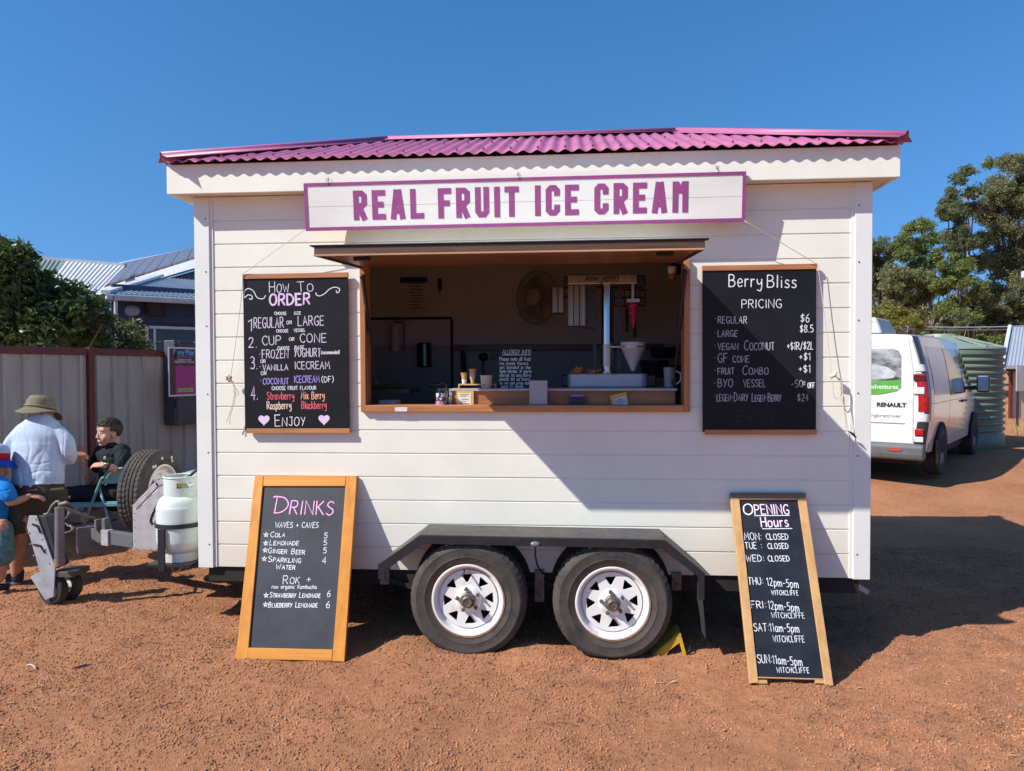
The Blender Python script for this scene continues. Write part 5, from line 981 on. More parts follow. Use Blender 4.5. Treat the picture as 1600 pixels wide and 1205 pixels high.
# allergy board
tl, tr, bl, br = [onY(*c_) for c_ in ((777.5, 541.5, .34), (830.5, 541.5, .34), (778, 608.5, .27), (830.5, 608.5, .27))]
pl = Plane(bl, br-bl, tl-bl); o = thing('allergy_board', (bl+br)/2, 'small dark Allergy Info chalkboard standing on the counter', 'chalkboard'); w_, h_ = (br-bl).length, (tl-bl).dot(pl.v)
mb = MB(); quadprism(mb, pl, [(0, 0), (w_, 0), (w_, h_), (0, h_)], -.008, 0); part(mb, 'panel', mat('slate_board', (.012, .014, .028, 1), rough=.5), o, bevel=.001)
mb = MB(); S1 = 16.0; cx_, cy_ = (lambda x: 690+x/10), (lambda y: 530+y/10)
for s, x0, x1, y, h_ in (('ALLERGY INFO', 950, 1392, 236, 6.5), ('Please note all fruit', 905, 1392, 338, 5.6), ('ice cream flavors', 910, 1350, 402, 4.8), ('get blended in the', 908, 1388, 465, 4.8), ("same blender. If you're", 908, 1400, 527, 5.0), ('allergic to any berry', 905, 1388, 588, 5.0), ('please let us know', 905, 1370, 650, 5.0), ('so we can swap our', 910, 1370, 708, 4.6), ('parts     Boyce', 932, 1275, 765, 5.0)): put(pl, mb, s, cx_(x0), cy_(y), cx_(x1), cy_(y), h_, .95, gap=1.9, jit=.15)
line(pl, mb, [(785, 555), (829, 554.7)], .9); line(pl, mb, heart(799, 604, 2.2), .6); part(mb, 'white_lettering', chalk('board_pen', (.80, .80, .82, 1)), o, fix=False)
# things on the back wall
BW = DEP-.052; pw = wall_plane(BW)
def flat(px, Y0, th, m_, name, label, cat, bevel=0.0, roundr=0):
    p, q_ = onY(px[0], px[3], Y0), onY(px[2], px[1], Y0); o = thing(name, Vector(((p.x+q_.x)/2, Y0, p.z)), label, cat)
    return o, p, q_
o, p, q_ = flat((629, 433, 668, 490), BW-.004, 0, None, 'wall_notice', 'printed notice with black header on the back wall', 'notice'); part(MB().box(p.x, q_.x, BW-.004, BW-.001, p.z, q_.z), 'sheet', mat('notice_paper', (.50, .46, .44, 1), rough=.8), o); part(MB().box(p.x-.02, q_.x, BW-.006, BW-.0045, q_.z-.05, q_.z), 'header', M_ink, o)
mb = MB()
for k in range(9): y = 443+k*4.8; ribbon(mb, [pw.px(636+3*(k % 3), y), pw.px(662-3*(k % 2), y)], .007, wall_plane(BW-.005).P, .0005, False)
part(mb, 'printed_lines', M_ink, o, fix=False)
o, p, q_ = flat((684, 435, 690, 453), BW-.02, 0, None, 'wall_marker', 'small black holder high on the back wall', 'holder'); part(MB().box(p.x, q_.x, BW-.022, BW-.001, p.z, q_.z), 'body', M_blkpl, o, bevel=.004); part(MB().cyl(((p.x+q_.x)/2, BW-.012, p.z-.03), ((p.x+q_.x)/2, BW-.012, p.z), .006), 'tip', M_blkpl, o)
o, p, q_ = flat((611, 507, 623, 549), BW-.1, 0, None, 'paper_towel_roll', 'white paper towel roll hanging on the back wall', 'paper towel'); mb = MB(); mb.cyl(((p.x+q_.x)/2, BW-.09, p.z), ((p.x+q_.x)/2, BW-.09, q_.z), (q_.x-p.x)/2, n=24); part(mb, 'roll', mat('towel_paper', (.6, .55, .52, 1), rough=.9), o, smooth=True)
mb = MB(); mb.tube([((p.x+q_.x)/2, BW-.005, q_.z+.03), ((p.x+q_.x)/2, BW-.09, q_.z+.03), ((p.x+q_.x)/2+.085, BW-.09, q_.z+.01), ((p.x+q_.x)/2+.085, BW-.09, p.z)], .007, 8); part(mb, 'holder_arm', M_blkpl, o, smooth=True)
o, p, q_ = flat((649, 535, 672, 574), BW-.10, 0, None, 'soap_dispenser', 'glossy black soap dispenser on the back wall', 'dispenser'); 
pts = []; cxx = (p.x+q_.x)/2; hw = (q_.x-p.x)/2
mb = MB(); mb.prism([(cxx+hw*math.cos(t), BW-.002-.10*max(0, math.sin(t))**.7) for t in [math.pi*i/18 for i in range(19)]], lambda a, b__, c: Vector((a, b__, p.z+c)), q_.z-p.z); part(mb, 'body', mat('gloss_black', (.012, .012, .013, 1), rough=.10, coat=.5), o, smooth=True, bevel=.012)
# wall fan
fcx = onY(838, 465, BW-.15); o = thing('wall_fan', fcx, 'dark caged fan mounted on the back wall', 'fan'); rz = (onY(838, 424, BW-.15).z-onY(838, 507, BW-.15).z)/2
rx_ = (onY(866, 465, BW-.15).x-onY(815, 465, BW-.15).x)/2; m_fan = mat('fan_cage', (.30, .265, .25, 1), rough=.5)
rx_ = max(rx_, rz*.78); tilt = math.acos(min(1, rx_/rz)); ex = Vector((math.cos(tilt), -math.sin(tilt), 0)); en = Vector((-math.sin(tilt), -math.cos(tilt), 0))
def fp(r, t, h=0): return fcx+ex*(r*math.cos(t))+Vector((0, 0, r*math.sin(t)))+en*h
for r_, h in ((rz, 0), (rz*.66, .035), (rz*.42, .045)): mb = MB(); mb.tube([fp(r_, 2*math.pi*i/40, h) for i in range(41)], .006 if r_ == rz else .003, 6, False); part(mb, 'cage_ring', m_fan, o, smooth='all')
for k in range(48): t = 2*math.pi*k/48; mb = MB() if k == 0 else mb; mb.tube([fp(rz*.2, t, .05), fp(rz*.66, t, .035), fp(rz, t, 0)], .002, 4, False)
part(mb, 'cage_wires', m_fan, o)
for k in range(3):
    t0 = 2*math.pi*k/3; mb = MB(); mb.grid([[fp(rz*r_, t0+a, -.03+h) for a, h in ((-.5, .02), (0, 0), (.5, -.02))] for r_ in (.15, .5, .85)]); part(mb, 'blade', m_fan, o, smooth='all')
mb = MB(); mb.lathe([(0, .055), (rz*.3, .05), (rz*.34, .03), (rz*.2, -.05), (0, -.08)], fcx, en, 28); part(mb, 'motor', mat('fan_motor', (.42, .38, .36, 1), rough=.5), o, smooth=True); mb = MB(); mb.bar(fcx-en*.05, Vector((fcx.x, BW-.005, fcx.z+.1)), .05); part(mb, 'bracket', m_fan, o)
# power point and lead under the shelf, knives/greens left, rolled paper, hanging pendant at right
o = thing('power_point', onY(755, 558, BW-.02), 'black plug and lead in the splashback power point', 'power point'); mb = MB(); p = onY(755, 558, BW-.02); mb.ball(p, (.045, .03, .04)); mb.box(p.x+.06, p.x+.14, BW-.015, BW-.001, p.z-.03, p.z+.04); part(mb, 'plug', M_blkpl, o, smooth=True); mb = MB(); mb.tube(catmull([p, p+Vector((0, -.02, -.12)), p+Vector((.0, -.03, -.25)), p+Vector((.01, -.02, -.5))], 4), .008, 6); part(mb, 'lead', M_blkpl, o, smooth=True)
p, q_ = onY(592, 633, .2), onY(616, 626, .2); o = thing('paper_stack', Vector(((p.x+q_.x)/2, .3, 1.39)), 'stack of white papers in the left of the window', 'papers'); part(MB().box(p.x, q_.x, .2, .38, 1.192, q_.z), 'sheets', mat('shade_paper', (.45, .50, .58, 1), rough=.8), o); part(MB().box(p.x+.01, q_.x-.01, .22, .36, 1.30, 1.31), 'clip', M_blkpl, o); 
p = onY(597, 603, .8); mb = MB()
for k in range(7): mb.tube([p+Vector((-.14+.04*k, .0, -.01+.006*(k % 2))), p+Vector((-.02+.03*k, .02, .015*(k % 3)-.01))], .013, 6)
tag(mb.build('green_stems', mat('olive_stem', (.10, .10, .03, 1), rough=.6), smooth=True), 'olive green stems lying on the back bench at left', 'stems'); part(MB().box(p.x-.25, p.x+.25, .6, 1.0, p.z-.05, p.z-.02), 'stem_tray', mat('bench_top'), bpy.data.objects['green_stems'], org=LOC0)
p, q_ = onY(1043, 428, .35), onY(1058, 417, .35); o = thing('cup_stack', Vector(((p.x+q_.x)/2, .35, q_.z)), 'white and brown paper cups in a dispenser at the upper right of the window', 'cup dispenser'); xx = (p.x+q_.x)/2; mb = MB(); mb.lathe([(.028, 0), (.030, q_.z-p.z)], (xx, .35, p.z), (0, 0, 1), 24); part(mb, 'white_cup', M_paper, o, smooth='all'); mb = MB(); mb.lathe([(0, -.035), (.022, -.034), (.025, 0)], (xx, .35, p.z), (0, 0, 1), 24); part(mb, 'brown_cup', mat('brown_cup_paper', (.28, .13, .07, 1), rough=.6), o, smooth=True)
mb = MB(); mb.box(xx-.004, xx+.06, .37, .39, p.z, q_.z+.03); part(mb, 'cup_bracket', M_blkpl, o)
# dish rack with pans at the back right
o = thing('utensil_rack', onY(1000, 470, 1.7), 'dark wire rack with hanging utensils behind the machine', 'rack'); mb = MB()
for z_ in (0, .07, .14): p, q_ = onY(960, 478, 1.8), onY(1008, 478, 1.8); mb.tube([p+Vector((0, 0, z_)), q_+Vector((0, 0, z_))], .006, 5)
for k in range(7): p = onY(960+8*k, 478, 1.8); mb.tube([p, p+Vector((0, 0, .14))], .004, 5)
part(mb, 'rack_wires', M_blkpl, o); 
for k in range(3): mb = MB(); p = onY(968+12*k, 480, 1.78); mb.tube([p, p+Vector((0, 0, -.18-.04*k))], .012, 6); part(mb, 'utensil', M_blkpl, o)
o = thing('kitchen_pots', onY(1035, 560, 1.4), 'dark pots and bowls stacked at the back right of the trailer', 'pots'); 
for k, (x, y, r_, h) in enumerate(((1022, 590, .12, .14), (1040, 590, .14, .10), (1036, 560, .12, .09))): p = onY(x, y, 1.45+.1*k); mb = MB(); mb.lathe([(0, 0), (r_*.8, 0), (r_, h), (r_-.01, h), (r_*.78, .01), (0, .01)], p, (0, 0, 1), 24); part(mb, 'pot', M_blkpl, o, smooth=True)
part(MB().box(1.25, 2.05, 1.25, 1.6, 1.04, onY(1030, 591, 1.5).z-.005), 'pot_shelf', mat('grey_bench'), o)

# ================================================================== GAS BOTTLE, WHEEL CHOCK
o = thing('gas_bottle', Vector((gb.x, gb.y, GB_Z-.02)), 'white gas bottle standing in a cradle on the drawbar', 'gas bottle'); m_gas = mat('gas_bottle_paint', (.50, .57, .53, 1), rough=.32, col2=(.58, .64, .60, 1), vscale=5, spec=.5)
zb = GB_Z-.02; zsh = onY(280, 772, .1).z; m_dirty = mat('dusty_gas_paint', (.62, .64, .60, 1), rough=.5, col2=(.50, .40, .30, 1), vscale=6)
mb = MB(); Hb = onY(280, 768, .22).z-zb; R0 = .157
prof = [(0, .05), (.06, .042), (.10, .05), (.135, .075), (R0-.005, .12), (R0, .16), (R0, Hb-.12), (R0-.006, Hb-.085), (.135, Hb-.045), (.10, Hb-.018), (.06, Hb-.004), (0, Hb)]
pr = catmull([(r_, h, 0) for r_, h in prof], 4); mb.lathe([(max(0, p.x), p.y) for p in pr], (gb.x, gb.y, zb), (0, 0, 1), 56); part(mb, 'tank', m_gas, o, smooth='all')
mb = MB(); mb.lathe([(R0+.0006, Hb*.5), (R0+.0016, Hb*.5+.003), (R0+.0016, Hb*.5+.012), (R0+.0006, Hb*.5+.015)], (gb.x, gb.y, zb), (0, 0, 1), 48); part(mb, 'weld_seam', m_gas, o, smooth='all')
mb = MB(); mb.lathe([(.118, .0), (.120, .0), (.120, .06), (.118, .06)], (gb.x, gb.y, zb), (0, 0, 1), 40, closed=True); part(mb, 'foot_ring', m_dirty, o, smooth=True)
zt_ = onY(280, 744, .22).z; rows = []
mb = MB(); rc = .108
for k in range(48):
    t0, t1 = 2*math.pi*k/48, 2*math.pi*(k+1)/48; mid = math.degrees((t0+t1)/2) % 360
    hole = (285 < mid < 345) or (30 < mid < 90) or (120 < mid < 200)
    for z0, z1 in (((Hb-.03, Hb+.035), (zt_-zb-.035, zt_-zb)) if hole else ((Hb-.03, zt_-zb),)):
        vs = [(gb.x+r_*math.cos(t), gb.y+r_*math.sin(t), zb+z_) for z_ in (z0, z1) for r_, t in ((rc, t0), (rc, t1), (rc-.004, t1), (rc-.004, t0))]; mb.add(vs, [(0, 3, 2, 1), (4, 5, 6, 7), (0, 1, 5, 4), (1, 2, 6, 5), (2, 3, 7, 6), (3, 0, 4, 7)])
part(mb, 'collar', m_gas, o, smooth=True); mb = MB(); mb.tube([(gb.x+rc*math.cos(t), gb.y+rc*math.sin(t), zt_) for t in [2*math.pi*i/40 for i in range(41)]], .006, 8, False); part(mb, 'collar_rim', m_gas, o, smooth='all')
mb = MB(); mb.cyl((gb.x, gb.y, zb+Hb-.01), (gb.x, gb.y, zb+Hb+.07), .016, n=14); mb.cyl((gb.x, gb.y-.05, zb+Hb+.04), (gb.x, gb.y+.02, zb+Hb+.04), .014, n=12); part(mb, 'valve', mat('brass'), o, smooth=True); mb = MB(); mb.cyl((gb.x, gb.y, zb+Hb+.07), (gb.x, gb.y, zb+Hb+.095), .03, n=14); part(mb, 'valve_knob', M_rust, o, smooth=True)
o = thing('wheel_chock', Vector((.98, -.14, 0)), 'yellow folded steel wheel chock behind the right wheel', 'wheel chock'); m_ch = mat('yellow_chock_paint', (.62, .40, .02, 1), rough=.5, col2=(.42, .24, .03, 1), vscale=14)
g0 = float(ground_h(1.0, -.14))-.01
ch = [(.86, g0), (1.105, g0), (1.10, g0+.012), (1.055, g0+.185), (1.045, g0+.185), (.88, g0+.03)]
chk0 = len(bpy.data.objects)
for y in (-.22, -.075):
    mb = MB(); mb.prism([(.875, g0+.015), (.93, g0+.06), (1.045, g0+.175), (1.052, g0+.19), (1.062, g0+.19), (1.105, g0+.01), (1.08, g0+.01), (1.055, g0+.12), (.98, g0+.055), (.96, g0+.01)], lambda a, b__, c: Vector((a, y+c, b__)), .006); part(mb, 'side_plate', m_ch, o)
mb = MB(); mb.prism([(.87, g0+.015), (1.052, g0+.192), (1.064, g0+.192), (1.068, g0+.18), (1.058, g0+.180), (.88, g0+.008)], lambda a, b__, c: Vector((a, -.2135+c, b__)), .138); part(mb, 'ramp_plate', m_ch, o)
mb = MB(); mb.box(.87, 1.11, -.2135, -.0755, g0, g0+.006); part(mb, 'base_plate', m_ch, o); mb = MB(); mb.tube(catmull([(1.09, -.2, g0+.03), (1.12, -.22, g0+.06), (1.13, -.18, g0+.09), (1.10, -.14, g0+.10)], 4), .005, 6); part(mb, 'carry_handle', M_black, o, smooth='all')

for c_ in o.children:
    for v in c_.data.vertices: v.co.x = (v.co.x-(.86-o.location.x))*.86+(.84-o.location.x); v.co.z = (v.co.z-g0)*.78+g0-.012
# ================================================================== LEFT: FENCE, SHRUB, HOUSE
def ray_vec(px, py): return ray(px, py)
def onLine(A, B, px, z):
    """point of the vertical plane through A, B seen at column px, at height z"""
    n = Vector((-(B-A).y, (B-A).x, 0)); d = ray(px, 600); t = (A-C_POS).dot(n)/d.dot(n); p = C_POS+d*t; return Vector((p.x, p.y, z))
FA = onD(61, 700, 7.3); FB = onD(205, 700, 8.3); FA.z = FB.z = 0; fd = (FB-FA).normalized(); fn = Vector((fd.y, -fd.x, 0))       # fn faces the yard
m_fp = mat('fence_sheet_grey', (.42, .38, .335, 1), rough=.55, col2=(.31, .272, .235, 1), vscale=4, stretch=(1, 1, .22), spec=.4, mixlo=.3, mixhi=.6, detail=9); m_fr = mat('maroon_rail', (.12, .022, .018, 1), rough=.5, var=.15, vscale=6)
ptop = onLine(FA, FB, 61, 0); dtop = (ptop-C_POS).dot(C_FWD); FT = onD(61, 543.5, dtop).z; FBZ = .12
def fpt(t, h, off=0.0): return FA + fd*t + fn*off + Vector((0, 0, h))
post_t = (onLine(FA, FB, 140, 0)-FA).dot(fd)
def fence_bay(t0, t1, label):
    o = empty('sheet_metal_fence', fpt((t0+t1)/2, FBZ), label, 'fence', 'sheet metal fence bays behind the trailer'); mb = MB()
    pitch = .2; pts = []; t = t0+.01
    while t < t1-.01:
        for a, d in ((0, 0), (.055, 0), (.068, .028), (.098, .028), (.111, 0)):
            if t+a < t1-.01: pts.append((t+a, d))
        t += pitch
    pts.append((t1-.01, 0)); mb.grid([[fpt(a, h, d-.01) for a, d in pts] for h in (FBZ, FT-.03)]); mb.build('fence_sheet', m_fp, o)
    mb = MB(); mb.bar(fpt(t0+.03, FT-.03, .0), fpt(t1-.03, FT-.03, .0), .05, .075); mb.build('top_rail', m_fr, o, bevel=.004); mb = MB(); mb.bar(fpt(t0+.03, FBZ+.05, .0), fpt(t1-.03, FBZ+.05, .0), .05, .075); mb.build('bottom_rail', m_fr, o, bevel=.004)
    return o
for t0, t1, lab in ((post_t-2.4, post_t, 'grey fence bay with maroon rails behind the standing adult'), (post_t, post_t+2.4, 'grey fence bay with maroon rails behind the seated boy'), (post_t+2.4, post_t+4.8, 'grey fence bay with maroon rails hidden mostly by the trailer')): fence_bay(t0, t1, lab)
for k in (-1, 0, 1, 2):
    mb = MB(); t = post_t+2.4*k; mb.box(-.033, .033, -.03, .04, 0, FT+.012-FBZ+.15, Matrix.Translation(fpt(t, FBZ-.15)) @ Matrix(((fd.x, fn.x, 0, 0), (fd.y, fn.y, 0, 0), (0, 0, 1, 0), (0, 0, 0, 1)))); tag(mb.build('fence_post', m_fr, bevel=.004), {-1: 'maroon fence post just outside the left edge of the view', 0: 'maroon fence post left of the seated boy', 1: 'maroon fence post hidden behind the front of the trailer', 2: 'maroon fence post farthest back behind the trailer'}[k], 'post', 'posts of the sheet metal fence')
# grey steel meter box with a poster
mbx = mat('meter_box_grey', (.060, .062, .068, 1), rough=.5, metal=.2, var=.12, vscale=6)
t0, t1 = [(onLine(FA, FB, x, 0)-FA).dot(fd) for x in (253.5, 330)]; dmid = (onLine(FA, FB, 270, 0)-C_POS).dot(C_FWD)
z1, z0 = onD(270, 533, dmid).z, onD(270, 663, dmid).z; o = empty('meter_box', fpt((t0+t1)/2, z0, .05), 'grey steel cabinet fixed on the fence beside the trailer', 'cabinet')
MBX = Matrix.Translation(fpt(0, 0)) @ Matrix(((fd.x, fn.x, 0, 0), (fd.y, fn.y, 0, 0), (0, 0, 1, 0), (0, 0, 0, 1)))
mb = MB(); mb.box(t0, t1, .03, .20, z0, z1, MBX); mb.build('cabinet_body', mbx, o, bevel=.008)
mb = MB(); mb.box(t0+.03, t1-.03, .2005, .212, z0+.03, z1-.04, MBX); dr = mb.build('cabinet_door', mbx, o, bevel=.004)
mb = MB(); [mb.box(t0-.012, t0+.02, .19, .225, z, z+.09, MBX) for z in (z0+.22, z1-.22)]; mb.build('hinge', M_black, dr, bevel=.003)
mb = MB(); [mb.cyl(MBX @ Vector((t, .2, z)), MBX @ Vector((t, .216, z)), .007, n=8) for t in (t0+.06, t0+.3) for z in (z0+.014, z1-.02)]; mb.build('bolt', M_galv, dr)
pp = MBX @ Vector((0, .215, 0)); pl = Plane(pp, fd, (0, 0, 1)); 
def pq(x, y): return pl.px(x, y)
u0, v1 = pq(262.5, 542); _, v0 = pq(263, 620); u1 = u0+ (v1-v0)*.72
po = empty('poster', pl.P((u0+u1)/2, v0), 'red Berry Bliss poster with white border on the grey cabinet', 'poster')
mb = MB(); quadprism(mb, pl, [(u0, v0), (u1, v0), (u1, v1), (u0, v1)], -.002, .0015); mb.build('sheet', mat('poster_white', (.70, .68, .70, 1), rough=.35, var=.03), po)
bx = .018; m_ps = mat('poster_berries', (.16, .012, .03, 1), rough=.3, col2=(.035, .008, .012, 1), vscale=14, detail=2); m_pm = mat('poster_magenta', (.40, .018, .19, 1), rough=.3, var=.05)
mb = MB(); quadprism(mb, pl, [(u0+bx, v0+bx), (u1-bx, v0+bx), (u1-bx, v1-bx), (u0+bx, v1-bx)], .002, .003); mb.build('printed_panel', m_ps, po)
W_ = u1-u0; Hh = v1-v0
mb = MB(); quadprism(mb, pl, [(u0+W_*.24, v0+bx+.002), (u0+W_*.98-bx, v0+bx+.002), (u0+W_*.98-bx, v0+Hh*.62), (u0+W_*.24, v0+Hh*.62)], .0035, .0042); mb.build('magenta_panel', m_pm, po)
mb = MB(); quadprism(mb, pl, [(u0+W_*.33, v0+Hh*.085), (u0+W_*.86, v0+Hh*.085), (u0+W_*.86, v0+Hh*.16), (u0+W_*.33, v0+Hh*.16)], .0046, .0056); mb.build('green_button', mat('poster_green', (.30, .52, .06, 1), rough=.4), po)
def ptext(s, col, ua, ub, vb, size, bold=.0):
    me = font_mesh('t', s, size, .0003, bold); xs = [v.co.x for v in me.vertices]; kx = (ub-ua)*W_/(max(xs)-min(xs)); x0_ = min(xs)
    for v in me.vertices: x, y, z_ = v.co; v.co = pl.P(u0+ua*W_+(x-x0_)*kx, v0+vb*Hh+y, .0062+z_)
    mb = MB(); mesh_into(mb, me, Matrix.Identity(4)); mb.build('lettering', col, po, fix=False)
ptext('Berry Bliss', mat('poster_cyan', (.10, .50, .80, 1), rough=.5), .17, .90, .845, .085, .003); ptext('Real Fruit Ice Cream', mat('poster_rose', (.65, .12, .16, 1), rough=.5), .22, .86, .79, .04, .0005)
wp = mat('poster_white', None); ptext('Good Ice cream?', wp, .30, .80, .725, .038, .001); ptext('Want to leave a review?', wp, .20, .90, .68, .036, .001); ptext('Tap or scan here', mat('poster_dark_green', (.05, .18, .03, 1)), .42, .77, .108, .03)

# leaves: many small folded faces
def leaves(name, pts, size, m_, parent=None, aspect=.42, droop=.25, seed=3, normal_bias=None, kind=None):
    rng = np.random.default_rng(seed); n = len(pts); P0 = np.asarray(pts, float)
    d = rng.normal(size=(n, 3)); d[:, 2] = d[:, 2]*.7-droop; d /= np.linalg.norm(d, axis=1)[:, None]
    a = rng.normal(size=(n, 3)); s = np.cross(d, a); s /= np.linalg.norm(s, axis=1)[:, None]; nrm = np.cross(s, d)
    L_ = size*(.6+.8*rng.random(n))[:, None]; w_ = L_*aspect*.5
    mid = P0+d*L_*.5+nrm*L_*.10; tip = P0+d*L_; V = np.stack([P0, mid+s*w_, tip, mid-s*w_], 1).reshape(-1, 3)
    F = np.arange(4*n).reshape(n, 4); me = np_mesh(name, V, F); o = link_mesh(name, me, m_, parent)
    return o
def leaf_mat(name, c, c2, rough=.5, trans=.25):
    if name in MATS: return MATS[name]
    m = bpy.data.materials.new(name); m.use_nodes = True; nt = m.node_tree; L = nt.links.new; b = nt.nodes['Principled BSDF']; b.inputs['Roughness'].default_value = rough; b.inputs['Specular IOR Level'].default_value = .4
    g = _n(nt, 'ShaderNodeNewGeometry'); r = _n(nt, 'ShaderNodeValToRGB'); L(g.outputs['Random Per Island'], r.inputs[0]); r.color_ramp.elements[0].color = c2; r.color_ramp.elements[1].color = c
    L(r.outputs[0], b.inputs['Base Color']); out = nt.nodes['Material Output']; tr = _n(nt, 'ShaderNodeBsdfTranslucent'); hs = _n(nt, 'ShaderNodeHueSaturation'); hs.inputs['Value'].default_value = 1.5; L(r.outputs[0], hs.inputs['Color']); L(hs.outputs[0], tr.inputs['Color'])
    ms = _n(nt, 'ShaderNodeMixShader'); ms.inputs[0].default_value = trans; L(b.outputs[0], ms.inputs[1]); L(tr.outputs[0], ms.inputs[2]); L(ms.outputs[0], out.inputs['Surface']); MATS[name] = m; return m
def clump_pts(rng, c, r, n, flat=.8, hollow=.45):
    d = rng.normal(size=(n, 3)); d /= np.linalg.norm(d, axis=1)[:, None]; rr = (hollow+(1-hollow)*rng.random(n)**.6)[:, None]
    return np.asarray(c)+d*rr*np.array([r, r, r*flat])
M_bark = mat('bark', (.20, .17, .14, 1), rough=.9, col2=(.10, .08, .065, 1), vscale=12, stretch=(1, 1, .25), bump=.4, bscale=30)
# broad-leaved shrub over the fence
rng = np.random.default_rng(5); sh_c = []
for px, py, rpx in ((-70, 470, 90), (-20, 420, 60), (18, 400, 34), (30, 440, 48), (-5, 500, 60), (55, 475, 50), (80, 450, 30), (100, 495, 42), (125, 480, 30), (60, 520, 45), (112, 525, 34), (140, 510, 26), (28, 392, 18), (8, 385, 16), (118, 455, 14), (146, 470, 12), (155, 525, 18), (165, 500, 10), (20, 530, 40)):
    for dz in (0, 1):
        D = 8.9+rng.uniform(-.35, .35)+.6*dz+max(0, (px-40)*.006); sh_c.append((onD(px+rng.uniform(-6, 6), py+rng.uniform(-5, 5)+8*dz, D), rpx/1130*D))
sb = onD(40, 640, 9.4); sb.z = .2; shrub = empty('broadleaf_shrub', sb, 'dark glossy broad leaved shrub rising over the grey fence', 'shrub')
pts = np.concatenate([clump_pts(rng, c, r*.95, int(90+2300*r*r), .9, .3) for c, r in sh_c]); keep = pts[:, 2] > FT-.35; 
leaves('foliage', pts[keep], .105, leaf_mat('dark_glossy_leaf', (.105, .145, .042, 1), (.036, .060, .019, 1), .34, .28), shrub, .40, .1, 5)
hi = pts[keep][rng.random(keep.sum()) < .05]; leaves('young_leaves', hi+rng.normal(size=hi.shape)*.03, .085, leaf_mat('young_leaf', (.20, .24, .05, 1), (.09, .13, .03, 1), .45, .3), shrub, .38, -.1, 6)
mb = MB()
for c, r in sh_c[::2]: mid = sb.lerp(c, .5)+Vector((rng.uniform(-.15, .15), rng.uniform(-.1, .1), .2)); mb.tube(catmull([sb+Vector((rng.uniform(-.2, .2), 0, -.1)), mid, c], 4), .03, 6, rs=[.035-.025*i/8 for i in range(9)])
mb.build('stems', M_bark, shrub, smooth='all')
# --- blue house
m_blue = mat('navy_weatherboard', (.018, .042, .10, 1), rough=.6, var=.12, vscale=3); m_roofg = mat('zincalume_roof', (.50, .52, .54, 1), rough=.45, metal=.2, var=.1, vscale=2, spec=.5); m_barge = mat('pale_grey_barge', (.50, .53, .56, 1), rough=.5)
hs = onD(240, 560, 13.2); hs.z = .2; house = empty('blue_house', hs, 'navy blue house with pale metal verandah roof and solar panels beyond the fence', 'house')
wa, wb = onD(176, 470, 12.9), onD(420, 490, 14.8); wa.z = wb.z = 0; wd = (wb-wa).normalized(); wn = Vector((wd.y, -wd.x, 0)); wl = (wb-wa).length
MW = Matrix.Translation(wa) @ Matrix(((wd.x, -wn.x, 0, 0), (wd.y, -wn.y, 0, 0), (0, 0, 1, 0), (0, 0, 0, 1)))
GZ = onD(168, 464, 12.6).z
mb = MB(); z = .2
while z < GZ+.1: mb.box(0, wl, 0, .12, z+.006, z+.17, MW); z += .17
mb.box(0, wl, .02, .12, .1, GZ+.1, MW); mb.box(-.02, .10, .0, 6, .2, GZ+.05, MW); mb.build('wall', m_blue, house)
ga, gb2 = onD(165, 464, 12.5), onD(420, 481, 14.2); gb2.z = ga.z; mb = MB(); mb.bar(ga, gb2, .12, .10); mb.build('gutter', m_barge, house, bevel=.02)
def corr_quad(a, b_, c, d, n, amp, name, m_, parent):
    """a-b eave, d-c ridge"""
    mb = MB(); rows = []; nn = (b_-a).cross(d-a).normalized(); per = 6
    for i in range(n*per+1):
        t = i/(n*per); h = amp*math.cos(2*math.pi*i/per); rows.append([a.lerp(b_, t)+nn*h, d.lerp(c, t)+nn*h])
    mb.grid(rows); return mb.build(name, m_, parent, smooth='all')
apx = onD(250, 434, 15.0); apr = onD(430, 440, 16.4); apr.z = apx.z
corr_quad(ga+Vector((0, 0, .06)), gb2+Vector((0, 0, .06)), apr, apx, 34, .012, 'verandah_roof', m_roofg, house)
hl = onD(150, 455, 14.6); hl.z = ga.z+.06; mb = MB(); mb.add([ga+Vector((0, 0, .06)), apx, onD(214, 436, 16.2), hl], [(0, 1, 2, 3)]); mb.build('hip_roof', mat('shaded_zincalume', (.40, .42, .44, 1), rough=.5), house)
mb = MB(); mb.bar(ga+Vector((0, 0, .09)), apx+Vector((0, 0, .05)), .16, .05); mb.build('hip_flashing', m_barge, house)
# main roof with solar panels
e0, e1 = onD(330, 404, 15.6), onD(150, 461, 22.5); e1.z = e0.z; r0, r1 = onD(330, 388, 19.5), onD(190, 414.5, 25.5)
mb = MB(); mb.add([e0, e1, r1, r0, e0-Vector((0, 0, .1)), e1-Vector((0, 0, .1)), r1-Vector((0, 0, .1)), r0-Vector((0, 0, .1))], [(0, 1, 2, 3), (7, 6, 5, 4), (0, 4, 5, 1), (1, 5, 6, 2), (2, 6, 7, 3), (3, 7, 4, 0)]); mb.build('main_roof', m_roofg, house)
mb = MB(); mb.bar(e0-Vector((0, 0, .02)), e1-Vector((0, 0, .02)), .10, .20); mb.build('barge_board', m_barge, house); mb = MB(); mb.bar(r0+Vector((0, 0, .04)), r1+Vector((0, 0, .04)), .2, .08); mb.build('ridge_cap', m_barge, house)
un = (e1-e0).cross(r0-e0); un = un.normalized()*(1 if un.z > 0 else -1); m_sol = mat('solar_glass', (.13, .125, .145, 1), rough=.30, var=.05, vscale=3, spec=.5); npn = 8
un = (e1-e0).cross(r0-e0).normalized(); un = un if un.z > 0 else -un
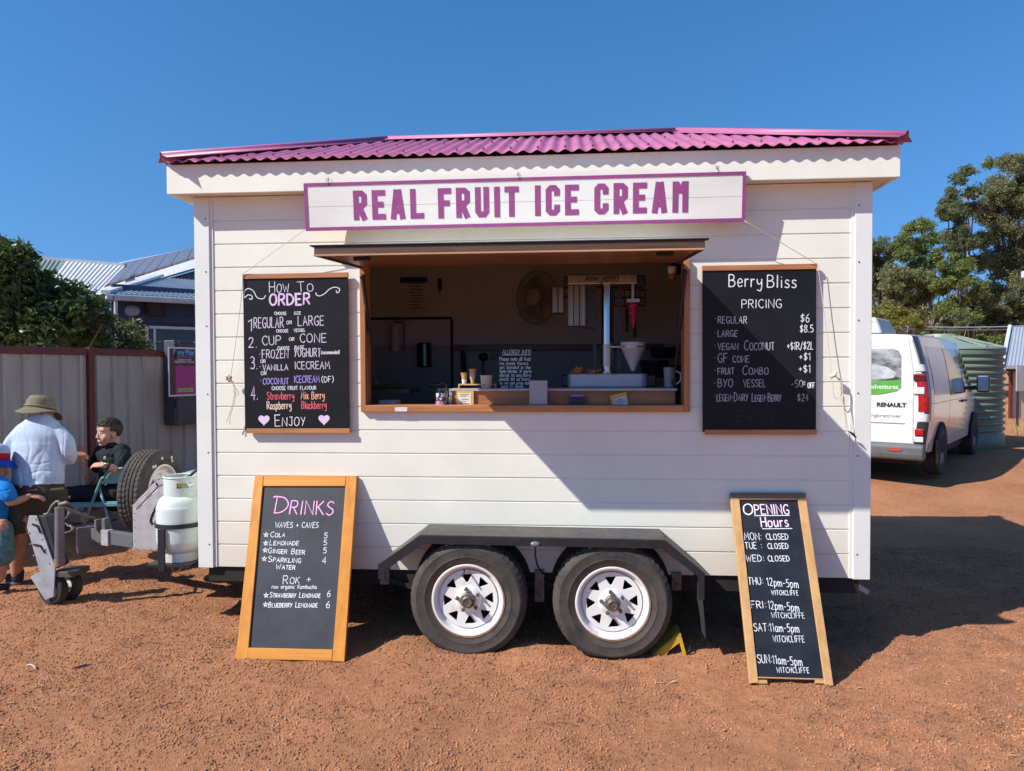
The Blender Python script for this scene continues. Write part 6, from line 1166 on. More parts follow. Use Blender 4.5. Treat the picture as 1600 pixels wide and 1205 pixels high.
for i in range(npn):
    t0, t1 = .02+.95*i/npn, .02+.95*(i+1)/npn-.006; q4 = [e0.lerp(e1, t).lerp(r0.lerp(r1, t), s_) for t, s_ in ((t0, .06), (t1, .06), (t1, .93), (t0, .93))]
    mb = MB(); mb.add([p+un*.13 for p in q4]+[p+un*.09 for p in q4], [(0, 1, 2, 3), (7, 6, 5, 4), (0, 4, 5, 1), (1, 5, 6, 2), (2, 6, 7, 3), (3, 7, 4, 0)]); mb.build('solar_panel', m_sol, house)
mb = MB(); mb.add([e0+Vector((.1, .15, -.10)), e1+Vector((.1, .15, -.10)), Vector((e1.x+.1, e1.y+.15, .2)), Vector((e0.x+.1, e0.y+.15, .2))], [(0, 1, 2, 3)]); mb.build('rear_wall', m_blue, house)
# window with white frame, lights, brackets
pw2 = Plane(MW @ Vector((0, -.005, 0)), wd, (0, 0, 1))
u0w, v1w = pw2.px(226, 509); u1w = pw2.px(345, 512)[0]; v0w = v1w-1.1
mb = MB(); quadprism(mb, pw2, [(u0w+.05, v0w), (u1w, v0w), (u1w, v1w-.05), (u0w+.05, v1w-.05)], .004, .012); wdw = mb.build('window', mat('dark_window_glass', (.03, .035, .04, 1), rough=.12, spec=.6), house)
mb = MB()
for q_ in ([(u0w, v1w-.05), (u1w, v1w-.05), (u1w, v1w), (u0w, v1w)], [(u0w, v0w), (u0w+.05, v0w), (u0w+.05, v1w-.05), (u0w, v1w-.05)], [(u0w+.14, v0w), (u0w+.18, v0w), (u0w+.18, v1w-.05), (u0w+.14, v1w-.05)], [(u0w+.95, v0w), (u0w+1.0, v0w), (u0w+1.0, v1w-.05), (u0w+.95, v1w-.05)]): quadprism(mb, pw2, q_, .0125, .04)
mb.build('window_frame', mat('white_frame', (.60, .62, .64, 1), rough=.5), wdw)
p = pw2.P(*pw2.px(205, 486), .04); mb = MB(); mb.ball(p, (.16, .06, .10), 16, 10); mb.build('oval_wall_light', mat('opal_lamp_cover', (.24, .28, .33, 1), rough=.4), house, smooth='all')
p = pw2.P(*pw2.px(241, 484), .10); mb = MB(); mb.box(p.x-.13, p.x+.13, p.y-.12, p.y+.12, p.z-.12, p.z+.12); mb.build('wall_speaker', M_black, house, bevel=.02)
mb = MB(); a = ga+Vector((.05, .2, 0)); mb.cyl(a, Vector((a.x, a.y, .2)), .035, n=10); mb.build('downpipe', mat('white_frame', None), house, smooth=True)
# second house roof behind the shrub
o = empty('shed_roof', onD(110, 470, 19), 'pale corrugated roof with a green sheet behind the shrub', 'roof'); a, b_, c, d = onD(-60, 452, 15.5), onD(150, 462, 15.8), onD(196, 415, 19.8), onD(-60, 393.5, 19.0)
mid = lambda t, p, q: p.lerp(q, t)
corr_quad(mid(.58, a, b_), b_, c, mid(.62, d, c), 14, .016, 'white_sheets', mat('white_roof_sheet', (.62, .62, .60, 1), rough=.5, var=.06), o); corr_quad(a, mid(.575, a, b_), mid(.615, d, c), d, 22, .016, 'green_sheets', mat('green_roof_sheet', (.20, .24, .19, 1), rough=.5, var=.1), o)
mb = MB(); mb.bar(d, c, .22, .09); mb.build('ridge_flashing', m_barge, o); mb = MB(); mb.add([a+Vector((0, .15, -.04)), b_+Vector((0, .15, -.04)), Vector((b_.x, b_.y+.15, .1)), Vector((a.x, a.y+.15, .1))], [(0, 1, 2, 3)]); mb.build('wall', m_fp, o)
# plants by the house
p = onD(178, 513, 11.6); o = empty('hanging_pot', p, 'terracotta hanging pot at the corner of the blue house', 'flower pot'); mb = MB(); mb.lathe([(0, -.09), (.06, -.085), (.11, -.03), (.125, .05), (.115, .05), (.10, -.02), (0, -.07)], p, (0, 0, 1), 24); mb.build('pot', mat('terracotta', (.26, .10, .06, 1), rough=.7), o, smooth=True)
mb = MB(); [mb.tube([p+Vector((.12*math.cos(k*2.09), .12*math.sin(k*2.09), .05)), p+Vector((0, 0, .52))], .004, 5) for k in range(3)]; mb.build('hanger', m_wire, o)
rr_ = np.random.default_rng(8); leaves('plant_leaves', clump_pts(rr_, p+Vector((0, 0, .08)), .12, 120, .8, .1), .07, leaf_mat('dry_shrub_leaf', (.14, .14, .05, 1), (.06, .07, .02, 1)), o, .35, -.2, 9)
for (px, py, D, r_, n_, lab, c1, c2) in ((211, 522, 11.0, .42, 900, 'yellow green garden bush in front of the blue house', (.15, .17, .025, 1), (.06, .085, .018, 1)), (188, 540, 10.6, .4, 700, 'dark spiky garden plant at the house corner', (.05, .075, .03, 1), (.02, .035, .015, 1))):
    p = onD(px, py, D); o = empty('garden_bush', Vector((p.x, p.y, .2)), lab, 'bush'); leaves('foliage', np.concatenate([clump_pts(rr_, p+Vector((rr_.uniform(-.15, .15), 0, rr_.uniform(-.5, .15))), r_*.6, n_//5, 1, .2) for _ in range(5)]), .085, leaf_mat('leaf_'+lab.split()[0], c1, c2), o, .35, 0, 11); mb = MB(); mb.tube([Vector((p.x, p.y, .15)), p], .025, 6); mb.build('stem', M_bark, o)
# ================================================================== PEOPLE
def fuse(name, mb, m_, parent=None, voxel=.006, smooth=3, sub=None):
    """overlapping closed volumes -> one continuous skin"""
    me = mb.mesh('tmp'); o = bpy.data.objects.new('tmp', me); COL.objects.link(o)
    r = o.modifiers.new('r', 'REMESH'); r.mode = 'VOXEL'; r.voxel_size = voxel; s_ = o.modifiers.new('s', 'SMOOTH'); s_.factor = .5; s_.iterations = smooth
    bpy.context.view_layer.update(); me2 = bpy.data.meshes.new_from_object(o.evaluated_get(bpy.context.evaluated_depsgraph_get())); bpy.data.objects.remove(o); bpy.data.meshes.remove(me)
    me2.name = name; me2.materials.clear(); return link_mesh(name, me2, m_, parent, smooth='all')
def limb(mb, pts, rs, n=14, k=4):
    P_ = [Vector(p) for p in pts]; q = catmull(P_, k); m_ = len(q)
    def ri(t):
        x = t*(len(rs)-1); i = min(int(x), len(rs)-2); f = x-i; a, b_ = rs[i], rs[i+1]; a = a if isinstance(a, tuple) else (a, a); b_ = b_ if isinstance(b_, tuple) else (b_, b_); return (a[0]+(b_[0]-a[0])*f, a[1]+(b_[1]-a[1])*f)
    R_ = [ri(i/(m_-1)) for i in range(m_)]; mb.tube(q, .1, n, True, R_); mb.ball(q[0], min(R_[0])*1.0, 10, 6); mb.ball(q[-1], min(R_[-1])*1.0, 10, 6)
def hand(mb, wrist, d, nrm, s=1.0, curl=.5, thumb=1):
    """palm + five fingers; d along the hand, nrm out of the back of the hand, thumb side = +-(d x nrm)"""
    d = Vector(d).normalized(); nrm = Vector(nrm); nrm = (nrm-d*nrm.dot(d)).normalized(); sd = d.cross(nrm)*thumb; w_ = Vector(wrist)
    for t in (-.026, -.009, .009, .026): limb(mb, [w_+sd*t*.7*s, w_+d*.05*s+sd*t*s, w_+d*.085*s+sd*t*s], [.013*s, .013*s, .011*s], 8, 2)
    for t, L_ in ((.029, .066), (.0095, .075), (-.0105, .070), (-.029, .054)):
        b_ = w_+d*.086*s+sd*t*s*1.05; a1 = curl*.9; a2 = curl*1.9; a3 = curl*2.5; f = lambda a: d*math.cos(a)-nrm*math.sin(a)
        p1 = b_+f(a1)*L_*.42*s; p2 = p1+f(a2)*L_*.33*s; p3 = p2+f(a3)*L_*.25*s; limb(mb, [b_, p1, p2, p3], [.0088*s, .0082*s, .0074*s, .006*s], 8, 2)
    b_ = w_+d*.022*s+sd*.026*s; p1 = b_+(d*.5+sd*.8-nrm*.25).normalized()*.04*s; p2 = p1+(d*.8+sd*.35-nrm*.35*(1+curl)).normalized()*.034*s; p3 = p2+(d*.9+sd*.05-nrm*.5*(1+curl)).normalized()*.024*s; limb(mb, [w_+d*.01*s, b_, p1, p2, p3], [.013*s, .0125*s, .0105*s, .009*s, .007*s], 8, 2)
def frame(o, fwd, up=(0, 0, 1)):
    f = Vector(fwd).normalized(); u = Vector(up); r = f.cross(u).normalized(); u = r.cross(f); return Matrix(((r.x, f.x, u.x, o[0]), (r.y, f.y, u.y, o[1]), (r.z, f.z, u.z, o[2]), (0, 0, 0, 1)))
def head(mb, M, s=1.0, young=False, neck=1.0):
    nz = .62 if young else 1.0
    def b(c, r): 
        t = MB(); t.ball((0, 0, 0), tuple(x*s for x in r), 20, 14); mb.add([M @ (Vector(c)*s+Vector(v)) for v in t.v], t.f)
    b((0, -.012, .035), (.079 if young else .074, .093, .085)); b((0, .022, -.005), (.064, .070, .088)); b((0, .040, -.070), (.044, .046, .040)); b((0, .066, -.098), (.020, .020, .016))
    ck = .033 if young else .026
    for x in (-.036, .036): b((x, .056, -.030 if young else -.020), (ck, .026, ck*1.1))
    if young: b((0, .050, -.045), (.056, .040, .046)); b((0, .066, .035), (.060, .026, .036))
    else: b((0, .078, .030), (.048, .016, .012))
    t = MB(); t.tube([(0, .086*s, .018*s), (0, (.088+.012*nz)*s, -.006*s), (0, (.090+.022*nz)*s, -.028*s), (0, .092*s, -.038*s)], .01, 10, True, [.007*s, .009*s, .012*s, .011*s]); mb.add([M @ Vector(v) for v in t.v], t.f); b((.011, .098, -.034), (.009, .010, .008)); b((-.011, .098, -.034), (.009, .010, .008))
    b((0, .084, -.064), (.022, .012, .007)); b((0, .082, -.075), (.018, .012, .007))
    for x in (-1, 1): b((x*.076, -.006, -.012), (.010, .020, .031)); b((x*.078, .0, -.034), (.008, .011, .012))
    t = MB(); t.tube([(0, -.025*s, -.03*s), (0, -.035*s, -.10*s*neck), (0, -.045*s*neck, -.17*s*neck)], .05, 16, True, [.056*s, .052*s, .060*s]); mb.add([M @ Vector(v) for v in t.v], t.f)
def face(M, s, parent):
    for x in (-.031, .031):
        mb = MB(); mb.ball((0, 0, 0), (.0125*s, .0125*s, .0075*s), 12, 8); mb.v = [tuple(M @ (Vector((x, .074, .008))*s+Vector(v))) for v in mb.v]; e = mb.build('eye', mat('eye_white', (.55, .52, .50, 1), rough=.2), parent, smooth='all')
        mb = MB(); mb.ball((0, 0, 0), .0060*s, 10, 6); mb.v = [tuple(M @ (Vector((x*1.02, .0825, .0078))*s+Vector(v))) for v in mb.v]; mb.build('iris', mat('iris_brown', (.03, .02, .012, 1), rough=.15), parent, smooth='all')
        mb = MB(); mb.tube([M @ (Vector(p)*s) for p in ((x-.019, .081 if x > 0 else .074, .026), (x, .088, .031), (x+.019, .074 if x > 0 else .081, .026))], .004*s, 6); mb.build('eyebrow', mat('hair_brown', (.045, .025, .014, 1), rough=.6, var=.3, vscale=60, stretch=(1, 1, .2)), parent, smooth='all')
    mb = MB(); mb.tube([M @ (Vector(p)*s) for p in ((-.023, .086, -.069), (-.01, .095, -.068), (.01, .095, -.068), (.023, .086, -.069))], .0028*s, 6, True, [.001*s, .0028*s, .0028*s, .001*s]); mb.build('mouth', mat('lip', (.28, .09, .075, 1), rough=.5), parent, smooth='all')
def skin(name, c): return mat(name, c, rough=.55, var=.12, vscale=14, bump=.05, bscale=150, spec=.35)
SK1 = skin('fair_skin', (.56, .31, .225, 1)); SK2 = skin('tanned_skin', (.40, .19, .12, 1)); SK3 = skin('child_skin', (.48, .24, .16, 1))
def cloth(name, c, c2=None, vs=6, bump=.3): return mat(name, c, rough=.85, col2=c2, var=.15, vscale=vs, bump=bump, bscale=140, spec=.2)
def shoe(mb, heel, toe, s=1.0, h=.075):
    a, b_ = Vector(heel), Vector(toe); a = a+Vector((0, 0, .03)); b_ = b_+Vector((0, 0, .028)); limb(mb, [a+Vector((0, 0, .015)), a.lerp(b_, .5)+Vector((0, 0, .012)), b_], [.038*s, (.042*s, .036*s), .032*s], 12, 3)
def foot_z(p): return float(ground_h(p.x, p.y))

def push(o, fn):
    # moves vertices along their normals
    me = o.data; n = len(me.vertices); co = np.empty(n*3, np.float32); no = np.empty(n*3, np.float32); me.vertices.foreach_get('co', co); me.vertex_normals.foreach_get('vector', no)
    co = co.reshape(-1, 3); no = no.reshape(-1, 3); d = np.array([fn(Vector(p)) for p in co.tolist()], np.float32); co += no*d[:, None]; me.vertices.foreach_set('co', co.ravel()); me.update()
def lumpy(o, amp, scale, seed=0):
    """soft folds of cloth pressed into the mesh"""
    push(o, lambda p: amp*(mnoise.noise(Vector((p.x*scale+seed, p.y*scale, p.z*scale*.55))) + .5*mnoise.noise(p*scale*2.3+Vector((0, seed, 3)))))
def creases(o, amp, scale, seed=0, stretch=.38):
    def fn(p):
        q = Vector((p.x*scale+seed+p.z*scale*.5, p.y*scale, p.z*scale*stretch)); n = mnoise.noise(q+Vector((0, 0, .35*mnoise.noise(p*3)))); m = mnoise.noise(Vector((p.x*scale*1.1-p.z*scale*.9, p.y*scale, p.z*scale*.8+seed)))
        return amp*(.35*n-.45*max(0, 1-abs(n)*5)**2-.5*max(0, 1-abs(m)*6)**2)
    push(o, fn)
# ---------------- adult seen from behind
DA = 5.72; A_ = lambda x, y, d=0.0: onD(x, y, DA+d)
gp = onZ(52, 905, .0); adult = empty('person', (gp.x, gp.y, foot_z(gp)), 'adult in olive sun hat, pale blue shirt and olive shorts seen from behind', 'person')
mb = MB(); Mh = frame(A_(64, 647, .12), C_FWD*.72+C_R*.62-C_U*.25); head(mb, Mh, 1.0, neck=.6)
limb(mb, [A_(62, 735, .08), A_(62, 700, .10), A_(62, 668, .08)], [(.15, .09), (.17, .09), (.08, .06)], 16)
limb(mb, [A_(42, 770, .05), A_(38, 808), A_(30, 838), A_(27, 862, .02), A_(26, 896, .02)], [.10, .078, .060, .060, .040]); limb(mb, [A_(80, 770, .05), A_(80, 810, .06), A_(78, 845, .10), A_(76, 868, .12), A_(75, 898, .12)], [.10, .078, .060, .060, .040])
limb(mb, [A_(28, 684, .08), A_(18, 704, .12), A_(28, 724, .3)], [.05, .042, .036]); limb(mb, [A_(94, 678, .08), A_(108, 712, .10), A_(116, 712, .40)], [.05, .042, .030]); hand(mb, A_(117, 711, .43), C_FWD*.8+C_R*.6, C_R*.5+C_U, .95, .7, -1); hand(mb, A_(30, 729, .33), C_FWD*.6+C_R*.8, C_U, .95, .6, 1)
fuse('body', mb, SK2, adult, .0065, 2)
mb = MB(); limb(mb, [A_(59, 757, .05), A_(60, 738, .06), A_(60, 715, .08), A_(60, 694, .09), A_(61, 678, .09), A_(63, 665, .10), A_(64, 655, .11), A_(65, 649, .12)], [(.212, .140), (.205, .135), (.205, .145), (.212, .14), (.215, .125), (.165, .11), (.10, .085), (.07, .065)], 28, 6)
mb2 = MB(); limb(mb2, [A_(29, 681, .08), A_(19, 696, .07), A_(17, 712, .14), A_(25, 722, .26)], [.060, .060, .056, .052], 16); limb(mb2, [A_(92, 677, .08), A_(102, 690, .07), A_(106, 706, .08), A_(108, 717, .13)], [.060, .060, .057, .054], 16); mb.add(mb2.v, mb2.f)
m_sh = cloth('pale_blue_linen', (.46, .54, .66, 1), (.40, .48, .60, 1), 10); sh = fuse('shirt', mb, m_sh, adult, .007, 2)
def shirt_folds(p):                                   # hanging pleats below the yoke, slack rolls above the hem
    z = p.z+adult.location.z-A_(60, 668, 0).z; fade = min(1, max(0, -z/.12)); f = mnoise.noise(Vector((p.x*13+.6*mnoise.noise(p*5), p.y*13, p.z*2.2))); g = mnoise.noise(Vector((p.x*5+p.z*7, p.y*5, p.z*9-p.x*3)))
    return .0085*fade*f - .006*fade*max(0, 1-abs(f)*4)**2 + .008*g*math.exp(-((z+.40)/.12)**2) - .006*max(0, 1-abs(g)*5)**2*math.exp(-((z+.36)/.16)**2)
push(sh, shirt_folds)
m_ol = cloth('olive_cotton', (.075, .062, .040, 1), (.055, .045, .030, 1), 8)
mb = MB(); limb(mb, [A_(59, 748, .05), A_(59, 765, .05), A_(59, 782, .05)], [(.19, .125), (.205, .145), (.19, .14)], 24); limb(mb, [A_(43, 772, .04), A_(36, 800, .02), A_(31, 818, .01)], [.125, .118, .112], 18); limb(mb, [A_(78, 772, .05), A_(80, 800, .06), A_(80, 818, .08)], [.125, .115, .108], 18); st = fuse('shorts', mb, m_ol, adult, .010, 3); lumpy(st, .006, 8, 9); creases(st, .012, 6, 7)
mb = MB(); 
for xa, xb, y in ((42, 58, 766), (79, 100, 764)): mb.bar(A_(xa, y+1, -.115), A_(xb, y-1, -.10), .006, .014)
mb.build('pocket_welt', cloth('faded_olive', (.15, .12, .08, 1)), st)
# sun hat
Hm = frame(A_(63, 637, .12), C_FWD*.72+C_R*.62-C_U*.18, C_U+C_FWD*.12); m_hat = cloth('olive_straw_hat', (.21, .185, .12, 1), (.15, .13, .085, 1), 40)
def hatm(mb, prof, wav=0.0, n=48, el=(1, 1.12)):
    t = MB(); rows = []
    for k in range(n): a = 2*math.pi*k/n; rows.append([Hm @ Vector((r_*el[0]*math.cos(a), r_*el[1]*math.sin(a), h+(wav*max(0, (r_-.09)/.06)*(math.sin(2*a+.8)+.5*math.sin(3*a))))) for r_, h in prof])
    m_ = len(prof); vs = [p for r_ in rows for p in r_]; mb.add(vs, [(k*m_+j, ((k+1) % n)*m_+j, ((k+1) % n)*m_+j+1, k*m_+j+1) for k in range(n) for j in range(m_-1)]); return mb
h_ = hatm(MB(), [(.001, .098), (.045, .096), (.075, .085), (.090, .055), (.096, .0), (.098, -.012)]).build('hat_crown', m_hat, adult, smooth='all'); hb = hatm(MB(), [(.096, -.006), (.115, -.026), (.140, -.046), (.150, -.055)], .016).build('hat_brim', m_hat, adult, smooth='all'); [setattr(x.modifiers.new('t', 'SOLIDIFY'), 'thickness', .003) for x in (h_, hb)]
t = MB(); Mi = [Hm @ Vector((.0985*math.cos(a), .0985*1.12*math.sin(a), .004)) for a in [2*math.pi*i/40 for i in range(41)]]; t.tube(Mi, .006, 6, False); t.build('hat_cord', cloth('hat_cord_cloth', (.28, .25, .18, 1)), adult, smooth='all')
for k, (hx, hy, tx, ty, d) in enumerate(((28, 901, 12, 906, .03), (77, 900, 66, 905, .13))):
    a, b_ = A_(hx, hy, d), A_(tx, ty, d+.12); a.z = foot_z(a)+.002; b_.z = foot_z(b_)+.002; mb = MB(); shoe(mb, a, b_, 1.0); limb(mb, [a+Vector((0, 0, .05)), a+Vector((0, 0, .10))], [.042, .046], 12); fuse('shoe', mb, cloth('dark_sneaker', (.035, .03, .035, 1)), adult, .008, 2)
    mb = MB(); shoe(mb, a-Vector((0, 0, .018)), b_-Vector((0, 0, .018)), 1.06); o_ = fuse('sole', mb, cloth('grey_sole', (.16, .15, .15, 1)), adult, .008, 2); 
    for v in o_.data.vertices: v.co.z = min(v.co.z, a.z-adult.location.z+.022)

# ---------------- seated boy with an ice cream
DB = 7.0; B_ = lambda x, y, d=0.0: onD(x, y, DB+d)
chz = onD(150, 789, DB).z
# folding chair
m_teal = mat('teal_chair_paint', (.10, .27, .30, 1), rough=.4, var=.08, vscale=6)
cg = B_(150, 822, .2); chair = empty('folding_chair', (cg.x, cg.y, foot_z(cg)), 'teal metal folding chair under the seated boy', 'chair')
def gz(p): q = Vector(p); q.z = foot_z(q)+.008; return q
for d in (-.27, .24):
    f0, f1, f2, f3 = gz(B_(121, 816, d)), B_(155, 757, d), B_(169, 738, d), B_(186, 732.5, d)
    mb = MB(); mb.tube(catmull([f0, f1, B_(163, 746, d), f2, f3, B_(192, 732, d)], 5), .0125, 10); mb.build('front_leg', m_teal, chair, smooth='all')
    g0 = gz(B_(179, 826, d)); mb = MB(); mb.tube([B_(155, 762, d+.02), g0], .012, 10); mb.build('rear_leg', m_teal, chair, smooth='all')
    mb = MB(); mb.bar(B_(103, 790.5, d), B_(186, 788.5, d), .014, .032); mb.build('seat_rail', m_teal, chair, bevel=.004)
    for q in (f0, g0): mb = MB(); mb.cyl(q-Vector((0, 0, .01)), q+Vector((0, 0, .03)), .016, n=10); mb.build('foot_cap', M_blkpl, chair, smooth=True)
mb = MB(); a0, a1 = B_(104, 789, -.25), B_(186, 787, -.25); b0, b1 = B_(104, 789, .25), B_(186, 787, .25); mb.add([p+Vector((0, 0, z)) for z in (0, .022) for p in (a0, a1, b1, b0)], [(0, 3, 2, 1), (4, 5, 6, 7), (0, 1, 5, 4), (1, 2, 6, 5), (2, 3, 7, 6), (3, 0, 4, 7)]); mb.build('seat', m_teal, chair, bevel=.008)
mb = MB(); mb.grid([[B_(163+22*t, 752-17*t-(8 if j else -6), d) for d in (-.155, -.05, .08, .2, .255)] for t in (0, .5, 1) for j in (0,)]); o_ = mb.build('backrest', m_teal, chair, smooth='all'); setattr(o_.modifiers.new('t', 'SOLIDIFY'), 'thickness', .012)
mb = MB(); mb.add([B_(159, 756, -.25), B_(188, 755, -.25), B_(192, 733, -.25), B_(172, 736, -.25)], [(0, 1, 2, 3)]); o_ = mb.build('side_panel', mat('pale_teal_panel', (.16, .36, .37, 1), rough=.45), chair); setattr(o_.modifiers.new('t', 'SOLIDIFY'), 'thickness', .01)
boy = empty('person', (cg.x, cg.y, chz), 'boy with short brown hair in black polo eating a cone on a folding chair', 'person')
face_dir = (-C_R*.58-C_FWD*.82-C_U*.04); Mb = frame(B_(170.5, 676.5, .02), face_dir, C_U*1.0+C_R*.05)
mb = MB(); head(mb, Mb, 1.10, True)
hipn, hipf = B_(180, 775, -.08), B_(176, 775, .16); shn, shf = B_(194, 705, -.10), B_(158, 704, .24)
limb(mb, [B_(180, 775, .04), B_(178, 745, .05), B_(177, 715, .06), B_(175, 702, .05)], [(.12, .11), (.11, .10), (.12, .10), (.08, .07)], 16)
limb(mb, [B_(189, 712, -.11), B_(188, 723, -.16), B_(182, 735, -.22)], [.042, .041, .038]); limb(mb, [B_(182, 735, -.22), B_(174, 731, -.30), B_(163, 727, -.34)], [.040, .036, .026]); hand(mb, B_(161, 727, -.35), -C_R+C_U*.02, C_U*.8-C_FWD*.5, .88, .42, 1)
limb(mb, [B_(157, 712, .23), B_(146, 730, .20), B_(140, 752, .12)], [.046, .042, .037]); limb(mb, [B_(140, 752, .12), B_(135, 738, .06), B_(130, 725, .02)], [.038, .034, .025]); hand(mb, B_(129.5, 724, .01), C_U-C_R*.28, C_R*.35+C_FWD*-.2-C_R*.0, .88, .75, -1)
for h0, k0, an, ft in ((hipn, B_(106, 778, -.10), B_(70, 828, .12), .0), (hipf, B_(110, 772, .18), B_(58, 826, .36), .0)): limb(mb, [h0, h0.lerp(k0, .5)+Vector((0, 0, .012)), k0], [.080, .072, .055]); limb(mb, [k0, k0.lerp(an, .35)+Vector((0, 0, -.012)), an], [.052, .054, .034])
fuse('body', mb, SK1, boy, .005, 2); face(Mb, 1.10, boy)
# hair: a shell over skull, short at the sides
mb = MB(); t = MB(); t.ball((0, 0, 0), 1.0, 32, 20); vs = []
for x, y, z in t.v:
    p = Vector((x*.0785, y*.098-.012, z*.089+.036)); vs.append(p)
keepf = [f for f in t.f if all((vs[i].z > .058) or (vs[i].y < -.005 and vs[i].z > -.042+max(0, (vs[i].y+.045))*1.2) or (vs[i].y < .035 and vs[i].z > .022) for i in f)]
mb.add([Mb @ (p*1.10) for p in vs], keepf); hr = mb.build('hair', mat('hair_brown', None), boy, smooth='all'); md = hr.modifiers.new('t', 'SOLIDIFY'); md.thickness = .012; md.offset = .2
mb = MB(); rnd = random.Random(4)
for k in range(420):
    a = rnd.uniform(-math.pi, math.pi); e = rnd.uniform(.15, 1.3); p = Vector((.083*math.cos(e)*math.sin(a), -.014+.104*math.cos(e)*math.cos(a), .036+.096*math.sin(e)))
    if p.z < .075: continue
    nr_ = p.normalized(); d = Vector((rnd.uniform(-.25, .25), .9, -.1)); d = (d-nr_*d.dot(nr_)*.85).normalized()*.034; mb.tube([Mb @ (p*1.10), Mb @ ((p+d*.5+p.normalized()*.003)*1.10), Mb @ ((p+d)*1.10)], .003, 4, True, [.003, .0026, .001])
mb.build('hair_strands', mat('hair_brown', None), hr, smooth='all')
m_blk = cloth('black_polo', (.010, .014, .017, 1), (.016, .022, .025, 1), 8)
mb = MB(); limb(mb, [B_(181, 778, .04), B_(179, 748, .05), B_(178, 718, .06), B_(177, 704, .05), B_(175, 697, .04)], [(.150, .135), (.138, .125), (.160, .135), (.165, .12), (.075, .07)], 20, 5)
limb(mb, [B_(190, 705, -.08), B_(193, 716, -.14), B_(188, 727, -.19)], [.078, .072, .066], 14); limb(mb, [B_(161, 705, .20), B_(153, 718, .21), B_(147, 732, .19)], [.075, .068, .062], 14); po_ = fuse('polo_shirt', mb, m_blk, boy, .008, 2); lumpy(po_, .005, 9, 2); creases(po_, .014, 7, 5)
mb = MB(); mb.tube([B_(175+10*math.cos(a), 694.5-1.5*math.sin(a)+2.5*math.cos(a), .03+.062*math.sin(a)) for a in [2*math.pi*i/24 for i in range(25)]], .014, 8, False); mb.build('polo_collar', m_blk, po_, smooth='all')
mb = MB(); mb.ball(B_(164, 716, -.13), (.016, .006, .02), 12, 8); mb.build('chest_badge', mat('badge', (.30, .32, .24, 1), rough=.6), po_, smooth='all')
m_pt = cloth('black_shorts', (.010, .010, .012, 1), (.018, .018, .02, 1), 8); mb = MB(); limb(mb, [B_(182, 772, .04), B_(174, 776, .04)], [(.15, .15), (.14, .13)], 16)
for h0, k0 in ((hipn, B_(105, 778, -.10)), (hipf, B_(108, 772, .18))): limb(mb, [h0, h0.lerp(k0, .5)+Vector((0, 0, .012)), k0], [.098, .092, .080], 16)
sp_ = fuse('shorts', mb, m_pt, boy, .009, 3); lumpy(sp_, .005, 10, 6); creases(sp_, .012, 7, 2, .8)
mb = MB(); plx = Plane(B_(101, 779, -.187), C_R, C_U); write(mb, 'PRNT', .0, .055, .0, .022, lambda a, b_, c: plx.P(a, b_+a*.9*0, c), .006); mb.build('printed_mark', K_w, sp_, fix=False)
for an in (B_(70, 828, .12), B_(58, 826, .36)): a = an.copy(); a.z = foot_z(a)+.02; mb = MB(); shoe(mb, a+Vector((.03, -.02, 0)), a+Vector((-.17, .04, 0)), 1.0); limb(mb, [a+Vector((0, 0, .04)), a+Vector((0, 0, .11))], [.04, .04]); fuse('shoe', mb, cloth('black_shoe', (.02, .02, .022, 1)), boy, .009, 2)
# watch, cone
mb = MB(); w0 = B_(168, 728.5, -.325); mb.lathe([(.031, -.011), (.034, -.009), (.034, .009), (.031, .011)], w0, (B_(174, 731, -.30)-B_(163, 727, -.34)), 20, closed=True); wt = mb.build('watch_strap', M_black, boy, smooth=True); mb = MB(); mb.ball(w0+(-C_FWD*.028+C_U*.018), (.016, .010, .016), 12, 8); mb.build('watch_face', M_chrome, wt, smooth='all')
cb = B_(128.8, 717, -.045); ct_ = B_(127, 703, -.05); o = empty('ice_cream_cone', cb, 'wafer cone of pink ice cream held by the seated boy', 'ice cream'); axc = (ct_-cb).normalized(); lc = (ct_-cb).length
mb = MB(); mb.lathe([(0, -.05), (.008, -.045), (.024, lc-.01), (.028, lc), (.022, lc)], cb, axc, 24); mb.build('cone', m_waf, o, smooth=True)
mb = MB(); rows = []
for i in range(30):
    t = i/29; rr = .030*(1-t)**.55+.002; rows.append([ct_+axc*(t*.062-.003)+Vector((0, 0, 0))+(C_R*math.cos(a)+C_FWD*math.sin(a))*rr*(1+.10*math.sin(a+t*16)) for a in [2*math.pi*k/20 for k in range(20)]])
mb.grid(rows, True); mb.build('soft_serve', mat('berry_ice_cream', (.46, .13, .17, 1), rough=.5, col2=(.36, .08, .12, 1), vscale=25), o, smooth='all')

# ---------------- small child at the left edge
DC = 5.55; Cc = lambda x, y, d=0.0: onD(x, y, DC+d)
cg2 = Cc(-14, 912, .1); child = empty('person', (cg2.x, cg2.y, foot_z(cg2)), 'small child in blue hat and bright blue t-shirt reaching out at the left edge', 'person')
Mc = frame(Cc(-10, 733, .05), C_R*.75+C_FWD*.66-C_U*.25); mb = MB(); head(mb, Mc, .90, True)
limb(mb, [Cc(-10, 815, .08), Cc(-10, 785, .07), Cc(-10, 762, .06), Cc(-10, 750, .06)], [(.095, .08), (.09, .075), (.10, .08), (.06, .05)], 16)
limb(mb, [Cc(4, 760, -.02), Cc(10, 775, -.03), Cc(17, 785, -.03)], [.040, .035, .030]); limb(mb, [Cc(17, 785, -.03), Cc(32, 781, .0), Cc(46, 775, .04)], [.031, .029, .021]); hand(mb, Cc(47, 774.5, .045), C_R*.9-C_U*.2+C_FWD*.3, C_U*.9-C_FWD*.3, .74, .35, -1)
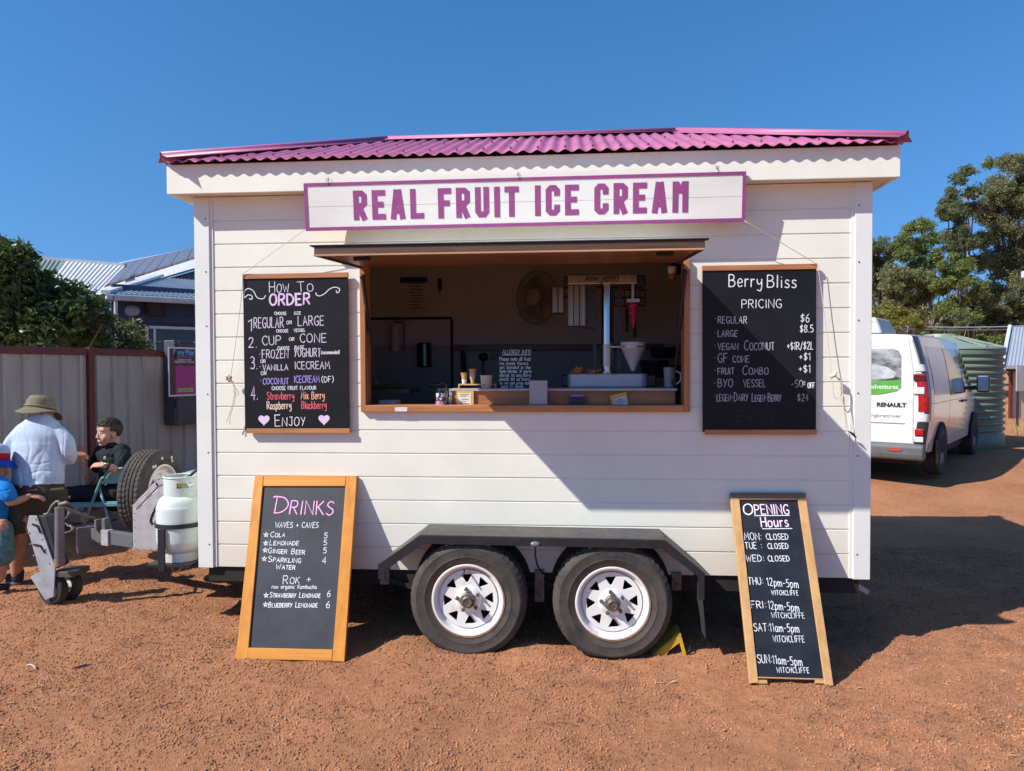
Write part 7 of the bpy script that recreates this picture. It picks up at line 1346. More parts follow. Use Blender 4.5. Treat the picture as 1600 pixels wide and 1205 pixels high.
limb(mb, [Cc(-24, 760, .12), Cc(-34, 785, .14), Cc(-28, 802, .2)], [.040, .034, .028]); hand(mb, Cc(-27, 804, .21), C_R*.6-C_U*.7, C_FWD*-1.0, .7, .4, 1)
for x0, x1, x2, d in ((0, 3, -1, -.02), (-20, -22, -24, .16)): limb(mb, [Cc(x0, 825, d), Cc(x1, 862, d), Cc(x1, 880, d), Cc(x2, 905, d)], [.068, .050, .046, .032])
fuse('body', mb, SK3, child, .005, 2); face(Mc, .90, child)
m_tee = cloth('bright_blue_tee', (.015, .22, .62, 1), (.02, .18, .52, 1), 8); mb = MB(); limb(mb, [Cc(-9, 822, .08), Cc(-9, 795, .07), Cc(-9, 765, .06), Cc(-9, 751, .06)], [(.120, .105), (.105, .095), (.115, .10), (.07, .065)], 18, 5); limb(mb, [Cc(2, 756, -.0), Cc(9, 766, -.025), Cc(15, 775, -.03)], [.062, .060, .056], 14); limb(mb, [Cc(-22, 757, .12), Cc(-30, 775, .14)], [.058, .054], 14); te = fuse('t_shirt', mb, m_tee, child, .008, 2); lumpy(te, .004, 11, 3); creases(te, .012, 8, 1)
m_shr = cloth('teal_patterned_shorts', (.055, .15, .16, 1), (.16, .26, .25, 1), 30); mb = MB(); limb(mb, [Cc(-8, 815, .07), Cc(-9, 830, .07)], [(.115, .10), (.115, .10)], 16); limb(mb, [Cc(1, 828, -.0), Cc(3, 850, -.02), Cc(4, 869, -.02)], [.085, .083, .082], 16); limb(mb, [Cc(-20, 828, .15), Cc(-22, 850, .16), Cc(-22, 869, .16)], [.085, .082, .080], 16); fuse('shorts', mb, m_shr, child, .009, 3)
Hm = frame(Cc(-8, 717, .05), C_R*.75+C_FWD*.66-C_U*.12); m_hb = cloth('blue_hat_cloth', (.012, .06, .42, 1), (.012, .045, .34, 1), 10)
h1 = hatm(MB(), [(.001, .120), (.04, .117), (.072, .098), (.088, .05), (.090, .0)], 0, 40, (.95, 1.06)).build('hat_crown', cloth('pale_blue_hat', (.36, .42, .62, 1), (.30, .36, .55, 1), 10), child, smooth='all'); h2 = hatm(MB(), [(.0905, .002), (.110, -.018), (.150, -.060)], .006, 40, (.95, 1.06)).build('hat_brim', m_hb, child, smooth='all')
h3 = hatm(MB(), [(.091, .002), (.0925, .03), (.090, .052)], 0, 40, (.95, 1.06)).build('hat_band', cloth('red_hat_band', (.42, .012, .02, 1)), child, smooth='all')
[setattr(x.modifiers.new('t', 'SOLIDIFY'), 'thickness', .003) for x in (h1, h2, h3)]
mb = MB(); c_ = Hm @ Vector((.060, -.072, .062)); mb.ball(c_, (.02, .02, .014), 10, 8); mb.build('hat_patch', cloth('yellow_patch', (.70, .50, .08, 1)), child, smooth='all')
for x, tx, d in ((-1, 10, -.02), (-24, -12, .16)):
    a, b_ = Cc(x, 908, d), Cc(tx, 908, d+.06); a.z = foot_z(a); b_.z = foot_z(b_); mb = MB(); shoe(mb, a, b_, .8); fuse('shoe', mb, cloth('dark_sandal', (.03, .028, .035, 1)), child, .008, 2)
# ================================================================== RIGHT: VAN
VA = onD(1465, 740, 10.2); VB = onD(1515, 710, 12.47); vf = Vector((VB.x-VA.x, VB.y-VA.y, 0)).normalized(); vr = Vector((vf.y, -vf.x, 0))
VZ = .20; vo = Vector((VA.x, VA.y, VZ)) - vf*.95 - vr*.93           # rear centre on the ground
van = empty('delivery_van', vo, 'white delivery van with a photo printed rear window parked beyond the trailer', 'van')
van.rotation_euler = (0, 0, math.atan2(vf.y, vf.x)-math.pi/2)
M_van = mat('van_white_paint', (.68, .68, .67, 1), rough=.22, var=.02, vscale=2, coat=.6, spec=.5); M_vgl = mat('van_tinted_glass', (.045, .05, .045, 1), rough=.06, var=.1, vscale=2, spec=.8); M_vbl = mat('van_black_trim', (.03, .032, .036, 1), rough=.45, var=.1); M_dust = mat('dusty_sill', (.42, .36, .31, 1), rough=.6, var=.1, vscale=4)
def vbuild(mb, name, m_, parent=None, **k): return mb.build(name, m_, parent or van, org=LOC0, **k)
ST = [  # y, z bottom, z belt, z roof, half-width bottom, belt, roof
 (0.0, .42, 1.05, 1.90, .86, .93, .76), (.05, .40, 1.05, 1.945, .90, .965, .79), (.25, .38, 1.06, 1.955, .92, .978, .80), (1.2, .36, 1.06, 1.97, .93, .98, .81), (2.4, .36, 1.06, 1.97, .93, .98, .81), (3.2, .36, 1.06, 1.95, .93, .978, .80), (3.5, .36, 1.08, 1.88, .93, .975, .78), (4.0, .36, 1.10, 1.50, .93, .96, .74), (4.3, .36, 1.06, 1.22, .92, .94, .76), (4.7, .34, .98, 1.08, .88, .90, .74), (4.95, .32, .70, .82, .70, .78, .62), (5.0, .36, .60, .66, .60, .66, .55)]
def vsec(y):
    for a, b_ in zip(ST[:-1], ST[1:]):
        if a[0] <= y <= b_[0]: f = (y-a[0])/(b_[0]-a[0]); return [a[i]+(b_[i]-a[i])*f for i in range(7)]
def vside(y, z):
    _, zb, zl, zr, wb, wl, wr = vsec(y)
    if z <= zl: f = (z-zb)/(zl-zb); return wb+(wl-wb)*math.sin(min(1, max(0, f))*math.pi/2)
    f = (z-zl)/(zr-zl); return wl+(wr-wl)*f**1.7
def ring(y):
    _, zb, zl, zr, wb, wl, wr = vsec(y); pts = [(vside(y, zb+(zl-zb)*t), zb+(zl-zb)*t) for t in (0, .15, .4, .7, 1)]+[(vside(y, zl+(zr-zl)*t), zl+(zr-zl)*t) for t in (.2, .45, .7, .88, .96)]
    pts += [(wr*.97, zr-.02), (wr*.90, zr), (wr*.5, zr+.02), (0, zr+.025)]
    return [Vector((x, y, z)) for x, z in pts]+[Vector((-x, y, z)) for x, z in pts[-2::-1]]
ys = [0, .02, .05, .12, .25, .5, .8, 1.2, 1.8, 2.4, 2.9, 3.2, 3.35, 3.5, 3.75, 4.0, 4.15, 4.3, 4.5, 4.7, 4.85, 4.95, 5.0]
mb = MB(); rows = [ring(y) for y in ys]; mb.grid(rows); n = len(rows[0]); mb.f.append(tuple(range(n-1, -1, -1))); mb.mi.append(0); k0 = (len(rows)-1)*n; mb.f.append(tuple(range(k0, k0+n))); mb.mi.append(0)
for r_ in (rows,): mb.add([r_[0][0], r_[0][-1], r_[-1][-1], r_[-1][0]], [(0, 1, 2, 3)])
body = vbuild(mb, 'body', M_van, smooth=True, angle=32)
def vpatch(poly, off, name, m_, parent=None, sgn=1, dens=6):
    """panel lying on the side of the body; poly of (y, z)"""
    mb = MB(); n = len(poly)//2; a, b_ = poly[:n], poly[n:][::-1]; rows = []
    for (ya, za), (yb, zb) in zip(a, b_): rows.append([Vector((sgn*(vside(ya+(yb-ya)*t, za+(zb-za)*t)+off), ya+(yb-ya)*t, za+(zb-za)*t)) for t in [i/dens for i in range(dens+1)]])
    mb.grid(rows); return vbuild(mb, name, m_, parent, smooth='all')
def yy(a, b_, n): return [a+(b_-a)*i/n for i in range(n+1)]
for s_ in (1, -1):
    vpatch([(y, 1.14) for y in yy(.42, 1.55, 5)]+[(y, 1.80) for y in yy(1.55, .42, 5)], .003, 'side_panel_inset', mat('van_film_white', (.66, .66, .68, 1), rough=.18, var=.05), sgn=s_)
    vpatch([(y, 1.10) for y in yy(1.62, 2.72, 5)]+[(y, 1.80) for y in yy(2.72, 1.62, 5)], .003, 'side_window', mat('van_side_glass', (.16, .17, .11, 1), rough=.06, var=.35, vscale=1.2, spec=.9), sgn=s_)
    vpatch([(y, 1.10) for y in yy(2.86, 3.75, 6)]+[(y, z) for y, z in zip(yy(3.80, 2.86, 6), (1.42, 1.62, 1.76, 1.80, 1.80, 1.80, 1.80))], .003, 'door_window', M_vgl, sgn=s_)
    vpatch([(y, .37) for y in yy(.25, 4.4, 12)]+[(y, .50) for y in yy(4.4, .25, 12)], .004, 'sill_dust', M_dust, sgn=s_)
    for y, z0, z1 in ((1.58, .5, 1.9), (2.79, .5, 1.9), (3.86, .5, 1.1)):
        vpatch([(y, z0), (y+.010, z0), (y+.010, z1), (y, z1)], .002, 'door_gap', M_vbl, sgn=s_)
    vpatch([(y, 1.02) for y in yy(.3, 3.8, 8)]+[(y, 1.027) for y in yy(3.8, .3, 8)], .003, 'belt_line', mat('van_crease', (.40, .40, .42, 1), rough=.4), sgn=s_)
    for y in (2.66, 2.92): mb = MB(); x = vside(y, 1.0)+.018; mb.bar((s_*x, y-.10, .98), (s_*x, y+.10, .98), .03, .035); vbuild(mb, 'door_handle', M_vbl, bevel=.01)
    # wheel arches and wheels
    for yw in (.95, 4.02):
        mb = MB(); pts = [(yw+.40*math.cos(t), .345+.40*math.sin(t)) for t in [math.pi*i/20-.1 for i in range(23)]]; mb.prism([p for p in pts if p[1] > .3], lambda a, b_, c: Vector((s_*(.90+c), a, b_)), .088); vbuild(mb, 'dark_arch_disc', mat('arch_black', (.010, .010, .010, 1), rough=.9))
        t = tyre_mesh(.335, .215, .21, 60); mt = Matrix.Translation((s_*.995, yw, .335)) @ Matrix.Rotation(s_*math.pi/2, 4, 'Z'); t.v = [tuple(mt @ Vector(p)) for p in t.v]; wv = vbuild(t, 'wheel', M_tyre, smooth=True)
        t = MB(); t.lathe([(.215, .02), (.205, .02), (.195, .05), (.16, .045), (.13, .03), (.06, .035), (.05, .02), (0, .018)], (0, 0, 0), (0, 1, 0), 40, mod=lambda j, k, r: r); t.v = [tuple(mt @ Vector(p)) for p in t.v]; rv = vbuild(t, 'rim', mat('dark_alloy', (.18, .18, .19, 1), rough=.4, metal=.6), wv, smooth=True)
        t = MB()
        for k in range(6): a = 2*math.pi*k/6; t.bar((.05*math.cos(a), .018, .05*math.sin(a)), (.20*math.cos(a), .022, .20*math.sin(a)), .05, .02, up=(0, 1, 0))
        t.v = [tuple(mt @ Vector(p)) for p in t.v]; vbuild(t, 'rim_spokes', mat('silver_alloy', (.42, .42, .44, 1), rough=.35, metal=.6), wv)
    mb = MB(); mb.box(s_*.97 if s_ > 0 else -.985, .985 if s_ > 0 else -.97, .52, .70, .20, .52); 
    vbuild(mb, 'mud_flap', M_vbl)
    # mirror
    mb = MB(); mb.bar((s_*.93, 3.62, 1.16), (s_*1.08, 3.58, 1.18), .08, .06); vbuild(mb, 'mirror_arm', M_vbl, bevel=.012)
    mm = mat('mirror_shell', (.03, .03, .032, 1), rough=.4); mb = MB(); mb.box(s_*1.06 if s_ > 0 else -1.25, 1.25 if s_ > 0 else -1.06, 3.56, 3.70, 1.09, 1.38); mr = vbuild(mb, 'door_mirror', mm, bevel=.035); mb = MB(); mb.box(1.08 if s_ > 0 else -1.23, 1.23 if s_ > 0 else -1.08, 3.553, 3.558, 1.115, 1.355); vbuild(mb, 'mirror_glass', mat('mirror_glass', (.24, .32, .45, 1), rough=.08, metal=1.0), mr, bevel=.02)
    # rear corner pillars, tail lights
    mb = MB(); mb.grid([[Vector((s_*(vside(max(y, .02), z)+.005), y-.011, z)) for y in (.0, .05, .12, .19)] for z in (.80, .93, 1.05, 1.2, 1.43, 1.56, 1.62, 1.75, 1.86, 1.925)]); vbuild(mb, 'pillar_cover', mat('pillar_grey', (.055, .058, .065, 1), rough=.35), smooth='all')
    def tail(z0, z1, name, m_, par=None, y1=.105): mb = MB(); mb.grid([[Vector((s_*(vside(max(y, .02), z)+(.012 if y > .0 else -.10+.10)), y-.02, z)) if i else Vector((s_*(vside(.02, z)-.085), -.012, z)) for i, y in enumerate((0, .01, .05, y1))] for z in yy(z0, z1, 5)]); return vbuild(mb, name, m_, par, smooth='all')
    tl_ = tail(.93, 1.43, 'tail_light', mat('red_lens', (.42, .008, .012, 1), rough=.12, spec=.6, var=.3, vscale=20)); tail(1.46, 1.55, 'corner_block', M_van); tail(.80, .90, 'corner_block', M_van, y1=.10); tail(.42, .79, 'lower_light_housing', M_vbl); 
    mb = MB(); mb.box(min(s_*.80, s_*.93), max(s_*.80, s_*.93), -.026, -.014, 1.16, 1.25); vbuild(mb, 'reversing_light', mat('clear_lens', (.65, .62, .60, 1), rough=.1), tl_, bevel=.006)
    mb = MB(); mb.box(min(s_*.80, s_*.93), max(s_*.80, s_*.93), -.026, -.014, 1.335, 1.42); vbuild(mb, 'dark_lens', mat('smoked_red_lens', (.10, .012, .014, 1), rough=.12), tl_, bevel=.006)
    mb = MB(); mb.box(min(s_*.82, s_*.92), max(s_*.82, s_*.92), -.03, -.014, .62, .70); vbuild(mb, 'fog_light', mat('red_lens', None), van, bevel=.004); mb = MB(); mb.box(min(s_*.82, s_*.92), max(s_*.82, s_*.92), -.03, -.014, .53, .60); vbuild(mb, 'clear_light', mat('clear_lens', None), van, bevel=.004)
    mb = MB(); mb.box(min(s_*.52, s_*.68), max(s_*.52, s_*.68), -.082, -.072, .40, .435); vbuild(mb, 'reflector', mat('red_reflector', (.45, .06, .04, 1), rough=.2), van)
# rear doors, window with printed picture, bumper, lettering
for s_ in (1, -1):
    mb = MB(); mb.add([Vector((s_*x, y, z)) for y in (-.012, .01) for x, z in ((.006, .50), (.80, .50), (.80, 1.45), (.74, 1.90), (.006, 1.91))], [(0, 1, 2, 3, 4), (9, 8, 7, 6, 5)]+[(i, (i+1) % 5, (i+1) % 5+5, i+5) for i in range(5)]); dr_ = vbuild(mb, 'rear_door', M_van, bevel=.010)
    wpz = [(.06, 1.13), (.40, 1.145), (.60, 1.19), (.655, 1.24), (.655, 1.66), (.62, 1.73), (.56, 1.76), (.06, 1.77)]
    m_ph = bpy.data.materials.get('window_photo_print') or mat('window_photo_print', (.42, .43, .45, 1), rough=.15, col2=(.05, .055, .06, 1), vscale=3.2, stretch=(1, 1, 2.2), detail=10, mixlo=.38, mixhi=.62)
    mb = MB(); mb.prism([(s_*x, z) for x, z in wpz], lambda a, b_, c: Vector((a, -.0125-c, b_)), .003); wn_ = vbuild(mb, 'rear_window', m_ph, dr_)
    mb = MB(); mb.prism([(s_*x, z) for x, z in ((.06, 1.135), (.40, 1.15), (.60, 1.195), (.65, 1.242), (.652, 1.345), (.30, 1.325), (.06, 1.30))], lambda a, b_, c: Vector((a, -.016-c, b_)), .0015); vbuild(mb, 'green_print', mat('green_print', (.10, .36, .06, 1), rough=.25), wn_)
    mb = MB(); mb.prism([(s_*x, z) for x, z in ((.06, 1.33), (.18, 1.345), (.38, 1.35), (.56, 1.37), (.60, 1.44), (.48, 1.52), (.32, 1.555), (.20, 1.54), (.06, 1.50))], lambda a, b_, c: Vector((a, -.016-c, b_)), .001); vbuild(mb, 'printed_rock', mat('printed_rock', (.55, .56, .58, 1), rough=.2, col2=(.30, .31, .33, 1), vscale=9), wn_)
    mb = MB(); mb.box(min(s_*.04, s_*.70), max(s_*.04, s_*.70), -.022, -.012, .765, .775); vbuild(mb, 'door_crease', mat('van_crease', None), dr_)
def vtext(s, x0, x1, z, size, m_, name='lettering', bold=.0, par=None, y=-.0165):
    me = font_mesh('t', s, size, .0006, bold); xs = [v.co.x for v in me.vertices]; k = (x1-x0)/(max(xs)-min(xs)); a0 = min(xs)
    for v in me.vertices: x, y_, z_ = v.co; v.co = (x0+(x-a0)*k, y-z_, z+y_)
    mb = MB(); mesh_into(mb, me, Matrix.Identity(4)); return vbuild(mb, name, m_, par, fix=False)
vtext('RENAULT', .36, .72, .985, .075, M_vbl, bold=.004); vtext('the adventures.', .16, .63, 1.225, .085, mat('white_print', (.75, .76, .75, 1), rough=.4), y=-.0185, bold=.0005); vtext('murryfit.margaretriver', -.10, .66, .845, .062, mat('grey_print', (.25, .27, .30, 1), rough=.5))
mb = MB(); mb.tube([(.09+.085*math.cos(t), -.0135, .96+.085*math.sin(t)) for t in [2*math.pi*i/30 for i in range(31)]], .003, 5, False); vbuild(mb, 'round_logo', M_vbl); mb = MB(); [mb.bar((.04, -.0135, z), (.14, -.0135, z), .002, .006) for z in (.93, .96, .99)]; vbuild(mb, 'logo_lines', mat('grey_print', None))
mb = MB(); mb.prism([(-.07, .36), (-.075, .46), (-.03, .50), (.12, .50), (.12, .30), (.0, .28), (-.05, .30)], lambda a, b_, c: Vector((-.93+c, a, b_)), 1.86); vbuild(mb, 'rear_bumper', mat('bumper_grey', (.11, .115, .125, 1), rough=.5), bevel=.02)
mb = MB(); mb.box(-.85, .85, .1, 4.8, .22, .40); vbuild(mb, 'underbody', M_dark)
mb = MB(); vs = [(x, y, z) for z, i in ((1.985, 0), (2.22, .10)) for x, y in ((-.36+i, .25+i), (.36-i, .25+i), (.36-i, 1.2-i), (-.36+i, 1.2-i))]; mb.add(vs, [(0, 3, 2, 1), (4, 5, 6, 7), (0, 1, 5, 4), (1, 2, 6, 5), (2, 3, 7, 6), (3, 0, 4, 7)]); rv_ = vbuild(mb, 'roof_air_vent', mat('vent_white', (.42, .42, .41, 1), rough=.5), bevel=.03)
mb = MB(); [mb.bar((-.22, .275+.022*k, 2.05+.05*k), (.22, .275+.022*k, 2.05+.05*k), .01, .02) for k in range(3)]; vbuild(mb, 'vent_louvre', M_vbl, rv_)
mb = MB(); mb.grid([[Vector((x, y, z)) for x in (-.62, -.3, 0, .3, .62)] for y, z in ((3.50, 1.91), (3.75, 1.72), (4.0, 1.535), (4.25, 1.285))]); vbuild(mb, 'windscreen', M_vgl, smooth='all')

# ================================================================== WATER TANK, SHED, WIRES
TD = 14.2; tc_ = onD(1468, 697, TD); tr_ = (onD(1553, 620, TD)-onD(1468, 620, TD)).length; tz1 = onD(1576, 546, TD).z
tank = empty('water_tank', (tc_.x, tc_.y, .2), 'green corrugated round water tank standing behind the van', 'water tank'); m_tank = mat('green_tank_poly', (.150, .190, .135, 1), rough=.5, var=.10, vscale=2, spec=.4)
prof = [(tr_-.02, 0), (tr_, .03), (tr_, .22)]; z = .26; zt = tz1-.2-.06; nr = 13; p_ = (zt-.28)/nr
for k in range(nr): prof += [(tr_-.012, z), (tr_-.05, z+p_*.28), (tr_-.05, z+p_*.42), (tr_, z+p_*.72), (tr_, z+p_*.92)]; z += p_
prof += [(tr_, zt), (tr_-.01, zt+.05)]
mb = MB(); mb.lathe(prof, (tc_.x, tc_.y, .2), (0, 0, 1), 72); mb.build('tank_wall', m_tank, tank, smooth=True, angle=50)
apx_z = onD(1440, 526, TD).z; mb = MB(); rows = []
mb.lathe([(tr_+.01, zt+.045), (tr_, zt+.075), (tr_*.5, (zt+.075+apx_z-.2)/2), (.3, apx_z-.22), (.28, apx_z-.16), (0, apx_z-.15)], (tc_.x, tc_.y, .2), (0, 0, 1), 72, mod=lambda j, k, r: r); mb.build('tank_roof', mat('green_tank_top', (.22, .27, .21, 1), rough=.5, var=.06, vscale=2), tank, smooth=True)
for k in range(10):
    a = 2*math.pi*k/10; e = Vector((math.cos(a), math.sin(a), 0)); c0 = Vector((tc_.x, tc_.y, .2)); mb = MB(); mb.bar(c0+e*tr_*.98+Vector((0, 0, zt+.085)), c0+e*.3+Vector((0, 0, apx_z-.205)), .05, .03); mb.build('roof_rib', mat('green_tank_top', None), tank)
# farm shed with sloping grey roof at the right edge
SD = 21.0; shd = empty('farm_shed', onD(1620, 640, SD), 'cream and maroon shed with sloping grey roof at the right edge', 'shed'); gnd = .2
m_gr = mat('grey_shed_roof', (.34, .37, .42, 1), rough=.5, var=.06, vscale=2)
a, b_, c, d = onD(1566, 572, SD), onD(1680, 572, SD+.5), onD(1680, 508, SD+4), onD(1578, 511, SD+4); corr_quad(a, b_, c, d, 20, .012, 'shed_roof', m_gr, shd)
mb = MB(); mb.bar(a, d, .10, .16); mb.build('barge_board', mat('pale_barge', (.55, .57, .60, 1), rough=.5), shd); mb = MB(); mb.bar(a+Vector((0, -.05, -.03)), b_+Vector((0, -.05, -.03)), .12, .10); mb.build('shed_gutter', mat('pale_barge', None), shd)
wl0, wl1 = onD(1577, 575, SD+.5), onD(1690, 575, SD+1); mb = MB(); mb.add([Vector((p.x, p.y, z)) for z in (gnd, a.z-.02) for p in (wl0, wl1)], [(0, 1, 3, 2)]); mb.build('cream_wall', mat('cream_sheet', (.58, .50, .38, 1), rough=.6, var=.05), shd); 
mb = MB(); p = onD(1579, 600, SD+.45); mb.box(p.x-.03, p.x+.04, p.y-.05, p.y+.05, gnd, a.z-.12); mb.build('maroon_post', m_fr, shd); mb = MB(); q0, q1 = onD(1573, 579, SD+.42), onD(1680, 579, SD+.42); mb.bar(q0, q1, .06, .06); mb.build('maroon_beam', m_fr, shd)
mb = MB(); q0, q1 = onD(1587, 611, SD-2.5), onD(1660, 611, SD-2.2); zt1 = onD(1587, 572, SD-2.5).z; mb.add([Vector((p.x, p.y, z)) for z in (q0.z, zt1) for p in (q0, q1)], [(0, 1, 3, 2)]); o = empty('farm_board', (q0.x, q0.y, gnd), 'grey blank board on a thin post at the right edge', 'board'); bo = mb.build('board_panel', mat('grey_board', (.33, .34, .36, 1), rough=.6), o); setattr(bo.modifiers.new('t', 'SOLIDIFY'), 'thickness', .03)
mb = MB(); p = onD(1590, 612, SD-2.5); mb.cyl((p.x, p.y, gnd), (p.x, p.y, p.z), .03, n=8); mb.build('thin_post', M_black, o)
p = onD(1600, 427, 16.0); o = empty('eave_corner', p, 'white eave corner of a building cut off by the right edge', 'eave'); mb = MB(); mb.prism([(0, 0), (3.2, -.02), (3.2, .12), (.0, .14)], lambda a_, b__, c_: Vector((p.x-.06+a_, p.y-c_, p.z-.10+b__)), .9); mb.build('eave_board', mat('pale_barge', None), o)
mb = MB(); mb.box(p.x+2.4, p.x+4.5, p.y+.4, p.y+2, .1, p.z+.02); mb.build('eave_wall', mat('cream_sheet', None), o)
for k, (ya, yb, lab) in enumerate(((508, 504, 'upper thin power wire crossing before the trees'), (511.5, 509, 'lower thin power wire crossing before the trees'))):
    a, b_ = onD(1380, ya+1, 26), onD(1720, yb-4, 34); mb = MB(); mb.tube([a.lerp(b_, t)-Vector((0, 0, .35*4*t*(1-t)*.5)) for t in [i/12 for i in range(13)]], .022, 5); tag(mb.build('power_wire', mat('pale_wire', (.55, .54, .52, 1), rough=.5)), lab, 'wire', 'power wires')
# dry grass verge
rg = np.random.default_rng(12); nb = 5200; gxs = rg.uniform(8.2, 30, nb*3); gys = rg.uniform(4.5, 24, nb*3); cx_ = np.array([C_POS.x, C_POS.y]); 
okk = (gxs-9.0 > (gys-9.0)*.15) & (gxs > 8.9+.22*(gys-9)) & (np.hypot(gxs-tc_.x, gys-tc_.y) > tr_+.05); okk &= (vnoise(gxs*.6, gys*.6, 41) > -.18); gxs, gys = gxs[okk][:nb], gys[okk][:nb]; nb = len(gxs); gz_ = ground_h(gxs, gys)
hh = rg.uniform(.10, .42, nb); aa = rg.random(nb)*6.28; ww = .010; dx, dy = np.cos(aa), np.sin(aa); le = rg.normal(size=(nb, 2))*.10
Vg = np.stack([np.stack([gxs-dx*ww, gys-dy*ww, gz_-.01], 1), np.stack([gxs+dx*ww, gys+dy*ww, gz_-.01], 1), np.stack([gxs+le[:, 0], gys+le[:, 1], gz_+hh], 1)], 1).reshape(-1, 3)
tag(link_mesh('dry_grass', np_mesh('dry_grass', Vg, np.arange(3*nb).reshape(nb, 3)), leaf_mat('straw', (.50, .37, .17, 1), (.34, .23, .10, 1), .8, .2)), kind='stuff')

# ================================================================== TREES
LM = {'euc': leaf_mat('eucalypt_leaf', (.28, .275, .125, 1), (.12, .135, .058, 1), .45, .42), 'mid': leaf_mat('mid_green_leaf', (.24, .28, .075, 1), (.10, .14, .04, 1), .45, .42), 'lime': leaf_mat('yellow_green_leaf', (.27, .26, .045, 1), (.13, .14, .028, 1), .5, .35), 'dark': leaf_mat('dark_pine_leaf', (.19, .205, .09, 1), (.08, .098, .042, 1), .5, .38)}
M_trunk = mat('pale_gum_bark', (.36, .30, .25, 1), rough=.9, col2=(.20, .155, .125, 1), vscale=3, stretch=(1, 1, .3), bump=.3, bscale=12)
def tree(name, label, D, base_px, trunk_r, clumps, kind, leaf, dens, depth=1.6, seed=1, cat='tree', group='tall trees beyond the yard', fill=()):
    """clumps: (px, py, radius px) measured on the photo; each gets its own distance within the crown's depth"""
    rg = np.random.default_rng(seed); b0 = onD(base_px, 700, D); b0 = Vector((b0.x, b0.y, float(terrain(b0.x, b0.y))-.1)); o = empty(name, b0, label, cat, group)
    cl = []; clumps = list(clumps)
    for x0, x1, y0, y1, nf in fill: clumps += [(rg.uniform(x0, x1), rg.uniform(y0, y1), rg.uniform(13, 22)) for _ in range(nf)]
    for px, py, rp in clumps:
        for r_ in range(2): d = D+rg.uniform(-1, 1)*depth*max(1, rp/1130*D*.8); cl.append((onD(px+rg.uniform(-.25, .25)*rp, py+rg.uniform(-.2, .2)*rp, d), rp/1130*d*rg.uniform(.6, .95)))
    P_ = []
    for c, r_ in cl:
        m_ = int(26*r_)+8; sub = clump_pts(rg, c, r_*.95, m_, .8, .25)
        for s_ in sub: rr = r_*rg.uniform(.22, .42); P_.append(clump_pts(rg, s_, rr, int(dens*rr*rr*3.2)+18, .7, .2))
    P_ = np.concatenate(P_); leaves('crown', P_, leaf, LM[kind], o, .42, .35, seed); print('leaves', name, len(P_))
    top = max((c for c, r_ in cl), key=lambda c: c.z)-Vector((0, 0, .8)); mb = MB(); mid = b0.lerp(top, .5)+Vector((rg.uniform(-.5, .5), 0, 0)); tp = catmull([b0, b0.lerp(mid, .6), mid, top], 5); mb.tube(tp, .1, 8, True, [trunk_r*(1-.95*i/(len(tp)-1)) for i in range(len(tp))]); tk = mb.build('trunk', M_trunk, o, smooth='all')
    mb = MB()
    for c, r_ in cl[::5]:
        t = min(.92, max(.25, (c.z-b0.z)/(top.z-b0.z)*.72)); i = int(t*(len(tp)-1)); s0 = tp[i]; m1 = s0.lerp(c, .5)+Vector((rg.uniform(-.3, .3), rg.uniform(-.3, .3), -.1*(c-s0).length*.5)); q_ = catmull([s0, m1, c], 4); rr = trunk_r*.28; mb.tube(q_, .05, 6, True, [rr*(1-.8*j/(len(q_)-1)) for j in range(len(q_))])
    mb.build('branches', M_trunk, o, smooth='all'); return o
tree('gum_tree', 'tallest grey green gum tree at the right edge', 46, 1588, .42, [(1592, 262, 26), (1560, 290, 26), (1600, 310, 40), (1545, 330, 26), (1580, 350, 36), (1535, 372, 26), (1610, 380, 40), (1560, 400, 34), (1525, 410, 20), (1600, 440, 36), (1560, 455, 26), (1545, 255, 10), (1570, 252, 14), (1640, 280, 40), (1650, 400, 40)], 'euc', .150, 110, seed=31, fill=((1540, 1680, 270, 500, 26), (1585, 1680, 245, 330, 8)))
tree('gum_tree', 'dark crowned gum tree with a leaning top left of the tallest', 44, 1512, .34, [(1498, 280, 18), (1512, 266, 14), (1485, 315, 22), (1505, 330, 20), (1478, 335, 14), (1500, 365, 20), (1490, 300, 16), (1520, 300, 14)], 'dark', .150, 110, seed=32, fill=((1478, 1520, 300, 420, 8),))
tree('gum_tree', 'round topped gum tree with a pale fork behind the van', 42, 1438, .24, [(1425, 360, 20), (1445, 352, 18), (1455, 375, 20), (1412, 378, 16), (1436, 380, 18), (1462, 395, 14), (1408, 395, 12)], 'mid', .145, 110, seed=33, fill=((1410, 1465, 365, 470, 16),))
tree('gum_tree', 'dense dark tree directly beside the trailer roof line', 47, 1372, .3, [(1372, 385, 20), (1395, 388, 16), (1365, 420, 22), (1390, 430, 22), (1372, 460, 22), (1400, 465, 18), (1345, 410, 30), (1340, 460, 30)], 'dark', .150, 110, seed=34, fill=((1310, 1405, 385, 505, 22),))
tree('gum_tree', 'olive tree of feathery foliage in the middle distance', 38, 1412, .2, [(1400, 425, 16), (1430, 430, 18), (1445, 445, 14), (1408, 450, 18), (1440, 470, 14), (1415, 480, 14), (1385, 478, 14)], 'euc', .135, 110, seed=35, fill=((1385, 1455, 425, 505, 18),))
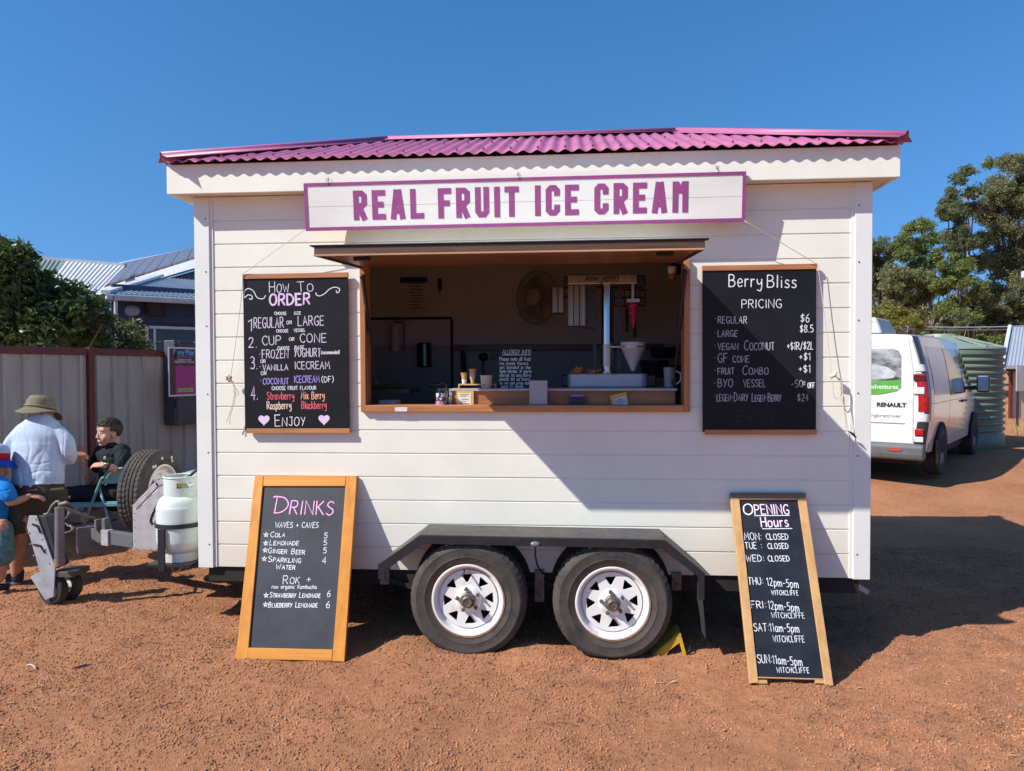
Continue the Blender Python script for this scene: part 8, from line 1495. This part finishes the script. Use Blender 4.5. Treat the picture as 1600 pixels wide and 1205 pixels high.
tree('wattle_tree', 'bright green wattle with layered branches before the tall gums', 36, 1497, .2, [(1475, 415, 18), (1500, 420, 16), (1482, 440, 16), (1515, 438, 18), (1535, 446, 14), (1470, 455, 12), (1525, 460, 14), (1492, 402, 12)], 'mid', .13, 120, seed=36, fill=((1460, 1535, 415, 500, 14),))
tree('gum_tree', 'slender gum with pale trunk right of the wattle', 40, 1540, .2, [(1535, 480, 18), (1560, 490, 20), (1515, 485, 14), (1590, 480, 22), (1575, 505, 18), (1545, 510, 12)], 'dark', .145, 110, seed=37, fill=((1490, 1640, 450, 525, 22),))
tree('weeping_shrub', 'yellow green weeping shrub just above the van roof', 26, 1400, .12, [(1390, 485, 18), (1410, 490, 18), (1375, 500, 20), (1425, 500, 16), (1400, 508, 16), (1438, 510, 10), (1360, 490, 18)], 'lime', .10, 260, seed=38, cat='shrub', group='shrubs beyond the yard')
for k, (px, cl, kd, lab) in enumerate(((1460, [(1448, 518, 12), (1470, 516, 14), (1490, 520, 12), (1505, 512, 10)], 'dark', 'dark low bush behind the van mirror'), (1548, [(1535, 528, 10), (1555, 532, 10), (1568, 528, 8)], 'mid', 'small green bush above the water tank'), (1520, [(1515, 500, 12), (1500, 490, 12), (1530, 515, 10)], 'dark', 'dark bush between the slender gum trunks'))): tree('background_bush', lab, 30, px, .08, cl, kd, .11, 200, seed=50+k, cat='bush', group='bushes beyond the yard')
# far wooded ridge that closes the gaps
rg = np.random.default_rng(77); Pw = []
for px in range(1340, 1760, 7): D = 62+rg.uniform(-3, 3); hgt = 540-rg.uniform(35, 60); y = 575; Pw += [clump_pts(rg, onD(px+rg.uniform(-4, 4), yv, D), .9, 60, .8, .2) for yv in np.arange(hgt, 578, 16)]
for px in range(-200, 330, 9): D = 70+rg.uniform(-4, 4); Pw += [clump_pts(rg, onD(px, yv, D), 1.1, 40, .8, .2) for yv in np.arange(520, 580, 20)]
for px in range(330, 1340, 12): D = 72+rg.uniform(-4, 4); Pw += [clump_pts(rg, onD(px, yv, D), 1.1, 36, .8, .2) for yv in np.arange(515+rg.uniform(0, 25), 580, 20)]
tag(leaves('distant_woodland', np.concatenate(Pw), .42, LM['dark'], None, .6, .1, 78), kind='stuff')
